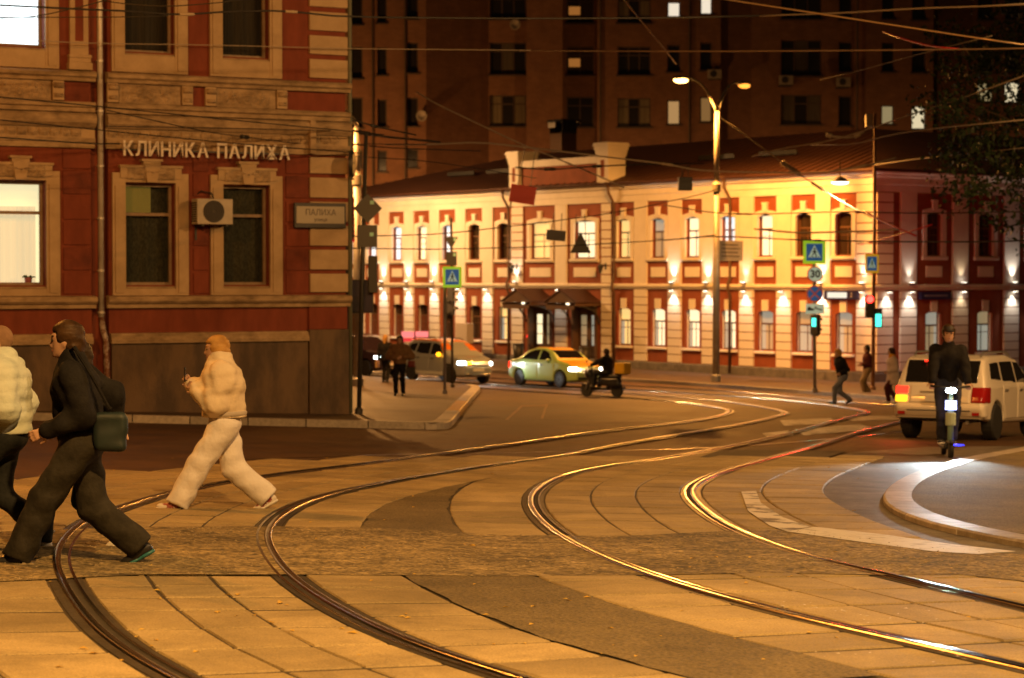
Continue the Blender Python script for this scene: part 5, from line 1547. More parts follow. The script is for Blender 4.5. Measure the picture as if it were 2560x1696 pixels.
def crossing_sign(label, b, box, border, dy=-0.09, group='pedestrian crossing signs'):
    S, w, h = plate_at('crossing_sign', label, 'road sign', b, *box, dy)
    S['group'] = group
    bxo('border', -w, w, 0, 0.02, -h, h, border, S, 0.006)
    bxo('blue_field', -w*0.72, w*0.72, -0.006, -0.001, -h*0.74, h*0.74, S_BLUE, S)
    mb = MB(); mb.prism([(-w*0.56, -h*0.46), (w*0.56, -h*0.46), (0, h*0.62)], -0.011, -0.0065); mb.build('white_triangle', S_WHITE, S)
    mb = MB()          # walking figure and stripes
    mb.lathe([(h*0.085, -0.016), (h*0.085, -0.0115)], 10, (w*0.02, 0, h*0.30), 'y')
    mb.prism([(-w*0.07, h*0.2), (w*0.08, h*0.2), (w*0.10, -h*0.06), (-w*0.08, -h*0.06)], -0.016, -0.0115)
    mb.prism([(-w*0.08, -h*0.06), (w*0.02, -h*0.06), (-w*0.20, -h*0.38), (-w*0.28, -h*0.36)], -0.0165, -0.0115)
    mb.prism([(w*0.0, -h*0.06), (w*0.10, -h*0.06), (w*0.24, -h*0.36), (w*0.15, -h*0.38)], -0.017, -0.0115)
    mb.prism([(w*0.06, h*0.18), (w*0.22, 0.0), (w*0.18, -h*0.04), (w*0.03, h*0.10)], -0.0175, -0.0115)
    mb.prism([(-w*0.06, h*0.18), (-w*0.20, h*0.02), (-w*0.16, -h*0.02), (-w*0.03, h*0.10)], -0.018, -0.0115)
    mb.build('walking_figure', S_BLACK, S)
    mb = MB()
    for k in range(4): mb.box(-w*0.45+k*w*0.25, -w*0.33+k*w*0.25, -0.0158, -0.0113, -h*0.45, -h*0.39)
    mb.build('stripes', S_BLACK, S)
    return S

# pole with the big crossing sign, 30, no stopping, tow-away plate
P1, b1 = sign_pole('grey sign pole before the red house carrying four road signs', 2037, 979, 2035, 600, 0.062)
crossing_sign('large lime bordered pedestrian crossing sign above the 30 sign', b1, (2008, 602, 2064, 660), S_LIME)
S, w, h = plate_at('speed_limit_sign', 'round speed limit sign reading 30', 'road sign', b1, 2018, 664, 2058, 708)
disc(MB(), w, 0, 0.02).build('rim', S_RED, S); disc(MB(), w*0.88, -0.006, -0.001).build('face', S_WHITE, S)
text_mesh('number', '30', h*1.15, S_BLACK, S, (0, -0.009, 0), (R(90), 0, 0), 0.002, offset=0.012)
S, w, h = plate_at('no_stopping_sign', 'round blue no stopping sign with a red cross', 'road sign', b1, 2016, 712, 2058, 758)
disc(MB(), w, 0, 0.02).build('rim', mat('sign_red_pale', (0.65, 0.16, 0.10), 0.4, emit=(0.8, 0.2, 0.1), es=0.10), S); disc(MB(), w*0.84, -0.006, -0.001).build('face', S_BLUE, S)  # weak glow of the rim replaces its reflective shine
for sg in (1, -1):
    mb = MB(); mb.box(-w*0.88, w*0.88, -0.011-0.001*sg, -0.0065, -w*0.085, w*0.085); o = mb.build('red_bar', mat('sign_red_pale', (0,0,0)), S); o.rotation_euler = (0, sg*R(45), 0)
S, w, h = plate_at('tow_away_sign', 'small pale plate with a tow truck symbol under the round signs', 'road sign', b1, 2014, 760, 2060, 785)
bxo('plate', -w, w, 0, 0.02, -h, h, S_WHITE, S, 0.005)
mb = MB(); mb.prism([(-w*0.8, -h*0.35), (-w*0.1, -h*0.35), (-w*0.1, h*0.05), (-w*0.35, h*0.1), (-w*0.5, h*0.4), (-w*0.72, h*0.4), (-w*0.8, 0)], -0.006, -0.001); mb.prism([(-w*0.1, h*0.0), (w*0.1, h*0.55), (w*0.2, h*0.5), (0, -h*0.1)], -0.0062, -0.001); mb.prism([(w*0.1, h*0.25), (w*0.82, -h*0.15), (w*0.8, -h*0.4), (w*0.1, 0)], -0.0064, -0.001); mb.build('tow_truck_symbol', S_BLACK, S)

def traffic_light(label, b, x0, y0, x1, y1, lenses, dy=-0.1, turn=0.0, housing=None, group='traffic lights', name='traffic_light'):
    """lenses: list of (height share, colour or None)"""
    S, w, h = plate_at(name, label, 'traffic light', b, x0, y0, x1, y1, dy)
    S.rotation_euler = (0, 0, turn); S['group'] = group
    bxo('housing', -w, w, 0, 0.22, -h, h, housing or M_POLE_DK, S, 0.02)
    for v, c in lenses:
        z = h * v
        r_ = min(w*0.9, h*0.30)
        mb = MB(); mb.lathe([(r_*1.12, -0.10), (r_*1.15, -0.001)], 14, (0, 0, z), 'y')
        if c is None:
            disc(MB(), r_, -0.011, -0.001, 16, (0, z)).build('lens', M_POLE_DK, S)
        else:
            disc(MB(), r_, -0.011, -0.001, 16, (0, z)).build('lens', c, S)
        vis = MB(); n = 8
        for k in range(n):
            a0, a1 = math.pi*k/n, math.pi*(k+1)/n
            vis.quad((r_*1.1*math.cos(a0), 0, z+r_*1.1*math.sin(a0)), (r_*1.1*math.cos(a1), 0, z+r_*1.1*math.sin(a1)), (r_*1.1*math.cos(a1), -0.12, z+r_*1.1*math.sin(a1)), (r_*1.1*math.cos(a0), -0.12, z+r_*1.1*math.sin(a0)))
        vis.build('visor', M_POLE_DK, S, fixn=False)
    return S
M_GREENLED = emission('green_led', (0.08, 1.0, 0.72), 2.4)
M_REDLED = emission('red_led_lens', (1.0, 0.06, 0.02), 26.0)
M_REDCORE = emission('amber_red_lens', (1.0, 0.022, 0.015), 13.0)
t_ = traffic_light('pedestrian signal lit green on the pole with the 30 sign', b1, 2024, 788, 2046, 838, [], dy=-0.16, turn=R(-35))
bxo('green_man', -0.075, 0.075, -0.02, -0.001, -0.05, 0.24, M_GREENLED, t_)
spot('green_glow', t_, (0, -0.08, 0.1), (0, -2, 0), 14, (0.1, 1.0, 0.8), 120, 0.5, 0.08)
t_ = traffic_light('dark signal box behind the pole with the 30 sign', b1, 2040, 786, 2052, 842, [(0.45, None), (-0.45, None)], dy=0.16, turn=R(60))

P2, b2 = sign_pole('thin rusty contact wire pole at the corner of the long house', 2182, 975, 2188, 284, 0.07, M_RUST, taper=0.7)
crossing_sign('small yellow bordered pedestrian crossing sign on the rusty pole', b2, (2163, 636, 2197, 683), S_YELLOW)
t_ = traffic_light('traffic light showing red on the rusty pole', b2, 2164, 738, 2186, 795, [(0.62, M_REDCORE), (0.0, None), (-0.62, None)], dy=-0.18)
spot('red_glow', t_, (0, -0.10, 0.27), (-0.2, -3, -0.3), 150, (1.0, 0.05, 0.02), 140, 0.5, 0.12)
spot('red_glow_back', t_, (0.30, 0.25, 0.27), (3.0, 6, 0.4), 800, (1.0, 0.04, 0.04), 120, 0.9, 0.12)
t_ = traffic_light('pedestrian signal lit green beside the red traffic light', b2, 2186, 772, 2206, 820, [], dy=-0.12)
bxo('green_man', -0.10, 0.10, -0.02, -0.001, -0.30, 0.15, M_GREENLED, t_)
bxo('pole_transformer', -0.26, -0.06, -0.12, 0.12, 5.0, 5.55, M_RUST, P2) if False else None
tr = rel(b2, 2172, 300)
bxo('fuse_box', tr.x-0.12, tr.x+0.12, -0.14, 0.14, tr.z-0.25, tr.z+0.20, mat('pale_box', (0.4, 0.36, 0.31), 0.6), P2)

# info plate on the lamp pole
S, w, h = plate_at('route_board', 'grey route information board fixed to the double lamp pole', 'sign', lamp1.location, 1797, 602, 1857, 652, -0.05)
S.rotation_euler = (0, R(1.5), R(-12))
bxo('board', -w, w, 0, 0.04, -h, h, mat('board_grey', (0.36, 0.33, 0.30), 0.6), S, 0.005)
for k in range(4): bxo('text_line', -w*0.75, w*(0.75 if k % 2 else 0.6), -0.006, -0.001, h*(0.58-0.38*k)-0.02, h*(0.58-0.38*k)+0.02, mat('board_text', (0.10, 0.07, 0.06), 0.7), S)

# dark pole at the clinic corner with signs seen from behind
P3, b3 = sign_pole('dark sign pole on the pavement at the corner of the clinic', 897, 1036, 915, 330, 0.05, M_POLE_DK, taper=0.8)
S, w, h = plate_at('diamond_sign', 'diamond road sign seen from behind on the dark corner pole', 'road sign', b3, 883, 485, 955, 558, -0.08)
mb = MB(); mb.prism([(-w, 0), (0, -h), (w, 0), (0, h)], 0, 0.02); mb.build('plate', S_BACK, S)
M_TEAL = mat('teal_sticker', (0.4, 0.8, 0.72), 0.4)
bxo('sticker', 0.05, 0.13, -0.004, -0.001, h*0.28, h*0.28+0.075, M_TEAL, S)
bxo('clamp', -0.04, 0.04, 0.021, 0.06, -0.1, 0.1, M_POLE_DK, S)
S, w, h = plate_at('square_sign', 'square road sign seen from behind under the diamond sign', 'road sign', b3, 893, 563, 943, 619, -0.08)
bxo('plate', -w, w, 0, 0.02, -h, h, S_BACK, S, 0.004); bxo('sticker', 0.05, 0.13, -0.004, -0.001, 0.0, 0.075, M_TEAL, S)
traffic_light('dark traffic light seen from behind on the corner pole', b3, 922, 640, 944, 733, [], dy=0.10, turn=R(180))
S, w, h = plate_at('dark_board', 'dark bluish board low on the corner pole', 'sign', b3, 866, 702, 931, 781, 0.08)
bxo('board', -w, w, 0, 0.05, -h, h, mat('indigo_board', (0.045, 0.035, 0.085), 0.25, c2=(0.03, 0.025, 0.05), scale=2), S, 0.01); bxo('frame', -w-0.02, w+0.02, 0.051, 0.08, -h-0.02, h+0.02, M_POLE_DK, S)

# poles at the tip of the pavement
P4, b4 = sign_pole('slim grey pole near the tip of the corner pavement', 1112, 986, 1112, 667, 0.045, mat('blue_grey_pole', (0.26, 0.26, 0.30), 0.4, 0.3))
crossing_sign('lime bordered crossing sign on the slim grey pole', b4, (1107, 667, 1154, 719), S_LIME)
P5, b5 = sign_pole('dark signal mast behind the slim grey pole', 1131, 970, 1128, 545, 0.045, M_POLE_DK)
S, w, h = plate_at('give_way_sign', 'inverted triangle sign seen from behind on the dark mast', 'road sign', b5, 1111, 593, 1145, 624, -0.06)
mb = MB(); mb.prism([(-w, h), (0, -h), (w, h)], 0, 0.02); mb.build('plate', S_BACK, S); bxo('sticker', w*0.35, w*0.75, -0.004, -0.001, h*0.3, h*0.85, M_TEAL, S)
S, w, h = plate_at('back_plate', 'small dark square plate seen from behind under the triangle sign', 'road sign', b5, 1116, 630, 1142, 664, -0.06)
bxo('plate', -w, w, 0, 0.02, -h, h, S_BACK, S); bxo('sticker', w*0.3, w*0.85, -0.004, -0.001, h*0.35, h*0.8, M_TEAL, S)
traffic_light('blue grey signal box on the dark mast', b5, 1128, 718, 1142, 788, [(0.6, None), (0, None), (-0.6, None)], dy=-0.08, turn=R(70), housing=mat('blue_grey_box', (0.12, 0.13, 0.17), 0.4))
traffic_light('dark signal box beside the slim grey pole', b5, 1116, 742, 1128, 798, [(0.5, None), (-0.5, None)], dy=-0.05, turn=R(40))

# red signboards
b6 = ground(1036, 932, 0.13)
S, w, h = plate_at('pink_signboard', 'lit pink and red double board on a thin post behind two women', 'sign', Vector((0, b6.y, 0)), 1003, 829, 1071, 855, 0)
for sg in (-1, 1):
    bxo('panel', sg*w*0.52-w*0.46, sg*w*0.52+w*0.46, 0, 0.05, -h*0.2, h, mat('pink_panel', (0.7, 0.2, 0.25), 0.3, emit=(1.0, 0.30, 0.36), es=0.62), S); bxo('lower_panel', sg*w*0.52-w*0.46, sg*w*0.52+w*0.46, 0, 0.05, -h, -h*0.28, mat('red_panel', (0.5, 0.03, 0.04), 0.3, emit=(0.9, 0.05, 0.08), es=0.45), S)
bxo('post', -0.04, 0.04, 0.052, 0.10, G(b6.x, b6.y)+0.1 - S.location.z, h, mat('red_post', (0.3, 0.05, 0.05), 0.5), S)
S, w, h = plate_at('red_hoarding', 'dark red slatted hoarding glimpsed beside the clinic corner', 'sign', Vector((0, 66, 0)), 850, 494, 886, 604, 0)
bxo('board', -w, w, 0, 0.08, -h, h, mat('deep_red', (0.42, 0.02, 0.02), 0.4), S)
for k in range(9): bxo('slat', -w, w, -0.05, -0.001, h*(0.7-0.18*k), h*(0.7-0.18*k)+0.03, M_POLE_DK, S)
bxo('red_edge', -w, w, -0.06, -0.001, -h-0.02, -h*0.94, emission('red_edge', (1.0, 0.02, 0.03), 0.5), S)
bxo('post', -0.06, 0.06, 0.09, 0.2, G(-5, 66)-S.location.z, -h, M_POLE_DK, S)

# utility cabinet, bins by the porches
c_ = FB.w(-26.9, -1.2, 0)
U = thing('utility_box', 'pale grey box on two legs before the long house', 'box', Vector((c_.x, c_.y, G(c_.x, c_.y)+0.13)), FB.rz)
bxo('cabinet', -0.5, 0.5, -0.2, 0.2, 0.75, 1.75, mat('cabinet_grey', (0.42, 0.38, 0.35), 0.5), U, 0.02); bxo('leg', -0.42, -0.32, -0.05, 0.05, 0, 0.749, M_POLE_DK, U); bxo('leg', 0.32, 0.42, -0.05, 0.05, 0, 0.749, M_POLE_DK, U); bxo('door', -0.46, 0.46, -0.215, -0.2005, 0.80, 1.70, mat('cabinet_door', (0.46, 0.42, 0.39), 0.5), U)
for k, (s, lab) in enumerate([(-23.1, 'dark tapered bin left of the first porch door'), (-17.9, 'dark tapered bin between second porch and drain pipe')]):
    c_ = FB.w(s, -0.7, 0)
    B = thing('litter_bin', lab, 'bin', Vector((c_.x, c_.y, G(c_.x, c_.y)+0.13)), FB.rz, 'bins by the porches')
    mb = MB(); mb.lathe([(0.20, 0.0), (0.28, 0.85), (0.27, 0.85), (0.19, 0.05)], 14); mb.build('tub', M_POLE_DK, B, smooth=True)
    mb = MB(); mb.lathe([(0.29, 0.83), (0.31, 0.86), (0.29, 0.90)], 14); mb.build('rim', M_POLE_DK, B)

# signs hanging from the span wires
def hanging(label, cat, box, Y, m, shape='rect', tilt=0.0, thick=0.05, name='hanging_sign', rod=0.5):
    S, w, h = plate_at(name, label, cat, Vector((0, Y, 0)), *box, 0)
    S.rotation_euler = (0, tilt, 0); S['group'] = 'signs hung from the wires'
    if shape == 'tri':
        mb = MB(); mb.prism([(-w, -h), (w, -h), (0, h)], 0, thick); mb.build('plate', m, S)
    else: bxo('plate', -w, w, 0, thick, -h, h, m, S, 0.01)
    for x in (-w*0.5, w*0.5):
        mb = MB(); mb.tube([(x, thick/2, h if shape != 'tri' else 0), (x*0.8, thick/2, h+rod)], 0.012, 5); mb.build('hanger', M_POLE_DK, S)
    return S
hanging('red tilted plate hung from wires before the attic', 'sign', (1275, 464, 1339, 509), 62, mat('orange_red_plate', (0.80, 0.07, 0.04), 0.5), tilt=R(9), rod=1.05)
S = hanging('black signal box hung from wires left of the double lamp', 'signal', (1697, 443, 1731, 476), 66, M_POLE_DK, thick=0.4, name='hanging_signal', rod=0.3)
mb = MB(); mb.tube([(-0.1, 0.2, 0.2), (0.0, 0.2, 0.5), (0.15, 0.2, 0.55)], 0.02, 6); mb.build('bracket', M_POLE_DK, S)
hanging('grey oblong plate hung from wires left of the dark triangle', 'sign', (1366, 576, 1414, 602), 62, mat('grey_plate', (0.12, 0.105, 0.095), 0.5), tilt=R(5))
hanging('dark triangle sign hung from wires before a lit window', 'sign', (1425, 580, 1478, 633), 62, mat('brown_plate', (0.075, 0.06, 0.05), 0.5), 'tri')
def pendant(label, px, py, Y, watts):
    p = at(px, py, Y)
    S = thing('pendant_lamp', label, 'lamp', p, 0)
    mb = MB(); mb.lathe([(0.05, 0.22), (0.16, 0.16), (0.34, 0.02), (0.36, 0.0)], 16); mb.build('shade', M_POLE, S, smooth=True)
    mb = MB(); mb.ball((0, 0, 0.0), (0.33, 0.33, 0.09), 14, 6); mb.build('lens', emission('pendant_lens', (1.0, 0.80, 0.52), 9.0), S, smooth=True)
    mb = MB(); mb.tube([(0, 0, 0.2), (0, 0, 0.75)], 0.02, 6); mb.build('hanger', M_POLE_DK, S)
    spot('pendant_light', S, (0, 0, -0.12), (0, 0.4, -4), watts, (1.0, 0.62, 0.26), 160, 0.4, 0.2)
pendant('oval white street light hanging before the bright corner of the long house', 2100, 456, 80, W_PENDANT)

# ---- overhead wires
M_WIRE = mat('black_cable', (0.022, 0.02, 0.018), 0.5)
M_COPPER = mat('contact_wire', (0.55, 0.40, 0.25), 0.35, 0.6)
M_CABLE = mat('pale_cable', (0.38, 0.32, 0.25), 0.6)
def wire(label, pts, Y0, Y1, thick, m, beads=(), dashes=()):
    n = len(pts)
    P = []
    tot = sum(math.hypot(pts[i+1][0]-pts[i][0], pts[i+1][1]-pts[i][1]) for i in range(n-1)); acc = 0
    for i, (x, y) in enumerate(pts):
        if i: acc += math.hypot(x-pts[i-1][0], y-pts[i-1][1])
        P.append(at(x, y, Y0 + (Y1-Y0)*acc/tot))
    o = P[0].copy()
    # soften the corners
    Q = [P[0]]
    for i in range(1, n-1):
        a, b, c = P[i-1], P[i], P[i+1]
        Q += [a + (b-a)*0.8, b*0.8 + (a + c)*0.1, b + (c-b)*0.2]
    Q.append(P[-1])
    W = thing('overhead_wire', label, 'wire', o, 0, 'overhead wires of the tram crossing')
    Ym = (Y0+Y1)/2
    mb = MB(); mb.tube([tuple(q - o) for q in Q], thick*Ym/F/2, 6); mb.build('cable', m, W, smooth=True)
    for i, (f, L, r, mm) in enumerate(beads):
        k = min(int(f*(len(Q)-1)), len(Q)-2); t = f*(len(Q)-1) - k
        p = Q[k] + (Q[k+1]-Q[k])*t - o; d = (Q[k+1]-Q[k]).normalized()
        L_ = L*Ym/F; r_ = r*Ym/F
        mb = MB(); mb.tube([tuple(p - d*L_/2), tuple(p - d*L_/2.2), tuple(p - d*L_*0.1), tuple(p + d*L_*0.1), tuple(p + d*L_/2.2), tuple(p + d*L_/2)], [r_*0.4, r_, r_*0.8, r_, r_*0.9, r_*0.4], 8); mb.build('insulator', mm, W, smooth=True)
    return W
M_INS = mat('pale_insulator', (0.42, 0.34, 0.24), 0.5); M_INSD = mat('dark_insulator', (0.03, 0.028, 0.025), 0.4)
wire('heavy black span cable across the clinic windows and the tower top', [(-60,10),(0,13),(190,23),(318,28),(448,38),(574,29),(708,27),(860,43),(1300,47),(1700,45),(1952,38)], 34, 42, 5, M_WIRE, [(0.42, 40, 4, M_INS), (0.63, 34, 4, M_INS)])
wire('pale twisted cable continuing the span towards the tree top', [(1900,41),(1952,38),(2090,34),(2300,21),(2440,17),(2620,8)], 41, 34, 5, M_CABLE)
wire('short dark wire over the white lit window', [(-40,47),(0,46),(92,42),(230,11),(330,-20)], 34, 34, 3, M_WIRE)
wire('thin dark wire level with the top of the clinic drain pipe', [(-40,44),(0,44),(318,43),(420,40)], 35, 35, 2.5, M_WIRE)
wire('dark wire sagging at the very top between clinic windows', [(255,2),(320,11),(413,17),(520,10),(640,-4)], 33, 33, 3, M_WIRE)
wire('long thin contact wire running the whole width below the lamp glare', [(-40,96),(0,98),(230,109),(536,113),(861,122),(1066,124),(1400,127)], 40, 46, 2.2, M_CABLE)
wire('bright straight contact wire crossing the tower towards the tree', [(1300,127),(1760,129),(2100,127),(2464,123),(2640,120)], 46, 32, 4.2, M_COPPER)
wire('dark wire falling across the carved frieze of the clinic', [(-40,239),(0,243),(283,270),(574,300),(900,331),(960,337)], 35, 44, 3.2, M_WIRE)
wire('dark wire falling just above the clinic letters', [(-40,296),(0,300),(321,333),(574,358),(765,373),(900,383)], 35, 44, 3, M_WIRE)
wire('dark wire just above the lit yellow window', [(-40,342),(0,344),(230,360),(300,360)], 36, 38, 4, M_WIRE)
wire('dark wire with a black insulator over the letters', [(268,276),(509,329),(582,339),(762,362),(900,360),(1066,362)], 38, 47, 2.6, M_WIRE, [(0.44, 30, 6, M_INSD)])
wire('thin dark wire along the torus moulding of the clinic', [(264,316),(574,321),(900,329),(956,342)], 38, 45, 2.4, M_WIRE)
wire('thick dark bar of cable at the yellow lamp pole', [(858,322),(900,331),(956,342),(1066,352),(1100,356)], 45, 47, 6, M_WIRE, [(0.3, 36, 6, M_INSD)])
wire('dark wire with insulator dropping to the yellow lamp pole', [(855,288),(880,300),(944,318),(1040,338)], 45, 46, 4, M_WIRE, [(0.6, 20, 4, M_INSD)])
wire('tan cable sagging over the dark roof and attic', [(960,362),(1066,362),(1197,356),(1319,369),(1510,392),(1664,410),(1736,425),(1813,430),(2043,434),(2157,417),(2240,395)], 60, 60, 4.5, M_CABLE, [(0.52, 30, 4, M_INS), (0.93, 26, 4, M_INS)])
wire('brown guy wire slanting down across the dark flank of the tower', [(1040,230),(1090,260),(1204,314),(1292,356),(1396,398),(1510,446),(1560,470)], 62, 62, 4, M_CABLE)
wire('lamp lit wire slanting down towards the glaring lamp head', [(1540,-30),(1560,0),(1664,126),(1690,160)], 70, 84, 4, M_CABLE)
wire('thin dark wire over the roof left of the attic', [(860,390),(1066,402),(1281,436),(1340,446)], 50, 58, 2.5, M_WIRE)
wire('dark wire with insulators crossing the attic wall', [(1289,419),(1373,425),(1472,417),(1640,410),(1760,409)], 60, 62, 4, M_WIRE, [(0.2, 30, 4, M_INSD), (0.55, 26, 4, M_INSD)])
wire('dark wire rising across the upper left windows of the long house', [(870,592),(944,590),(1105,586),(1357,557),(1549,531),(1760,485),(1800,470)], 50, 62, 2.8, M_WIRE)
wire('level dark wire across the lit middle windows', [(870,621),(944,622),(1112,624),(1426,615),(1660,601),(1790,588)], 50, 64, 2.8, M_WIRE)
wire('dark wire through the top of the large crossing sign', [(1660,601),(1790,590),(2004,601),(2257,605),(2475,605),(2620,600)], 64, 50, 4, M_WIRE, [(0.45, 24, 3, M_INSD)])
wire('dark wire crossing the keystones of the right upper windows', [(1660,513),(1790,534),(1886,536),(2138,529),(2300,534),(2560,530)], 64, 56, 3.2, M_WIRE, [(0.3, 50, 2.5, M_INSD)])
wire('pale bundled cable before the right upper window sills', [(1886,573),(1940,578),(2000,583),(2100,580),(2177,578),(2245,574)], 62, 58, 5, M_CABLE)
wire('bright contact wire falling steeply from the top towards the tree', [(1790,-6),(1821,0),(2043,34),(2330,78),(2420,92),(2560,112)], 34, 30, 5.5, M_COPPER)
wire('red lit short wire near the top of the tower', [(2207,80),(2272,103),(2330,117),(2400,124)], 45, 40, 4.5, mat('red_lit_wire', (0.7, 0.05, 0.06), 0.4))  # red light on these wires is put into the cable colour
wire('brown guy wire from the double lamp to the corner of the house', [(1802,295),(1909,373),(1981,425),(2058,476),(2119,513),(2180,545)], 82, 80, 3.5, M_CABLE, [(0.36, 60, 7, M_INS), (0.55, 40, 4, M_INS)])
wire('pale cable climbing from the roof past the rusty pole', [(1880,392),(1947,373),(2081,352),(2188,318),(2311,275),(2391,251),(2560,190)], 62, 50, 3.6, M_CABLE)
wire('thick pale cable with knots over the brown roof', [(2064,336),(2080,342),(2130,345),(2160,330)], 62, 62, 6, M_CABLE, [(0.1, 14, 7, M_INS), (0.9, 16, 7, M_INS)])
wire('sagging pale cable from the roof to the tree', [(2027,363),(2138,362),(2226,337),(2341,321),(2560,300)], 60, 48, 3.4, M_CABLE)
wire('thin pale wire from the rusty pole into the foliage', [(2188,413),(2288,398),(2560,370)], 72, 55, 3, M_CABLE)
wire('faint thin wire high over the dark tower side', [(2050,200),(2138,180),(2334,126),(2480,90)], 60, 45, 2, M_CABLE)
wire('red tinted short wire above the small yellow sign', [(2160,528),(2177,538),(2226,563),(2290,590)], 66, 62, 5, mat('red_lit_wire', (0,0,0)))
wire('red tinted wire right of the small yellow sign', [(2150,612),(2184,605),(2260,584),(2330,562)], 66, 62, 3.5, mat('red_lit_wire', (0,0,0)))
wire('black cable drooping over the yellow lamp pole bracket', [(860,360),(930,366),(990,371),(1200,378)], 46, 50, 3, M_WIRE)
# ------------------------------------------------------------------ vehicles
M_TYRE = mat('tyre', (0.018, 0.018, 0.018), 0.8)
M_RIM = mat('alloy_rim', (0.45, 0.45, 0.46), 0.35, 0.8)
M_RIMDK = mat('dark_rim', (0.07, 0.07, 0.07), 0.4, 0.5)
M_CARGLASS = mat('car_glass', (0.012, 0.011, 0.010), 0.05, spec=0.6)
M_PLASTIC = mat('black_plastic', (0.02, 0.02, 0.02), 0.5)
M_PLATE = mat('number_plate', (0.62, 0.60, 0.56), 0.4)
M_HEAD = emission('headlight', (1.0, 0.93, 0.80), 26.0)
M_HEADW = emission('headlight_cool', (0.85, 1.0, 0.97), 26.0)
M_HEADOFF = mat('headlight_clear', (0.5, 0.5, 0.5), 0.1, 0.2)
M_BLINK = emission('indicator', (1.0, 0.36, 0.01), 4.0)
M_TAILON = emission('tail_light', (1.0, 0.02, 0.008), 4.5)
M_TAILOFF = mat('tail_lens', (0.32, 0.012, 0.012), 0.15)

def car_solid(prof, W, belt, tumble, nose, tail, L, wheels, rw):
    """prof: side outline in x (forward), z. W: half width at the belt. nose/tail: how much the plan narrows at the ends"""
    side = poly_region(prof, (0, 2))
    def f(p):
        x, y, z = p[..., 0], np.abs(p[..., 1]), p[..., 2]
        w = W - tumble*np.maximum(z - belt, 0) - 0.10*np.maximum(0.42 - z, 0)
        w = w - nose*np.clip((x - L*0.28)/(L*0.22), 0, 1)**2 - tail*np.clip((-x - L*0.32)/(L*0.18), 0, 1)**2
        dw = y - w
        ds = side(p)
        k = 0.09
        h = np.clip(0.5 - 0.5*(dw - ds)/k, 0, 1)
        d = dw + (ds - dw)*h + k*h*(1-h)
        for wx in wheels:
            c = np.sqrt((x-wx)**2 + (z-rw)**2) - (rw + 0.055)
            d = np.maximum(d, -np.maximum(c, 0.48 - y))
        return d
    xs_ = [q[0] for q in prof]; zs_ = [q[1] for q in prof]
    f.lo = np.array([min(xs_), -W, min(zs_)]); f.hi = np.array([max(xs_), W, max(zs_)])
    return f

def chunk(name, body, m, parent, lo, hi, poly=None, axes=(0, 2), off=0.006, h=0.025, inset=None):
    lo = np.array(lo, float); hi = np.array(hi, float)
    reg = poly_region(poly, axes) if poly else None
    def f(p):
        d = body(p) - off
        q = np.maximum(lo - p, p - hi).max(-1)
        d = np.maximum(d, q)
        if inset is not None: d = np.maximum(d, -(body(p) + inset))
        if reg: d = np.maximum(d, reg(p))
        return d
    f.lo = lo; f.hi = hi
    return solid(name, f, h, m, parent)

def wheel(parent, x, y, r, w, rim, spokes=5, turn=0.0):
    s = 1 if y > 0 else -1
    T = link('wheel', None, parent, (x, y, r), (0, 0, turn))
    mb = MB(); mb.lathe([(r*0.62, -w/2), (r*0.93, -w/2), (r, -w/2+0.03), (r, w/2-0.03), (r*0.93, w/2), (r*0.62, w/2)], 26, axis='y'); mb.build('tyre', M_TYRE, T, smooth=False)
    mb = MB(); mb.lathe([(r*0.63, -w*0.30), (r*0.60, -w*0.1), (r*0.60, w*0.1), (r*0.63, w*0.30)], 26, axis='y')
    for k in range(spokes):
        a = 2*math.pi*k/spokes; ca, sa = math.cos(a), math.sin(a)
        yy = s*w*0.40
        pts = [(-0.035, 0.05), (0.035, 0.05), (0.045, r*0.60), (-0.045, r*0.60)]
        P = [(u*ca + v*sa, u*-sa + v*ca) for u, v in pts]
        mb.hexa([(P[0][0], yy-0.02, P[0][1]), (P[1][0], yy-0.02, P[1][1]), (P[2][0], yy-0.02, P[2][1]), (P[3][0], yy-0.02, P[3][1]), (P[0][0], yy+0.01, P[0][1]), (P[1][0], yy+0.01, P[1][1]), (P[2][0], yy+0.01, P[2][1]), (P[3][0], yy+0.01, P[3][1])])
    mb.lathe([(0.07, s*w*0.30), (0.06, s*w*0.42)], 12, axis='y')
    mb.lathe([(r*0.60, s*w*0.36), (r*0.64, s*w*0.36), (r*0.64, s*w*0.42), (r*0.60, s*w*0.42)], 26, axis='y')
    mb.build('rim', rim, T)
    return T

def place(o, px, py, heading):
    p = ground(px, py)
    yaw = math.atan2(heading[1], heading[0])
    # follow the slope of the road
    e = 0.5
    gx = (G(p.x+e, p.y)-G(p.x-e, p.y))/(2*e); gy = (G(p.x, p.y+e)-G(p.x, p.y-e))/(2*e)
    nrm = Vector((-gx, -gy, 1)).normalized()
    fwd = Vector((math.cos(yaw), math.sin(yaw), 0)); fwd = (fwd - nrm*fwd.dot(nrm)).normalized()
    M = Matrix((fwd, nrm.cross(fwd), nrm)).transposed()
    o.location = (p.x, p.y, G(p.x, p.y)); o.rotation_euler = M.to_euler()
    return p

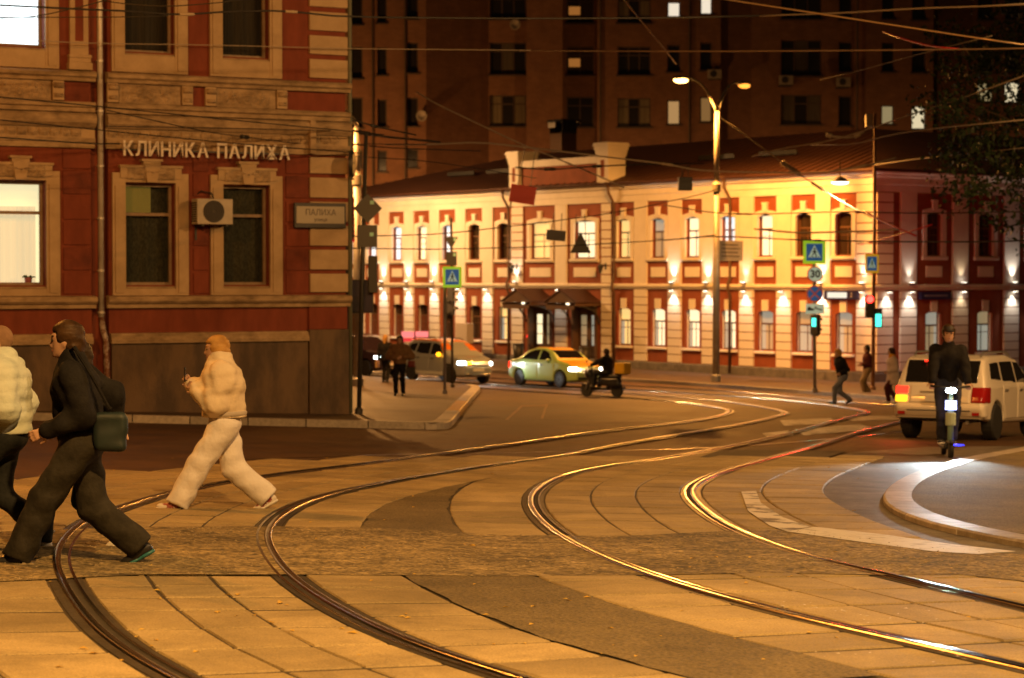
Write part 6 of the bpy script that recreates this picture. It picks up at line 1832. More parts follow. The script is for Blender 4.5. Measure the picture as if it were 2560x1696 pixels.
# ---- taxi
def sedan(label, paint, side_lit, px, py, heading):
    C = thing('taxi_car', label, 'car')
    prof = [(-2.05, 0.34), (-2.10, 0.60), (-2.04, 0.92), (-1.75, 0.99), (-1.35, 1.03), (-0.82, 1.36), (-0.35, 1.46), (0.22, 1.45), (0.62, 1.34), (1.12, 1.00), (1.65, 0.90), (1.98, 0.76), (2.08, 0.55), (2.05, 0.28), (1.5, 0.20), (-1.5, 0.22)]
    wb, r = (1.28, -1.20), 0.305
    body = car_solid(prof, 0.84, 0.92, 0.42, 0.22, 0.16, 4.1, wb, r)
    solid('body', body, 0.032, side_lit, C)
    chunk('bonnet', body, paint, C, (0.95, -0.70, 0.78), (2.0, 0.70, 1.1), off=0.007)
    chunk('roof', body, paint, C, (-0.95, -0.56, 1.36), (0.70, 0.56, 1.6), off=0.007)
    chunk('boot_lid', body, paint, C, (-2.02, -0.62, 0.90), (-1.25, 0.62, 1.1), off=0.007)
    for sg in (-1, 1):
        ylo, yhi = ((0.35, 0.95) if sg > 0 else (-0.95, -0.35))
        for nm, poly in (('door', [(0.02, 0.30), (0.98, 0.30), (0.98, 0.93), (0.02, 0.95)]), ('door', [(-0.03, 0.30), (-0.03, 0.95), (-0.95, 0.96), (-0.92, 0.60), (-0.75, 0.30)])):
            D = chunk(nm, body, side_lit, C, (-1.1, ylo+sg*0.2, 0.28), (1.1, yhi, 1.0), poly, off=0.008)
            hx = 0.14 if poly[0][0] > 0 else -0.82
            mb = MB(); mb.box(hx, hx+0.16, sg*0.845, sg*0.872, 0.80, 0.83); mb.build('handle', M_PLASTIC, D)
        for poly in ([(0.02, 0.98), (0.80, 0.99), (0.50, 1.28), (0.20, 1.37), (0.02, 1.38)], [(-0.06, 0.98), (-0.06, 1.38), (-0.40, 1.37), (-0.75, 1.27), (-1.10, 1.02)]):
            chunk('side_window', body, M_CARGLASS, C, (-1.3, ylo, 0.95), (1.0, yhi, 1.45), poly)
        mb = MB(); mb.ball((0.72, sg*0.93, 0.99), (0.07, 0.10, 0.07), 10, 6); mb.build('mirror', side_lit, C, smooth=True)
        hl = chunk('headlight', body, M_HEAD if sg < 0 else M_HEAD, C, (1.72, min(sg*0.52, sg*0.76), 0.62), (2.1, max(sg*0.52, sg*0.76), 0.76), off=0.012)
        chunk('tail_light', body, M_TAILON if sg < 0 else M_TAILOFF, C, (-2.15, min(sg*0.50, sg*0.82), 0.66), (-1.80, max(sg*0.50, sg*0.82), 0.90), off=0.012)
    chunk('windscreen', body, M_CARGLASS, C, (0.45, -0.60, 1.02), (1.15, 0.60, 1.42), [(1.10, 1.01), (0.62, 1.38), (0.40, 1.38), (0.80, 1.01)])
    chunk('rear_window', body, M_CARGLASS, C, (-1.5, -0.55, 1.02), (-0.6, 0.55, 1.42), [(-1.32, 1.05), (-0.85, 1.34), (-0.6, 1.34), (-1.0, 1.05)])
    chunk('grille', body, M_PLASTIC, C, (1.8, -0.42, 0.60), (2.15, 0.42, 0.72), off=0.010); chunk('lower_grille', body, M_PLASTIC, C, (1.85, -0.55, 0.30), (2.15, 0.55, 0.42), off=0.010)
    bxo('number_plate', 2.085, 2.10, -0.26, 0.26, 0.45, 0.56, M_PLATE, C)
    for wx in wb:
        for sg in (-1, 1): wheel(C, wx, sg*0.74, r, 0.19, M_RIMDK, 7)
    for sg in (-1, 1): spot('headlight_beam', C, (2.2, sg*0.62, 0.69), (9, sg*0.62, 0.1), 160, (1.0, 0.93, 0.8), 60, 0.5, 0.06)
    place(C, px, py, heading)
    return C
TAXI_Y = mat('taxi_yellow', (0.85, 0.42, 0.01), 0.3, coat=0.5)
TAXI_LIT = mat('taxi_green_lit', (0.36, 0.52, 0.17), 0.3, coat=0.5)  # yellow taxi; greenish headlight cast put into the side colour
sedan('yellow taxi with sides lit pale green and a lit headlight', TAXI_Y, TAXI_LIT, 1388, 966, (0.60, -0.80))

# ---- compact with indicator on, and the dark car behind the corner
def hatch(label, name, body_m, roof_m, px, py, heading, head=M_HEADW, blink=True, low_m=None, beams=220, plate_m=None):
    C = thing(name, label, 'car')
    prof = [(-1.95, 0.36), (-2.02, 0.65), (-1.98, 1.02), (-1.80, 1.30), (-1.62, 1.55), (-1.2, 1.64), (-0.2, 1.65), (0.35, 1.58), (0.78, 1.34), (1.18, 1.08), (1.72, 0.98), (1.98, 0.84), (2.05, 0.62), (2.02, 0.32), (1.5, 0.24), (-1.5, 0.26)]
    wb, r = (1.27, -1.28), 0.335
    body = car_solid(prof, 0.88, 1.0, 0.32, 0.22, 0.10, 4.05, wb, r)
    solid('body', body, 0.034, body_m, C)
    chunk('roof', body, roof_m, C, (-1.75, -0.70, 1.55), (0.55, 0.70, 1.75), off=0.008)
    for sg in (-1, 1):
        ylo, yhi = ((0.35, 0.98) if sg > 0 else (-0.98, -0.35))
        chunk('door_pillar', body, roof_m, C, (0.40, ylo+sg*0.05, 1.05), (1.15, yhi, 1.56), [(0.95, 1.06), (1.12, 1.06), (0.62, 1.52), (0.40, 1.55)], off=0.007)
        for poly in ([(0.02, 0.36), (0.92, 0.36), (0.98, 1.0), (0.02, 1.02)], [(-0.03, 0.36), (-0.03, 1.02), (-1.0, 1.04), (-0.98, 0.7), (-0.80, 0.36)]):
            D = chunk('door', body, body_m, C, (-1.1, ylo+sg*0.2, 0.34), (1.1, yhi, 1.05), poly, off=0.008)
            hx = 0.12 if poly[0][0] > 0 else -0.85
            mb = MB(); mb.box(hx, hx+0.18, sg*0.885, sg*0.912, 0.90, 0.93); mb.build('handle', M_PLASTIC, D)
        for poly in ([(0.02, 1.06), (0.90, 1.08), (0.55, 1.42), (0.30, 1.50), (0.02, 1.52)], [(-0.06, 1.06), (-0.06, 1.52), (-0.9, 1.51), (-0.98, 1.10)], [(-1.05, 1.12), (-0.98, 1.49), (-1.42, 1.44), (-1.6, 1.25)]):
            chunk('side_window', body, M_CARGLASS, C, (-1.7, ylo, 1.04), (1.0, yhi, 1.54), poly)
        mb = MB(); mb.ball((0.78, sg*0.99, 1.08), (0.08, 0.11, 0.09), 10, 6); mb.build('mirror', M_BLINK if (blink and sg < 0) else body_m, C, smooth=True)
        chunk('headlight', body, head, C, (1.72, min(sg*0.56, sg*0.80), 0.72), (2.1, max(sg*0.56, sg*0.80), 0.85), off=0.012)
        if blink and sg < 0: chunk('indicator', body, M_BLINK, C, (1.7, -0.50, 0.70), (2.12, -0.30, 0.82), off=0.014)
        chunk('tail_light', body, M_TAILOFF, C, (-2.05, min(sg*0.52, sg*0.84), 0.80), (-1.7, max(sg*0.52, sg*0.84), 1.10), off=0.012)
        mb = MB(); mb.tube([(-1.5, sg*0.62, 1.64), (-1.4, sg*0.62, 1.69), (-0.1, sg*0.62, 1.70), (0.1, sg*0.62, 1.64)], 0.018, 6); mb.build('roof_rail', M_PLASTIC, C)
        chunk('sill_cladding', body, low_m or M_PLASTIC, C, (-0.95, min(sg*0.6, sg*0.95), 0.26), (0.92, max(sg*0.6, sg*0.95), 0.42), off=0.014)
    chunk('windscreen', body, M_CARGLASS, C, (0.4, -0.66, 1.08), (1.2, 0.66, 1.58), [(1.14, 1.09), (0.72, 1.36), (0.35, 1.54), (0.2, 1.5), (0.8, 1.09)])
    chunk('rear_window', body, M_CARGLASS, C, (-2.0, -0.60, 1.12), (-1.5, 0.60, 1.52))
    chunk('grille', body, M_PLASTIC, C, (1.8, -0.48, 0.66), (2.15, 0.48, 0.76), off=0.012); chunk('bumper_strip', body, plate_m or M_RIM, C, (1.85, -0.60, 0.36), (2.15, 0.60, 0.40), off=0.014)
    bxo('number_plate', 2.06, 2.075, -0.26, 0.26, 0.48, 0.60, plate_m or M_PLATE, C)
    for wx in wb:
        for sg in (-1, 1): wheel(C, wx, sg*0.78, r, 0.21, M_RIM, 5)
    if beams:
        for sg in (-1, 1): spot('headlight_beam', C, (2.2, sg*0.66, 0.78), (9, sg*0.66, 0.05), beams, (0.9, 1.0, 0.97), 60, 0.5, 0.06)
    place(C, px, py, heading)
    return C
hatch('grey blue compact car with orange roof and blinking indicator', 'compact_car', mat('blue_grey_paint', (0.34, 0.38, 0.44), 0.28, 0.3, coat=0.6), mat('orange_paint', (0.62, 0.17, 0.02), 0.3, coat=0.5), 1118, 955, (0.60, -0.80), low_m=mat('headlit_sill', (0.5, 0.52, 0.52), 0.4))  # pale sill colour stands in for another car's headlights
hatch('dark car half hidden behind the clinic corner with one headlight showing', 'dark_car', mat('dark_plum_paint', (0.05, 0.03, 0.045), 0.25, 0.2, coat=0.6), mat('dark_plum_paint', (0,0,0)), 898, 938, (0.72, -0.69), blink=False, beams=160)

# ---- white off-roader
def suv(label, px, py, heading):
    C = thing('white_suv', label, 'car')
    P = mat('white_car_paint', (0.70, 0.66, 0.58), 0.28, coat=0.6)
    prof = [(-2.18, 0.42), (-2.24, 0.62), (-2.20, 0.86), (-2.12, 1.08), (-1.98, 1.40), (-1.86, 1.60), (-1.5, 1.68), (-0.3, 1.70), (0.35, 1.62), (0.72, 1.40), (1.10, 1.14), (1.85, 1.06), (2.18, 0.92), (2.24, 0.60), (2.2, 0.36), (1.6, 0.30), (-1.6, 0.34)]
    wb, r = (1.35, -1.40), 0.365
    body = car_solid(prof, 0.92, 1.05, 0.26, 0.18, 0.06, 4.5, wb, r)
    solid('body', body, 0.03, P, C)
    chunk('rear_window', body, M_CARGLASS, C, (-2.2, -0.72, 1.12), (-1.75, 0.72, 1.58), off=0.008)
    T = chunk('tailgate', body, P, C, (-2.3, -0.60, 0.72), (-1.95, 0.60, 1.10), off=0.010)
    bxo('handle_strip', -2.275, -2.25, -0.36, 0.36, 0.93, 0.965, M_RIM, T)
    bxo('number_plate', -2.285, -2.262, -0.26, 0.26, 0.76, 0.88, M_PLATE, T)
    chunk('bumper', body, P, C, (-2.35, -0.90, 0.46), (-1.95, 0.90, 0.70), off=0.018)
    chunk('lower_bumper', body, M_PLASTIC, C, (-2.3, -0.80, 0.30), (-1.9, 0.80, 0.44), off=0.020)
    mb = MB(); mb.box(-2.275, -2.262, -0.62, 0.62, 0.575, 0.595); mb.build('bumper_groove', M_PLASTIC, C)
    for sg in (-1, 1):
        lo = min(sg*0.62, sg*0.93); hi = max(sg*0.62, sg*0.93)
        chunk('tail_light', body, M_TAILON if sg > 0 else M_TAILOFF, C, (-2.3, lo, 0.90 if sg > 0 else 0.74), (-1.86, hi, 1.06), off=0.014)
        chunk('tail_lens', body, M_BLINK if sg > 0 else M_TAILOFF, C, (-2.3, lo, 0.74), (-1.9, hi, 0.88 if sg > 0 else 0.739), off=0.014) if sg > 0 else None
        bxo('reflector', -2.272, -2.255, min(sg*0.66, sg*0.80), max(sg*0.66, sg*0.80), 0.50, 0.56, M_TAILOFF, C)
        ylo, yhi = ((0.4, 1.0) if sg > 0 else (-1.0, -0.4))
        for poly in ([(-0.06, 1.14), (-0.06, 1.58), (-0.95, 1.57), (-1.0, 1.16)], [(0.0, 1.14), (0.0, 1.58), (0.35, 1.55), (0.85, 1.2), (0.9, 1.14)], [(-1.08, 1.17), (-1.03, 1.56), (-1.62, 1.53), (-1.75, 1.22)]):
            chunk('side_window', body, M_CARGLASS, C, (-1.8, ylo, 1.12), (1.0, yhi, 1.6), poly, off=0.008)
        for poly in ([(0.0, 0.42), (0.95, 0.42), (1.0, 1.09), (0.0, 1.10)], [(-0.05, 0.42), (-0.05, 1.10), (-1.05, 1.11), (-1.02, 0.75), (-0.85, 0.42)]):
            D = chunk('door', body, P, C, (-1.2, min(sg*0.6, sg*1.0), 0.4), (1.1, max(sg*0.6, sg*1.0), 1.12), poly, off=0.008)
            hx = 0.1 if poly[0][0] >= 0 else -0.95
            mb = MB(); mb.box(hx, hx+0.2, min(sg*0.925, sg*0.95), max(sg*0.925, sg*0.95), 0.98, 1.01); mb.build('handle', M_RIM, D)
        mb = MB(); mb.ball((0.85, sg*1.03, 1.18), (0.09, 0.13, 0.10), 10, 6); mb.build('mirror', P, C, smooth=True)
        mb = MB(); mb.tube([(-1.7, sg*0.66, 1.66), (-1.55, sg*0.66, 1.74), (0.0, sg*0.66, 1.76), (0.25, sg*0.66, 1.68)], 0.022, 6); mb.build('roof_rail', M_RIM, C)
        chunk('headlight', body, M_HEADOFF, C, (1.75, lo, 0.80), (2.3, hi, 0.98), off=0.012)
    bxo('brake_light', -1.99, -1.96, 0.02, 0.36, 1.545, 1.575, M_TAILON, C)
    chunk('windscreen', body, M_CARGLASS, C, (0.4, -0.7, 1.16), (1.2, 0.7, 1.62), [(1.08, 1.17), (0.72, 1.42), (0.40, 1.6), (0.2, 1.56), (0.7, 1.17)])
    for wx in wb:
        for sg in (-1, 1): wheel(C, wx, sg*0.80, r, 0.235, M_RIM, 5)
    mb = MB(); mb.tube([(-2.2, -0.55, 0.36), (-1.9, -0.55, 0.38)], 0.035, 8); mb.build('exhaust', M_RIM, C)
    spot('tail_glow', C, (-2.35, 0.8, 0.98), (-6, 1.5, 0.0), 26, (1.0, 0.05, 0.03), 140, 0.5, 0.06)
    place(C, px, py, heading); C.scale = (0.94, 0.96, 0.93)
    return C
SUV_H = Vector((0.48, 0.877, 0))
_p = ground(2372, 1098) + SUV_H*1.45
_x = proj((_p.x, _p.y, G(_p.x, _p.y)))
suv('white off road car seen from behind with one tail light glowing', _x[0], _x[1], SUV_H)

# ---- delivery scooter
def moped(px, py, heading):
    C = thing('motor_scooter', 'dark delivery motor scooter with a yellow box before the taxi', 'scooter')
    blk = mat('scooter_black', (0.025, 0.025, 0.027), 0.35); 
    solid('body', union([rbox((-0.35, 0, 0.55), (0.42, 0.14, 0.14), 0.08), rbox((0.05, 0, 0.30), (0.35, 0.15, 0.06), 0.04), cone((0.40, 0, 0.35), (0.52, 0, 0.85), 0.13, 0.10), ellip((0.56, 0, 0.82), (0.15, 0.17, 0.18)), ellip((-0.55, 0, 0.42), (0.30, 0.13, 0.12))], 0.08), 0.022, blk, C)
    solid('seat', union([rbox((-0.38, 0, 0.74), (0.40, 0.14, 0.06), 0.05)], 0.02), 0.022, M_PLASTIC, C)
    mb = MB(); mb.tube([(0.50, 0, 0.9), (0.45, 0, 1.02)], 0.03, 8); mb.tube([(0.40, 0.34, 1.03), (0.46, 0.15, 1.04), (0.46, -0.15, 1.04), (0.40, -0.34, 1.03)], 0.018, 8); mb.build('handlebar', M_PLASTIC, C)
    for sg in (-1, 1):
        mb = MB(); mb.tube([(0.44, sg*0.22, 1.04), (0.46, sg*0.30, 1.22)], 0.008, 5); mb.ball((0.46, sg*0.32, 1.26), (0.015, 0.06, 0.04), 8, 5); mb.build('mirror', M_PLASTIC, C)
    mb = MB(); mb.tube([(0.55, 0.07, 0.6), (0.66, 0.07, 0.25)], 0.025, 6); mb.tube([(0.55, -0.07, 0.6), (0.66, -0.07, 0.25)], 0.025, 6); mb.build('fork', M_RIM, C)
    wheel(C, 0.66, 0.001, 0.245, 0.11, M_RIM, 5); wheel(C, -0.64, 0.001, 0.245, 0.12, M_RIMDK, 5)
    solid('front_mudguard', union([ellip((0.66, 0, 0.42), (0.24, 0.085, 0.10))], 0.01), 0.02, blk, C)
    mb = MB(); mb.lathe([(0.09, 0.70), (0.09, 0.72)], 14, (0, 0, 0.82), 'x'); mb.build('headlight', M_HEADOFF, C)
    bxo('rack', -0.98, -0.62, -0.15, 0.15, 0.80, 0.83, M_PLASTIC, C)
    B = bxo('delivery_box', -1.08, -0.66, -0.22, 0.22, 0.832, 1.22, mat('box_yellow', (0.82, 0.50, 0.02), 0.55, c2=(0.7, 0.42, 0.02), scale=4), C, 0.03)
    bxo('label_strip', -0.98, -0.78, -0.228, -0.2205, 1.03, 1.12, mat('box_label', (0.75, 0.62, 0.4), 0.6), B)
    mb = MB(); mb.tube([(-0.4, -0.16, 0.26), (-0.85, -0.18, 0.34)], [0.03, 0.05], 8); mb.build('exhaust', M_RIM, C)
    place(C, px, py, heading)
    return C
MOPED_H = (-0.80, 0.60)
moped_o = moped(1505, 993, MOPED_H)

# ---- electric kick scooter facing the viewer
def kick(px, py, heading):
    C = thing('kick_scooter', 'electric kick scooter with a bright white lamp under the standing man', 'scooter')
    g_ = mat('teal_scooter', (0.25, 0.42, 0.38), 0.4); 
    bxo('deck', -0.50, 0.28, -0.085, 0.085, 0.13, 0.19, M_PLASTIC, C, 0.02)
    mb = MB(); mb.tube([(0.28, 0, 0.17), (0.44, 0, 0.28), (0.46, 0, 0.34)], 0.045, 8); mb.build('neck', M_PLASTIC, C, smooth=True)
    mb = MB(); mb.tube([(0.47, 0, 0.26), (0.38, 0, 1.05)], [0.048, 0.042], 12); mb.build('stem', g_, C, smooth=True)
    mb = MB(); mb.lathe([(0.075, 0.50), (0.08, 0.52), (0.08, 0.68), (0.075, 0.70)], 12, (0.445, 0, 0)); mb.build('battery_sleeve', mat('pale_sleeve', (0.45, 0.58, 0.50), 0.5), C)
    mb = MB(); mb.tube([(0.30, 0.30, 1.10), (0.37, 0.12, 1.08), (0.37, -0.12, 1.08), (0.30, -0.30, 1.10)], 0.020, 8); mb.build('handlebar', M_PLASTIC, C, smooth=True)
    bxo('lamp_housing', 0.40, 0.46, -0.07, 0.07, 0.98, 1.08, M_PLASTIC, C, 0.01)
    mb = MB(); mb.ball((0.465, 0, 1.035), (0.02, 0.085, 0.045), 12, 6); mb.build('headlamp', emission('scooter_lamp', (0.80, 0.95, 1.0), 40.0), C, smooth=True)
    bxo('info_screen', 0.452, 0.470, -0.085, 0.085, 0.74, 0.88, emission('scooter_screen', (0.45, 0.50, 1.0), 5.0), C)
    mb = MB(); mb.ball((0.40, 0.12, 0.20), (0.03, 0.10, 0.012), 8, 5); mb.build('blue_deck_light', emission('blue_deck', (0.02, 0.03, 1.0), 6.0), C)
    wheel(C, 0.52, 0.0005, 0.13, 0.07, M_RIMDK, 5); wheel(C, -0.58, 0.0005, 0.125, 0.07, M_RIMDK, 5)
    solid('mudguard', union([ellip((0.52, 0, 0.24), (0.15, 0.05, 0.04))], 0.01), 0.015, M_PLASTIC, C)
    spot('scooter_beam', C, (0.50, 0, 1.03), (6.0, -1.1, -0.5), W_SCOOTER, (0.80, 0.95, 1.0), 46, 0.8, 0.04)
    place(C, px, py, heading)
    return C
W_SCOOTER = 700
KICK_H = (-0.10, -0.995)
kick_o = kick(2368, 1142, KICK_H)
# ------------------------------------------------------------------ people
M_SKIN = mat('skin', (0.50, 0.30, 0.21), 0.55, c2=(0.55, 0.34, 0.24), scale=12)
M_EYE = mat('eye_dark', (0.03, 0.02, 0.015), 0.2)
M_LIP = mat('lips', (0.36, 0.13, 0.10), 0.5)
def two_bone(a, t, l1, l2, pole):
    a, t, pole = Vector(a), Vector(t), Vector(pole)
    d = t - a; L = min(max(d.length, 1e-4), (l1+l2)*0.999)
    u = d.normalized(); t = a + u*L
    x = (l1*l1 - l2*l2 + L*L) / (2*L); h = math.sqrt(max(l1*l1 - x*x, 0))
    p = pole - u*pole.dot(u)
    p = p.normalized() if p.length > 1e-5 else Vector((1, 0, 0))
    return a + u*x + p*h, t

def wrinkled(f, amp, seed=0.0, freq=22.0, quilt=0.0):
    if amp <= 0: return f
    def g_(p):
        x, y, z = p[..., 0], p[..., 1], p[..., 2]
        n = np.sin(freq*z + 5*np.sin(7*x + seed) + 4*np.sin(9*y + 2*seed)) * 0.6 + np.sin(freq*1.9*z + 9*x - 8*y + seed*3)*0.4
        return f(p) + amp*n + (quilt*np.abs(np.sin((z + 0.06*x)*math.pi/0.085))**0.6 * -1 if quilt else 0)
    g_.lo, g_.hi = f.lo, f.hi
    return g_

def cut(f, *planes):
    """keep the side of each plane its normal points away from: (point, normal)"""
    pl = [(np.array(a, float), np.array(Vector(n).normalized())) for a, n in planes]
    def g_(p):
        d = f(p)
        for a, n in pl: d = np.maximum(d, (p - a) @ n)
        return d
    g_.lo, g_.hi = f.lo, f.hi
    return g_

def hand_solid(wr, d, palm_n, side, s, curl, h):
    """palm, four fingers of unequal length and a thumb leaving the side of the palm"""
    d = Vector(d).normalized(); n = Vector(palm_n); n = (n - d*n.dot(d)).normalized(); a = d.cross(n).normalized() * side
    w = Vector(wr)
    P = []
    pc = w + d*0.055*s
    for o in (-0.024, -0.008, 0.008, 0.024): P.append(cone(w + d*0.015*s + a*o*0.7*s, w + d*0.09*s + a*o*s, 0.014*s, 0.012*s))
    for o, L in ((-0.030, 0.062), (-0.010, 0.074), (0.010, 0.080), (0.030, 0.068)):
        k0 = w + d*0.092*s + a*o*s
        k1 = k0 + (d*math.cos(curl*0.6) + n*math.sin(curl*0.6))*L*0.45*s
        k2 = k1 + (d*math.cos(curl*1.5) + n*math.sin(curl*1.5))*L*0.32*s
        k3 = k2 + (d*math.cos(curl*2.2) + n*math.sin(curl*2.2))*L*0.25*s
        P += [cone(k0, k1, 0.0095*s, 0.0088*s), cone(k1, k2, 0.0088*s, 0.008*s), cone(k2, k3, 0.008*s, 0.0068*s)]
    t0 = w + d*0.03*s + a*0.028*s; t1 = t0 + (d*0.6 + a*0.8 + n*0.25).normalized()*0.042*s; t2 = t1 + (d*0.9 + a*0.25 + n*0.4).normalized()*0.030*s
    P += [cone(t0, t1, 0.0125*s, 0.011*s), cone(t1, t2, 0.0105*s, 0.0085*s)]
    return union(P, 0.006)

def person(label, H, ankles, wrists, feet_pitch=(0, 0), lean=0.0, head_turn=0.0, res=0.018, hip_z=None, hip_x=0.0, hip_drop=0.03,
           top=None, bottom=None, shoe=None, hair=None, sole=None, puff=0.03, hem=0.10, leg_w=(0.095, 0.075), arm_w=(0.06, 0.045), hair_len=0.0, coat=None, collar=0.02,
           curl=0.7, palm=((0, 0, -1), (0, 0, -1)), knee_pole=((1, 0, 0.0), (1, 0, 0.0)), elbow_pole=((-1, 0, -0.4), (-1, 0, -0.4)), cap=None, name='person', group=None, wr_amp=0.006, hand_res=0.007, skin=None, foot_yaw=(0, 0), quilt=0.0):
    s = H / 1.75
    sk = skin or M_SKIN
    T = thing(name, label, 'person', (0, 0, 0), 0, group)
    hz = hip_z if hip_z is not None else (0.92*s - hip_drop)
    hips = [Vector((hip_x, sg*0.095*s, hz)) for sg in (1, -1)]
    pel = Vector((hip_x, 0, hz + 0.04*s))
    up = Vector((math.sin(lean), 0, math.cos(lean)))
    waist = pel + up*0.14*s; chest = pel + up*0.36*s; neck = pel + up*0.52*s
    sh = [neck - up*0.055*s + Vector((0, sg*0.185*s, 0)) for sg in (1, -1)]
    hd = neck + (up + Vector((0.18, 0, 0))).normalized()*0.165*s
    legs = []
    for k in (0, 1):
        kn, an = two_bone(hips[k], Vector(ankles[k]), 0.44*s, 0.43*s, knee_pole[k]); legs.append((hips[k], kn, an))
    arms = []
    for k in (0, 1):
        el, wr = two_bone(sh[k], Vector(wrists[k]), 0.29*s, 0.255*s, elbow_pole[k]); arms.append((sh[k], el, wr))
    # the continuous body
    yaw = Matrix.Rotation(head_turn, 3, 'Z')
    def hp(x, y, z): return hd + yaw @ Vector((x*s, y*s, z*s))
    B = [cone(pel, waist, 0.115*s, 0.105*s), cone(waist, chest, 0.105*s, 0.125*s), cone(chest + Vector((0, 0.07*s, 0)), chest - Vector((0, 0.07*s, 0)), 0.10*s, 0.10*s), cone(neck - up*0.08*s, hd, 0.058*s, 0.052*s),
         ellip(hp(0.0, 0, 0.02), (0.098*s, 0.076*s, 0.112*s), (head_turn, 'Z') if False else None), ellip(hp(0.030, 0, -0.045), (0.062*s, 0.055*s, 0.068*s)), cone(hp(0.088, 0, 0.015), hp(0.108, 0, -0.022), 0.010*s, 0.015*s), ellip(hp(0.078, 0, 0.045), (0.022*s, 0.05*s, 0.014*s)),
         ellip(hp(-0.005, 0.078, 0.0), (0.022*s, 0.012*s, 0.032*s)), ellip(hp(-0.005, -0.078, 0.0), (0.022*s, 0.012*s, 0.032*s)), ellip(hp(0.078, 0, -0.085), (0.020*s, 0.025*s, 0.018*s))]
    for a, b, c in legs: B += [cone(a, b, 0.082*s, 0.055*s), cone(b, c, 0.055*s, 0.038*s), cone(c, c - Vector((0, 0, 0.03*s)), 0.038*s, 0.04*s)]
    for a, b, c in arms: B += [cone(a, b, 0.046*s, 0.036*s), cone(b, c, 0.036*s, 0.027*s)]
    solid('body', union(B, 0.02*s), res, sk, T)
    for sg in (1, -1):
        mb = MB(); mb.ball(tuple(hp(0.088, sg*0.032, 0.018)), (0.012*s, 0.015*s, 0.009*s), 8, 6); mb.build('eye', M_EYE, T, smooth=True)
        mb = MB(); mb.ball(tuple(hp(0.084, sg*0.034, 0.048)), (0.014*s, 0.024*s, 0.006*s), 8, 5); mb.build('eyebrow', hair or M_EYE, T, smooth=True)
    mb = MB(); mb.ball(tuple(hp(0.088, 0, -0.055)), (0.012*s, 0.024*s, 0.008*s), 8, 5); mb.build('mouth', M_LIP, T, smooth=True)
    # trousers
    lw, lk = leg_w
    tr = [ellip(pel - Vector((0, 0, 0.03*s)), (0.135*s + lw*0.25, 0.165*s + lw*0.2, 0.15*s))]
    for a, b, c in legs:
        end = c + (b - c).normalized()*0.02
        tr += [cone(a, b, lw*1.05*s, lw*0.92*s), cut(cone(b, c + (c-b).normalized()*lk*s, lw*0.92*s, lk*s), (c + (c-b).normalized()*0.012*s, c - b))]
    pl = []
    solid('trousers', wrinkled(union(tr, 0.035*s), wr_amp, 1.0), res, bottom, T)
    # jacket
    p = puff
    jk = [cone(pel + up*0.02*s, waist, 0.12*s+p, 0.115*s+p), cone(waist, chest, 0.115*s+p, 0.13*s+p), cone(chest + Vector((0, 0.085*s, 0)), chest - Vector((0, 0.085*s, 0)), 0.105*s+p, 0.105*s+p),
          cone(chest + up*0.05*s + Vector((0, 0.10*s, 0)), chest + up*0.05*s - Vector((0, 0.10*s, 0)), 0.085*s+p, 0.085*s+p), cone(neck - up*0.05*s, neck + up*collar*s, 0.085*s+p*0.6, 0.075*s+p*0.5)]
    if coat: jk += [cone(pel, pel - Vector((0.02, 0, coat)), 0.14*s+p, 0.19*s+p)]
    aw, al = arm_w
    for a, b, c in arms: jk += [cone(a, b, aw*s+p*0.6, aw*0.92*s+p*0.5), cone(b, c + (b-c).normalized()*0.01, aw*0.9*s+p*0.5, al*s+p*0.25)]
    hemz = (pel.z - (coat or 0)) - hem + 0.02
    f = wrinkled(union(jk, 0.04*s), wr_amp*1.2, 2.0, 20, quilt)
    # hem: cut the trunk only, not the sleeves
    def trunk_cut(q, f=f):
        d = f(q)
        return np.maximum(d, np.where(np.abs(q[..., 1]) < 0.40*s, hemz - q[..., 2], -1))
    trunk_cut.lo, trunk_cut.hi = f.lo, f.hi
    solid('jacket' if not coat else 'coat', trunk_cut if hip_z is None or True else f, res, top, T)
    # shoes
    for k, (a, b, c) in enumerate(legs):
        S = link('shoe', None, T, c, (0, 0, foot_yaw[k]))
        pt = feet_pitch[k]
        S.rotation_euler = (0, pt, foot_yaw[k])
        up_ = union([ellip((0.115*s, 0, -0.045*s), (0.085*s, 0.046*s, 0.036*s)), ellip((-0.015*s, 0, -0.03*s), (0.062*s, 0.042*s, 0.05*s)), cone((0, 0, 0), (0.06*s, 0, -0.035*s), 0.043*s, 0.045*s)], 0.03)
        solid('upper', cut(up_, ((0, 0, -0.062*s), (0, 0, -1))), min(res, 0.012), shoe, S)
        solid('sole', cut(union([ellip((0.11*s, 0, -0.065*s), (0.098*s, 0.052*s, 0.022*s)), ellip((-0.01*s, 0, -0.065*s), (0.072*s, 0.047*s, 0.022*s)), cone((0.1*s, 0, -0.066*s), (0, 0, -0.066*s), 0.03*s, 0.03*s)], 0.02), ((0, 0, -0.08*s), (0, 0, -1)), ((0, 0, -0.05*s), (0, 0, 1))), min(res, 0.012), sole or shoe, S)
    # hair
    if hair:
        hr = [ellip(hp(-0.016, 0, 0.050), (0.117*s, 0.098*s, 0.112*s)), ellip(hp(-0.060, 0, -0.01), (0.076*s, 0.093*s, 0.092*s))]
        if hair_len > 0: hr += [cone(hp(-0.06, 0, -0.02), hp(-0.085, 0, -0.05-hair_len), 0.075*s, 0.055*s), cone(hp(-0.02, 0.065, -0.02), hp(-0.03, 0.075, -0.05-hair_len*0.8), 0.03*s, 0.025*s), cone(hp(-0.02, -0.065, -0.02), hp(-0.03, -0.075, -0.05-hair_len*0.8), 0.03*s, 0.025*s)]
        fwd = yaw @ Vector((1, 0, 0))
        u = union(hr, 0.02)
        fc = np.array(hp(0.055, 0, 0.0)); fn = np.array(fwd); zt = hp(0, 0, 0.068).z
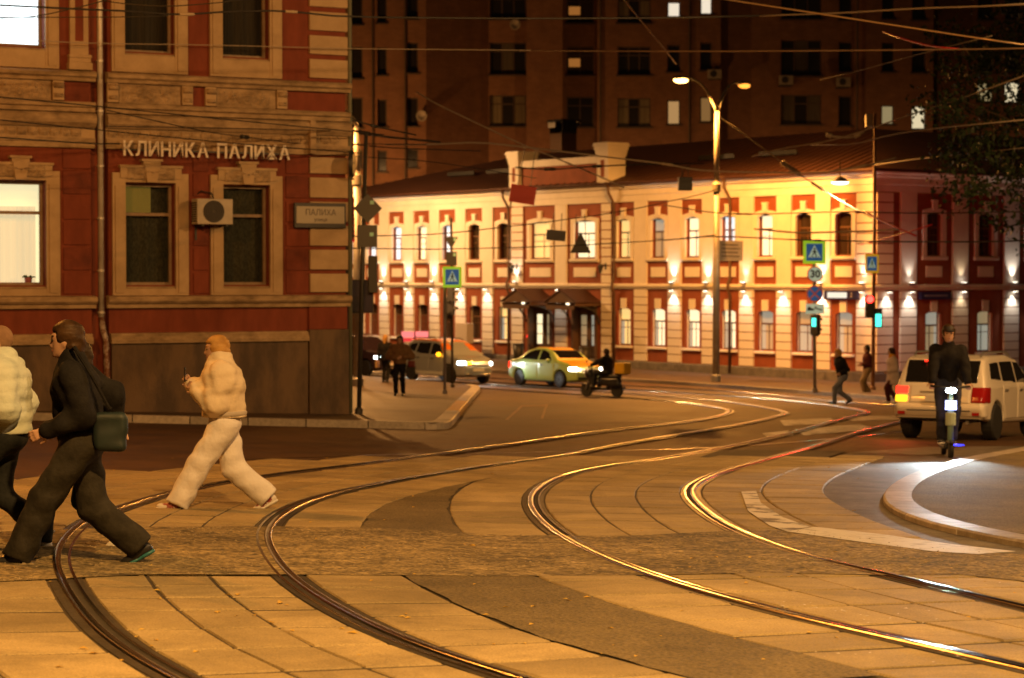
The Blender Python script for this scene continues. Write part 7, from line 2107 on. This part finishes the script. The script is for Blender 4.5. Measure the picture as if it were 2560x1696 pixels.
        def hairf(q):
            d = u(q)
            face = np.maximum(-((q - fc) @ fn), q[..., 2] - zt)       # the open front below the fringe
            return np.maximum(d, -face)
        hairf.lo, hairf.hi = u.lo, u.hi
        solid('hair', wrinkled(hairf, 0.006, 4, 70), min(res, 0.014), hair, T)
    if cap:
        cp = cut(union([ellip(hp(-0.008, 0, 0.055), (0.112*s, 0.092*s, 0.098*s))], 0.01), (hp(0, 0, 0.048), (0, 0, -1)))
        solid('cap', cp, min(res, 0.014), cap, T)
        solid('cap_peak', union([ellip(hp(0.125, 0, 0.055), (0.07*s, 0.075*s, 0.010*s))], 0.01), min(res, 0.012), cap, T)
    for k, (a, b, c) in enumerate(arms):
        solid('hand', hand_solid(c - (c-b).normalized()*0.005, c - b, palm[k], 1 if k == 0 else -1, s*1.0, curl, hand_res), hand_res, sk, T)
    T['_'] = 0; del T['_']
    return T, dict(head=hd, neck=neck, pel=pel, chest=chest, arms=arms, legs=legs, s=s)

def stand(T, px, py, yaw, dz=0.0, dep=None):
    p = ground(px, py, dz)
    T.location = (p.x, p.y, G(p.x, p.y) + dz); T.rotation_euler = (0, 0, yaw)
    return p
def walk_pose(H, step=0.62, back_lift=0.08, drop=0.05, w=0.09):
    s = H/1.75
    return [(step*0.52*s, w*s, 0.085*s), (-step*0.48*s, -w*s, 0.085*s + back_lift)], (R(-8), R(28)), drop*s + 0.03

LEFTWARD = math.pi
cloth = lambda n, c, c2, rough=0.85: mat(n, c, rough, c2=c2, scale=9, bump=0.55, bscale=16, spec=0.15)
M_PUFFER = cloth('mint_puffer', (0.52, 0.60, 0.54), (0.62, 0.68, 0.60), 0.6)
M_WHITEPUFF = cloth('white_puffer', (0.72, 0.60, 0.44), (0.80, 0.68, 0.50), 0.7)
M_WHITECOT = cloth('white_cotton', (0.76, 0.72, 0.70), (0.84, 0.80, 0.78))
M_BLACK = cloth('black_cloth', (0.009, 0.008, 0.008), (0.018, 0.017, 0.016))
M_JEANS = cloth('dark_jeans', (0.015, 0.018, 0.020), (0.03, 0.033, 0.035))
M_OLIVE = cloth('olive_trousers', (0.022, 0.020, 0.015), (0.042, 0.038, 0.030))
M_BROWN = cloth('brown_fur', (0.16, 0.095, 0.045), (0.24, 0.14, 0.07), 0.95)
M_MAROON = cloth('maroon_cloth', (0.07, 0.018, 0.016), (0.11, 0.03, 0.028))
M_KHAKI = cloth('khaki_cloth', (0.28, 0.21, 0.12), (0.36, 0.27, 0.16))
M_BLUEJ = cloth('blue_jeans', (0.14, 0.16, 0.22), (0.21, 0.23, 0.30))
M_PINKW = cloth('pale_coat', (0.60, 0.50, 0.46), (0.68, 0.57, 0.53))
M_HAIRB = cloth('brown_hair', (0.030, 0.016, 0.008), (0.065, 0.034, 0.015), 0.5)
M_HAIRD = cloth('dark_hair', (0.022, 0.015, 0.010), (0.045, 0.03, 0.02), 0.5)
M_HAIRBL = cloth('blond_hair', (0.36, 0.19, 0.055), (0.55, 0.32, 0.10), 0.5)
M_SHOEW = mat('white_shoe', (0.72, 0.70, 0.66), 0.5); M_SHOEB = mat('black_shoe', (0.02, 0.02, 0.022), 0.4); M_SHOEM = mat('maroon_shoe', (0.30, 0.06, 0.05), 0.5, c2=(0.72, 0.66, 0.6), scale=9, lo=0.46, hi=0.5)
M_TEALS = mat('teal_shoe', (0.03, 0.16, 0.18), 0.4)

# white walker
ank, fp, drop = walk_pose(1.70, 0.86, 0.035, 0.055)
T, J = person('person in white puffer jacket and wide white trousers walking across the tracks', 1.70, ank, [(0.26, 0.10, 1.15), (0.30, -0.08, 1.20)], fp, lean=R(4), res=0.016, hip_drop=drop, top=M_WHITEPUFF, bottom=M_WHITECOT, shoe=M_SHOEM, sole=M_SHOEW, hair=M_HAIRBL, puff=0.085, hem=-0.02, leg_w=(0.125, 0.118), arm_w=(0.07, 0.055), hair_len=0.05, collar=0.075, curl=1.0, palm=((0, -1, 0), (0, 1, 0)), elbow_pole=((-0.6, 0.5, -1), (-0.6, -0.5, -1)), wr_amp=0.009, quilt=0.006, hand_res=0.006, group='people crossing the tracks')
stand(T, 562, 1279, LEFTWARD + R(6))
solid('hem_band', cut(union([cone(J['pel'] + Vector((0, 0, 0.02)), J['pel'] + Vector((0, 0, 0.12)), 0.212, 0.212)], 0.01), (J['pel'] + Vector((0, 0, 0.10)), (0, 0, 1)), (J['pel'] + Vector((0, 0, 0.05)), (0, 0, -1))), 0.016, mat('grey_band', (0.50, 0.44, 0.37), 0.8), T)
mb = MB(); mb.box(0.36, 0.372, -0.035, 0.045, 1.22, 1.36); ph = mb.build('phone', mat('phone_dark', (0.03, 0.025, 0.025), 0.2), None)
ph.location = T.location; ph.rotation_euler = T.rotation_euler; tag(ph, 'small dark phone held up by the person in white', 'phone')

# person in black, long stride
ank, fp, drop = walk_pose(1.77, 0.82, 0.04, 0.05)
T, J = person('person in black jacket and dark wide jeans taking a long stride', 1.77, ank, [(0.20, 0.24, 0.98), (-0.22, -0.26, 0.95)], fp, lean=R(6), res=0.017, hip_drop=drop, top=M_BLACK, bottom=M_OLIVE, shoe=M_SHOEB, sole=M_TEALS, hair=M_HAIRB, puff=0.045, hem=0.06, leg_w=(0.115, 0.105), arm_w=(0.068, 0.052), hair_len=0.0, collar=0.06, palm=((0, -1, 0), (0, 1, 0)), wr_amp=0.009, hand_res=0.007, group='people crossing the tracks')
stand(T, 205, 1418, LEFTWARD + R(4))
bp_ = T.location.copy()
bag = thing('shoulder_bag', 'dark teal bag hanging at the back of the striding person', 'bag', (bp_.x, bp_.y, bp_.z), LEFTWARD + R(4))
solid('pouch', wrinkled(union([rbox((-0.22, 0.17, 0.96), (0.12, 0.05, 0.13), 0.045)], 0.02), 0.010), 0.016, mat('teal_bag', (0.008, 0.016, 0.017), 0.6, c2=(0.012, 0.026, 0.026), scale=6), bag)
mb = MB(); mb.tube([(-0.22, 0.20, 1.12), (-0.10, 0.24, 1.36), (0.02, 0.16, 1.545), (0.10, 0.0, 1.50), (0.05, -0.16, 1.25), (-0.2, -0.1, 1.1)], 0.014, 6); mb.build('strap', M_BLACK, bag)

# a companion just beyond, mostly hidden
ank, fp, drop = walk_pose(1.62, 0.62, 0.05, 0.05)
T, J = person('person in black mostly hidden behind the striding one, white shoes', 1.62, ank, [(0.05, 0.25, 0.82), (0.0, -0.25, 0.82)], fp, lean=R(3), res=0.02, hip_drop=drop, top=M_BLACK, bottom=M_JEANS, shoe=M_SHOEW, sole=M_SHOEW, hair=M_HAIRD, puff=0.04, hem=0.08, leg_w=(0.09, 0.07), arm_w=(0.062, 0.05), collar=0.04, palm=((0, -1, 0), (0, 1, 0)), group='people crossing the tracks')
stand(T, 214, 1376, LEFTWARD)

# leftmost, cut by the edge of the picture
ank, fp, drop = walk_pose(1.74, 0.50, 0.05, 0.05)
T, J = person('person in pale mint puffer jacket and dark jeans at the left edge', 1.74, ank, [(0.20, 0.17, 1.00), (0.17, -0.20, 0.98)], fp, lean=R(3), res=0.016, hip_drop=drop, top=M_PUFFER, bottom=M_JEANS, shoe=M_TEALS, sole=M_SHOEW, hair=None, puff=0.065, hem=0.03, leg_w=(0.095, 0.078), arm_w=(0.078, 0.058), collar=0.04, curl=0.9, palm=((0, -1, 0), (0, 1, 0)), elbow_pole=((-1, 0.35, -0.2), (-1, -0.35, -0.2)), wr_amp=0.007, quilt=0.010, group='people crossing the tracks')
solid('scarf', wrinkled(union([cone(J['neck'] - Vector((0, 0, 0.01)), J['neck'] + Vector((0.015, 0, 0.09)), 0.10, 0.085)], 0.02), 0.008, 3, 50), 0.014, cloth('grey_scarf', (0.30, 0.28, 0.24), (0.38, 0.35, 0.30)), T)
solid('hair', union([ellip(J['head'] + Vector((-0.02, 0, 0.035)), (0.095, 0.083, 0.098))], 0.01), 0.014, cloth('cropped_hair', (0.22, 0.13, 0.08), (0.30, 0.18, 0.11)), T)
stand(T, 20, 1368, LEFTWARD)

# two women at the corner
T, J = person('woman in brown fur jacket and black trousers facing the street', 1.66, [(0.0, 0.09, 0.085), (0.02, -0.11, 0.085)], [(0.16, 0.12, 1.08), (0.16, -0.10, 1.05)], res=0.022, top=M_BROWN, bottom=M_BLACK, shoe=M_SHOEB, hair=M_HAIRD, hair_len=0.12, puff=0.065, hem=0.02, leg_w=(0.082, 0.062), arm_w=(0.07, 0.056), collar=0.06, wr_amp=0.008, hand_res=0.010, elbow_pole=((-0.4, 1, -0.3), (-0.4, -1, -0.3)), palm=((0, -1, 0), (0, 1, 0)), group='women on the corner pavement')
stand(T, 1000, 990, R(-95), 0.135)
hb = thing('handbag', 'small dark red handbag at the side of the woman in brown', 'bag', T.location, R(-95))
solid('pouch', union([rbox((0.05, 0.33, 0.88), (0.06, 0.10, 0.09), 0.03)], 0.01), 0.02, mat('red_bag', (0.16, 0.02, 0.015), 0.4), hb)
mb = MB(); mb.tube([(0.05, 0.26, 0.96), (0.02, 0.22, 1.2), (0.0, 0.2, 1.36)], 0.012, 5); mb.build('strap', M_SHOEB, hb)
T, J = person('woman in black coat and leggings seen from behind near the kerb', 1.68, [(0.05, 0.08, 0.085), (-0.08, -0.09, 0.085)], [(0.02, 0.25, 0.82), (-0.02, -0.26, 0.82)], res=0.022, top=M_BLACK, bottom=M_BLACK, shoe=M_SHOEB, hair=M_HAIRBL, hair_len=0.10, puff=0.04, hem=0.16, leg_w=(0.08, 0.058), arm_w=(0.062, 0.048), hand_res=0.010, palm=((0, -1, 0), (0, 1, 0)), group='women on the corner pavement')
stand(T, 963, 958, R(75), 0.135)
hb = thing('tote_bag', 'tan bag in the hand of the woman in black', 'bag', T.location, R(75))
solid('pouch', union([rbox((0.02, 0.30, 0.66), (0.12, 0.05, 0.14), 0.03)], 0.01), 0.02, mat('tan_bag', (0.34, 0.22, 0.11), 0.5), hb)
mb = MB(); mb.tube([(-0.05, 0.30, 0.78), (0.0, 0.28, 0.90), (0.08, 0.30, 0.78)], 0.01, 5); mb.build('handle', M_SHOEB, hb)

# three pedestrians at the far crossing
ank, fp, drop = walk_pose(1.72, 0.62, 0.06, 0.06)
T, J = person('pedestrian in dark jacket and blue jeans left of the far crossing group', 1.72, ank, [(0.18, 0.22, 0.95), (-0.12, -0.24, 0.92)], fp, lean=R(12), res=0.024, hip_drop=drop, top=M_BLACK, bottom=M_BLUEJ, shoe=M_SHOEB, hair=M_HAIRBL, puff=0.045, hem=0.10, leg_w=(0.085, 0.068), hand_res=0.011, palm=((0, -1, 0), (0, 1, 0)), group='pedestrians at the far crossing')
stand(T, 2106, 1012, R(200))
T, J = person('pedestrian in maroon top and khaki trousers in the middle of the far group', 1.76, [(0.12, 0.10, 0.085), (-0.12, -0.10, 0.10)], [(0.22, 0.15, 1.10), (0.20, -0.16, 1.08)], (0, R(10)), res=0.024, top=M_MAROON, bottom=M_KHAKI, shoe=M_SHOEW, hair=M_HAIRD, puff=0.035, hem=0.04, leg_w=(0.10, 0.085), hand_res=0.011, palm=((0, -1, 0), (0, 1, 0)), group='pedestrians at the far crossing')
stand(T, 2168, 990, R(190))
T, J = person('pedestrian in long pale coat with orange scarf beside the white car', 1.70, [(0.15, 0.09, 0.085), (-0.16, -0.09, 0.12)], [(0.20, 0.22, 1.00), (-0.05, -0.26, 0.85)], (0, R(18)), lean=R(3), res=0.024, top=M_PINKW, bottom=M_MAROON, shoe=M_SHOEW, hair=M_HAIRB, hair_len=0.08, puff=0.05, hem=0.05, coat=0.28, leg_w=(0.085, 0.07), hand_res=0.011, palm=((0, -1, 0), (0, 1, 0)), group='pedestrians at the far crossing')
solid('scarf', union([cone(J['neck'], J['neck'] + Vector((0.01, 0, 0.07)), 0.12, 0.10)], 0.01), 0.024, cloth('orange_scarf', (0.62, 0.28, 0.04), (0.7, 0.36, 0.06)), T)
stand(T, 2232, 1010, R(185))

# rider of the delivery scooter
T, J = person('rider in black on the delivery scooter', 1.74, [(0.22, 0.20, 0.42), (0.24, -0.20, 0.42)], [(0.42, 0.30, 1.06), (0.42, -0.30, 1.06)], (0, 0), lean=R(8), res=0.022, hip_z=0.86, hip_x=-0.26, top=M_BLACK, bottom=M_JEANS, shoe=M_SHOEB, hair=M_HAIRD, puff=0.045, hem=0.06, leg_w=(0.095, 0.07), arm_w=(0.068, 0.05), curl=1.3, hand_res=0.010, knee_pole=((1, 0.2, 1), (1, -0.2, 1)), elbow_pole=((-0.3, 1, -0.5), (-0.3, -1, -0.5)))
T.location = moped_o.location; T.rotation_euler = moped_o.rotation_euler; T.scale = moped_o.scale = (0.9, 0.9, 0.9)
# man on the kick scooter
T, J = person('man in dark jacket, cap and jeans riding the kick scooter towards the viewer', 1.90, [(0.10, 0.05, 0.275), (-0.24, -0.06, 0.275)], [(0.30, 0.28, 1.10), (0.30, -0.28, 1.10)], (0, 0), lean=R(3), res=0.02, hip_z=1.11, hip_x=-0.10, top=M_BLACK, bottom=cloth('navy_jeans', (0.030, 0.034, 0.055), (0.05, 0.055, 0.085)), shoe=M_SHOEB, sole=M_SHOEW, hair=M_HAIRB, cap=mat('black_cap', (0.02, 0.02, 0.022), 0.7), puff=0.028, hem=0.08, leg_w=(0.10, 0.08), arm_w=(0.072, 0.054), curl=1.4, hand_res=0.009, elbow_pole=((-1, 0.45, -0.8), (-1, -0.45, -0.8)), foot_yaw=(R(10), R(-15)))
T.location = kick_o.location; T.rotation_euler = kick_o.rotation_euler
# ------------------------------------------------------------------ the tree at the upper right
def tree():
    rg = random.Random(11)
    base = Vector((21.0, 58.0, G(21.0, 58.0)))
    T = thing('street_tree', 'leafy dark tree reaching in from the right over the street', 'tree', base)
    mt = mat('bark', (0.06, 0.045, 0.03), 0.9, c2=(0.10, 0.075, 0.05), scale=5, bump=0.6, bscale=14)
    tb = MB(); tb.tube([(0, 0, -0.2), (0.05, 0, 1.5), (-0.1, 0.1, 3.2), (-0.3, 0.1, 6.5)], [0.36, 0.30, 0.26, 0.18], 12); tb.build('trunk', mt, T, smooth=True)
    # outline of what the frame shows of the crown: left border in pixels by height
    border = [(-60, 2390), (0, 2370), (60, 2345), (120, 2330), (200, 2300), (240, 2265), (300, 2262), (350, 2275), (380, 2262), (420, 2300), (470, 2330), (500, 2325), (530, 2400), (560, 2430), (600, 2440), (630, 2510), (660, 2600)]
    def left(py):
        for (y0, x0), (y1, x1) in zip(border[:-1], border[1:]):
            if y0 <= py <= y1: return x0 + (x1-x0)*(py-y0)/(y1-y0)
        return 2700
    clumps = []
    while len(clumps) < 2100:
        py = rg.uniform(-520, 655); px = rg.uniform(2250, 3900)
        l = left(max(py, -60)) + (0 if py > -60 else (-60-py)*0.35)
        if px < l + 20: continue
        edge = (px - l) / 260
        if edge < 1 and rg.random() > 0.30 + 0.7*edge: continue
        if py > 560 and rg.random() < 0.35: continue
        clumps.append(at(px, py, rg.uniform(52.0, 62.0)) - base)
    lim = MB()
    for k in range(46):
        c = rg.choice(clumps)
        a = Vector((-0.3, 0.1, rg.uniform(3.0, 6.4)))
        m1 = a*0.5 + c*0.5 + Vector((0, 0, 0.5)); lim.tube([a, m1, c], [0.07, 0.035, 0.008], 6)
    lim.build('limbs', mt, T, smooth=True)
    lv = MB()
    for c in clumps:
        R_ = rg.uniform(0.35, 0.78)
        for _ in range(32):
            d = Vector((rg.gauss(0, 1), rg.gauss(0, 1), rg.gauss(0, 0.8))); d = d.normalized()*R_*rg.random()**0.4
            p = c + d
            n = Vector((rg.gauss(0, 1), rg.gauss(0, 1), rg.gauss(0.6, 0.8))).normalized()
            u = n.orthogonal().normalized(); v = n.cross(u)
            a = rg.uniform(0, 6.28); u, v = u*math.cos(a)+v*math.sin(a), v*math.cos(a)-u*math.sin(a)
            s = rg.uniform(0.05, 0.12)
            i = len(lv.v)
            lv.v += [tuple(p - u*s), tuple(p + v*s*0.5 + n*s*0.1), tuple(p + u*s), tuple(p - v*s*0.5 + n*s*0.1)]
            lv.f.append((i, i+1, i+2, i+3))
    m = mat('tree_leaf', (0.014, 0.030, 0.008), 0.6, c2=(0.036, 0.062, 0.016), scale=2.5)
    lv.build('crown', m, T, fixn=False)
tree()
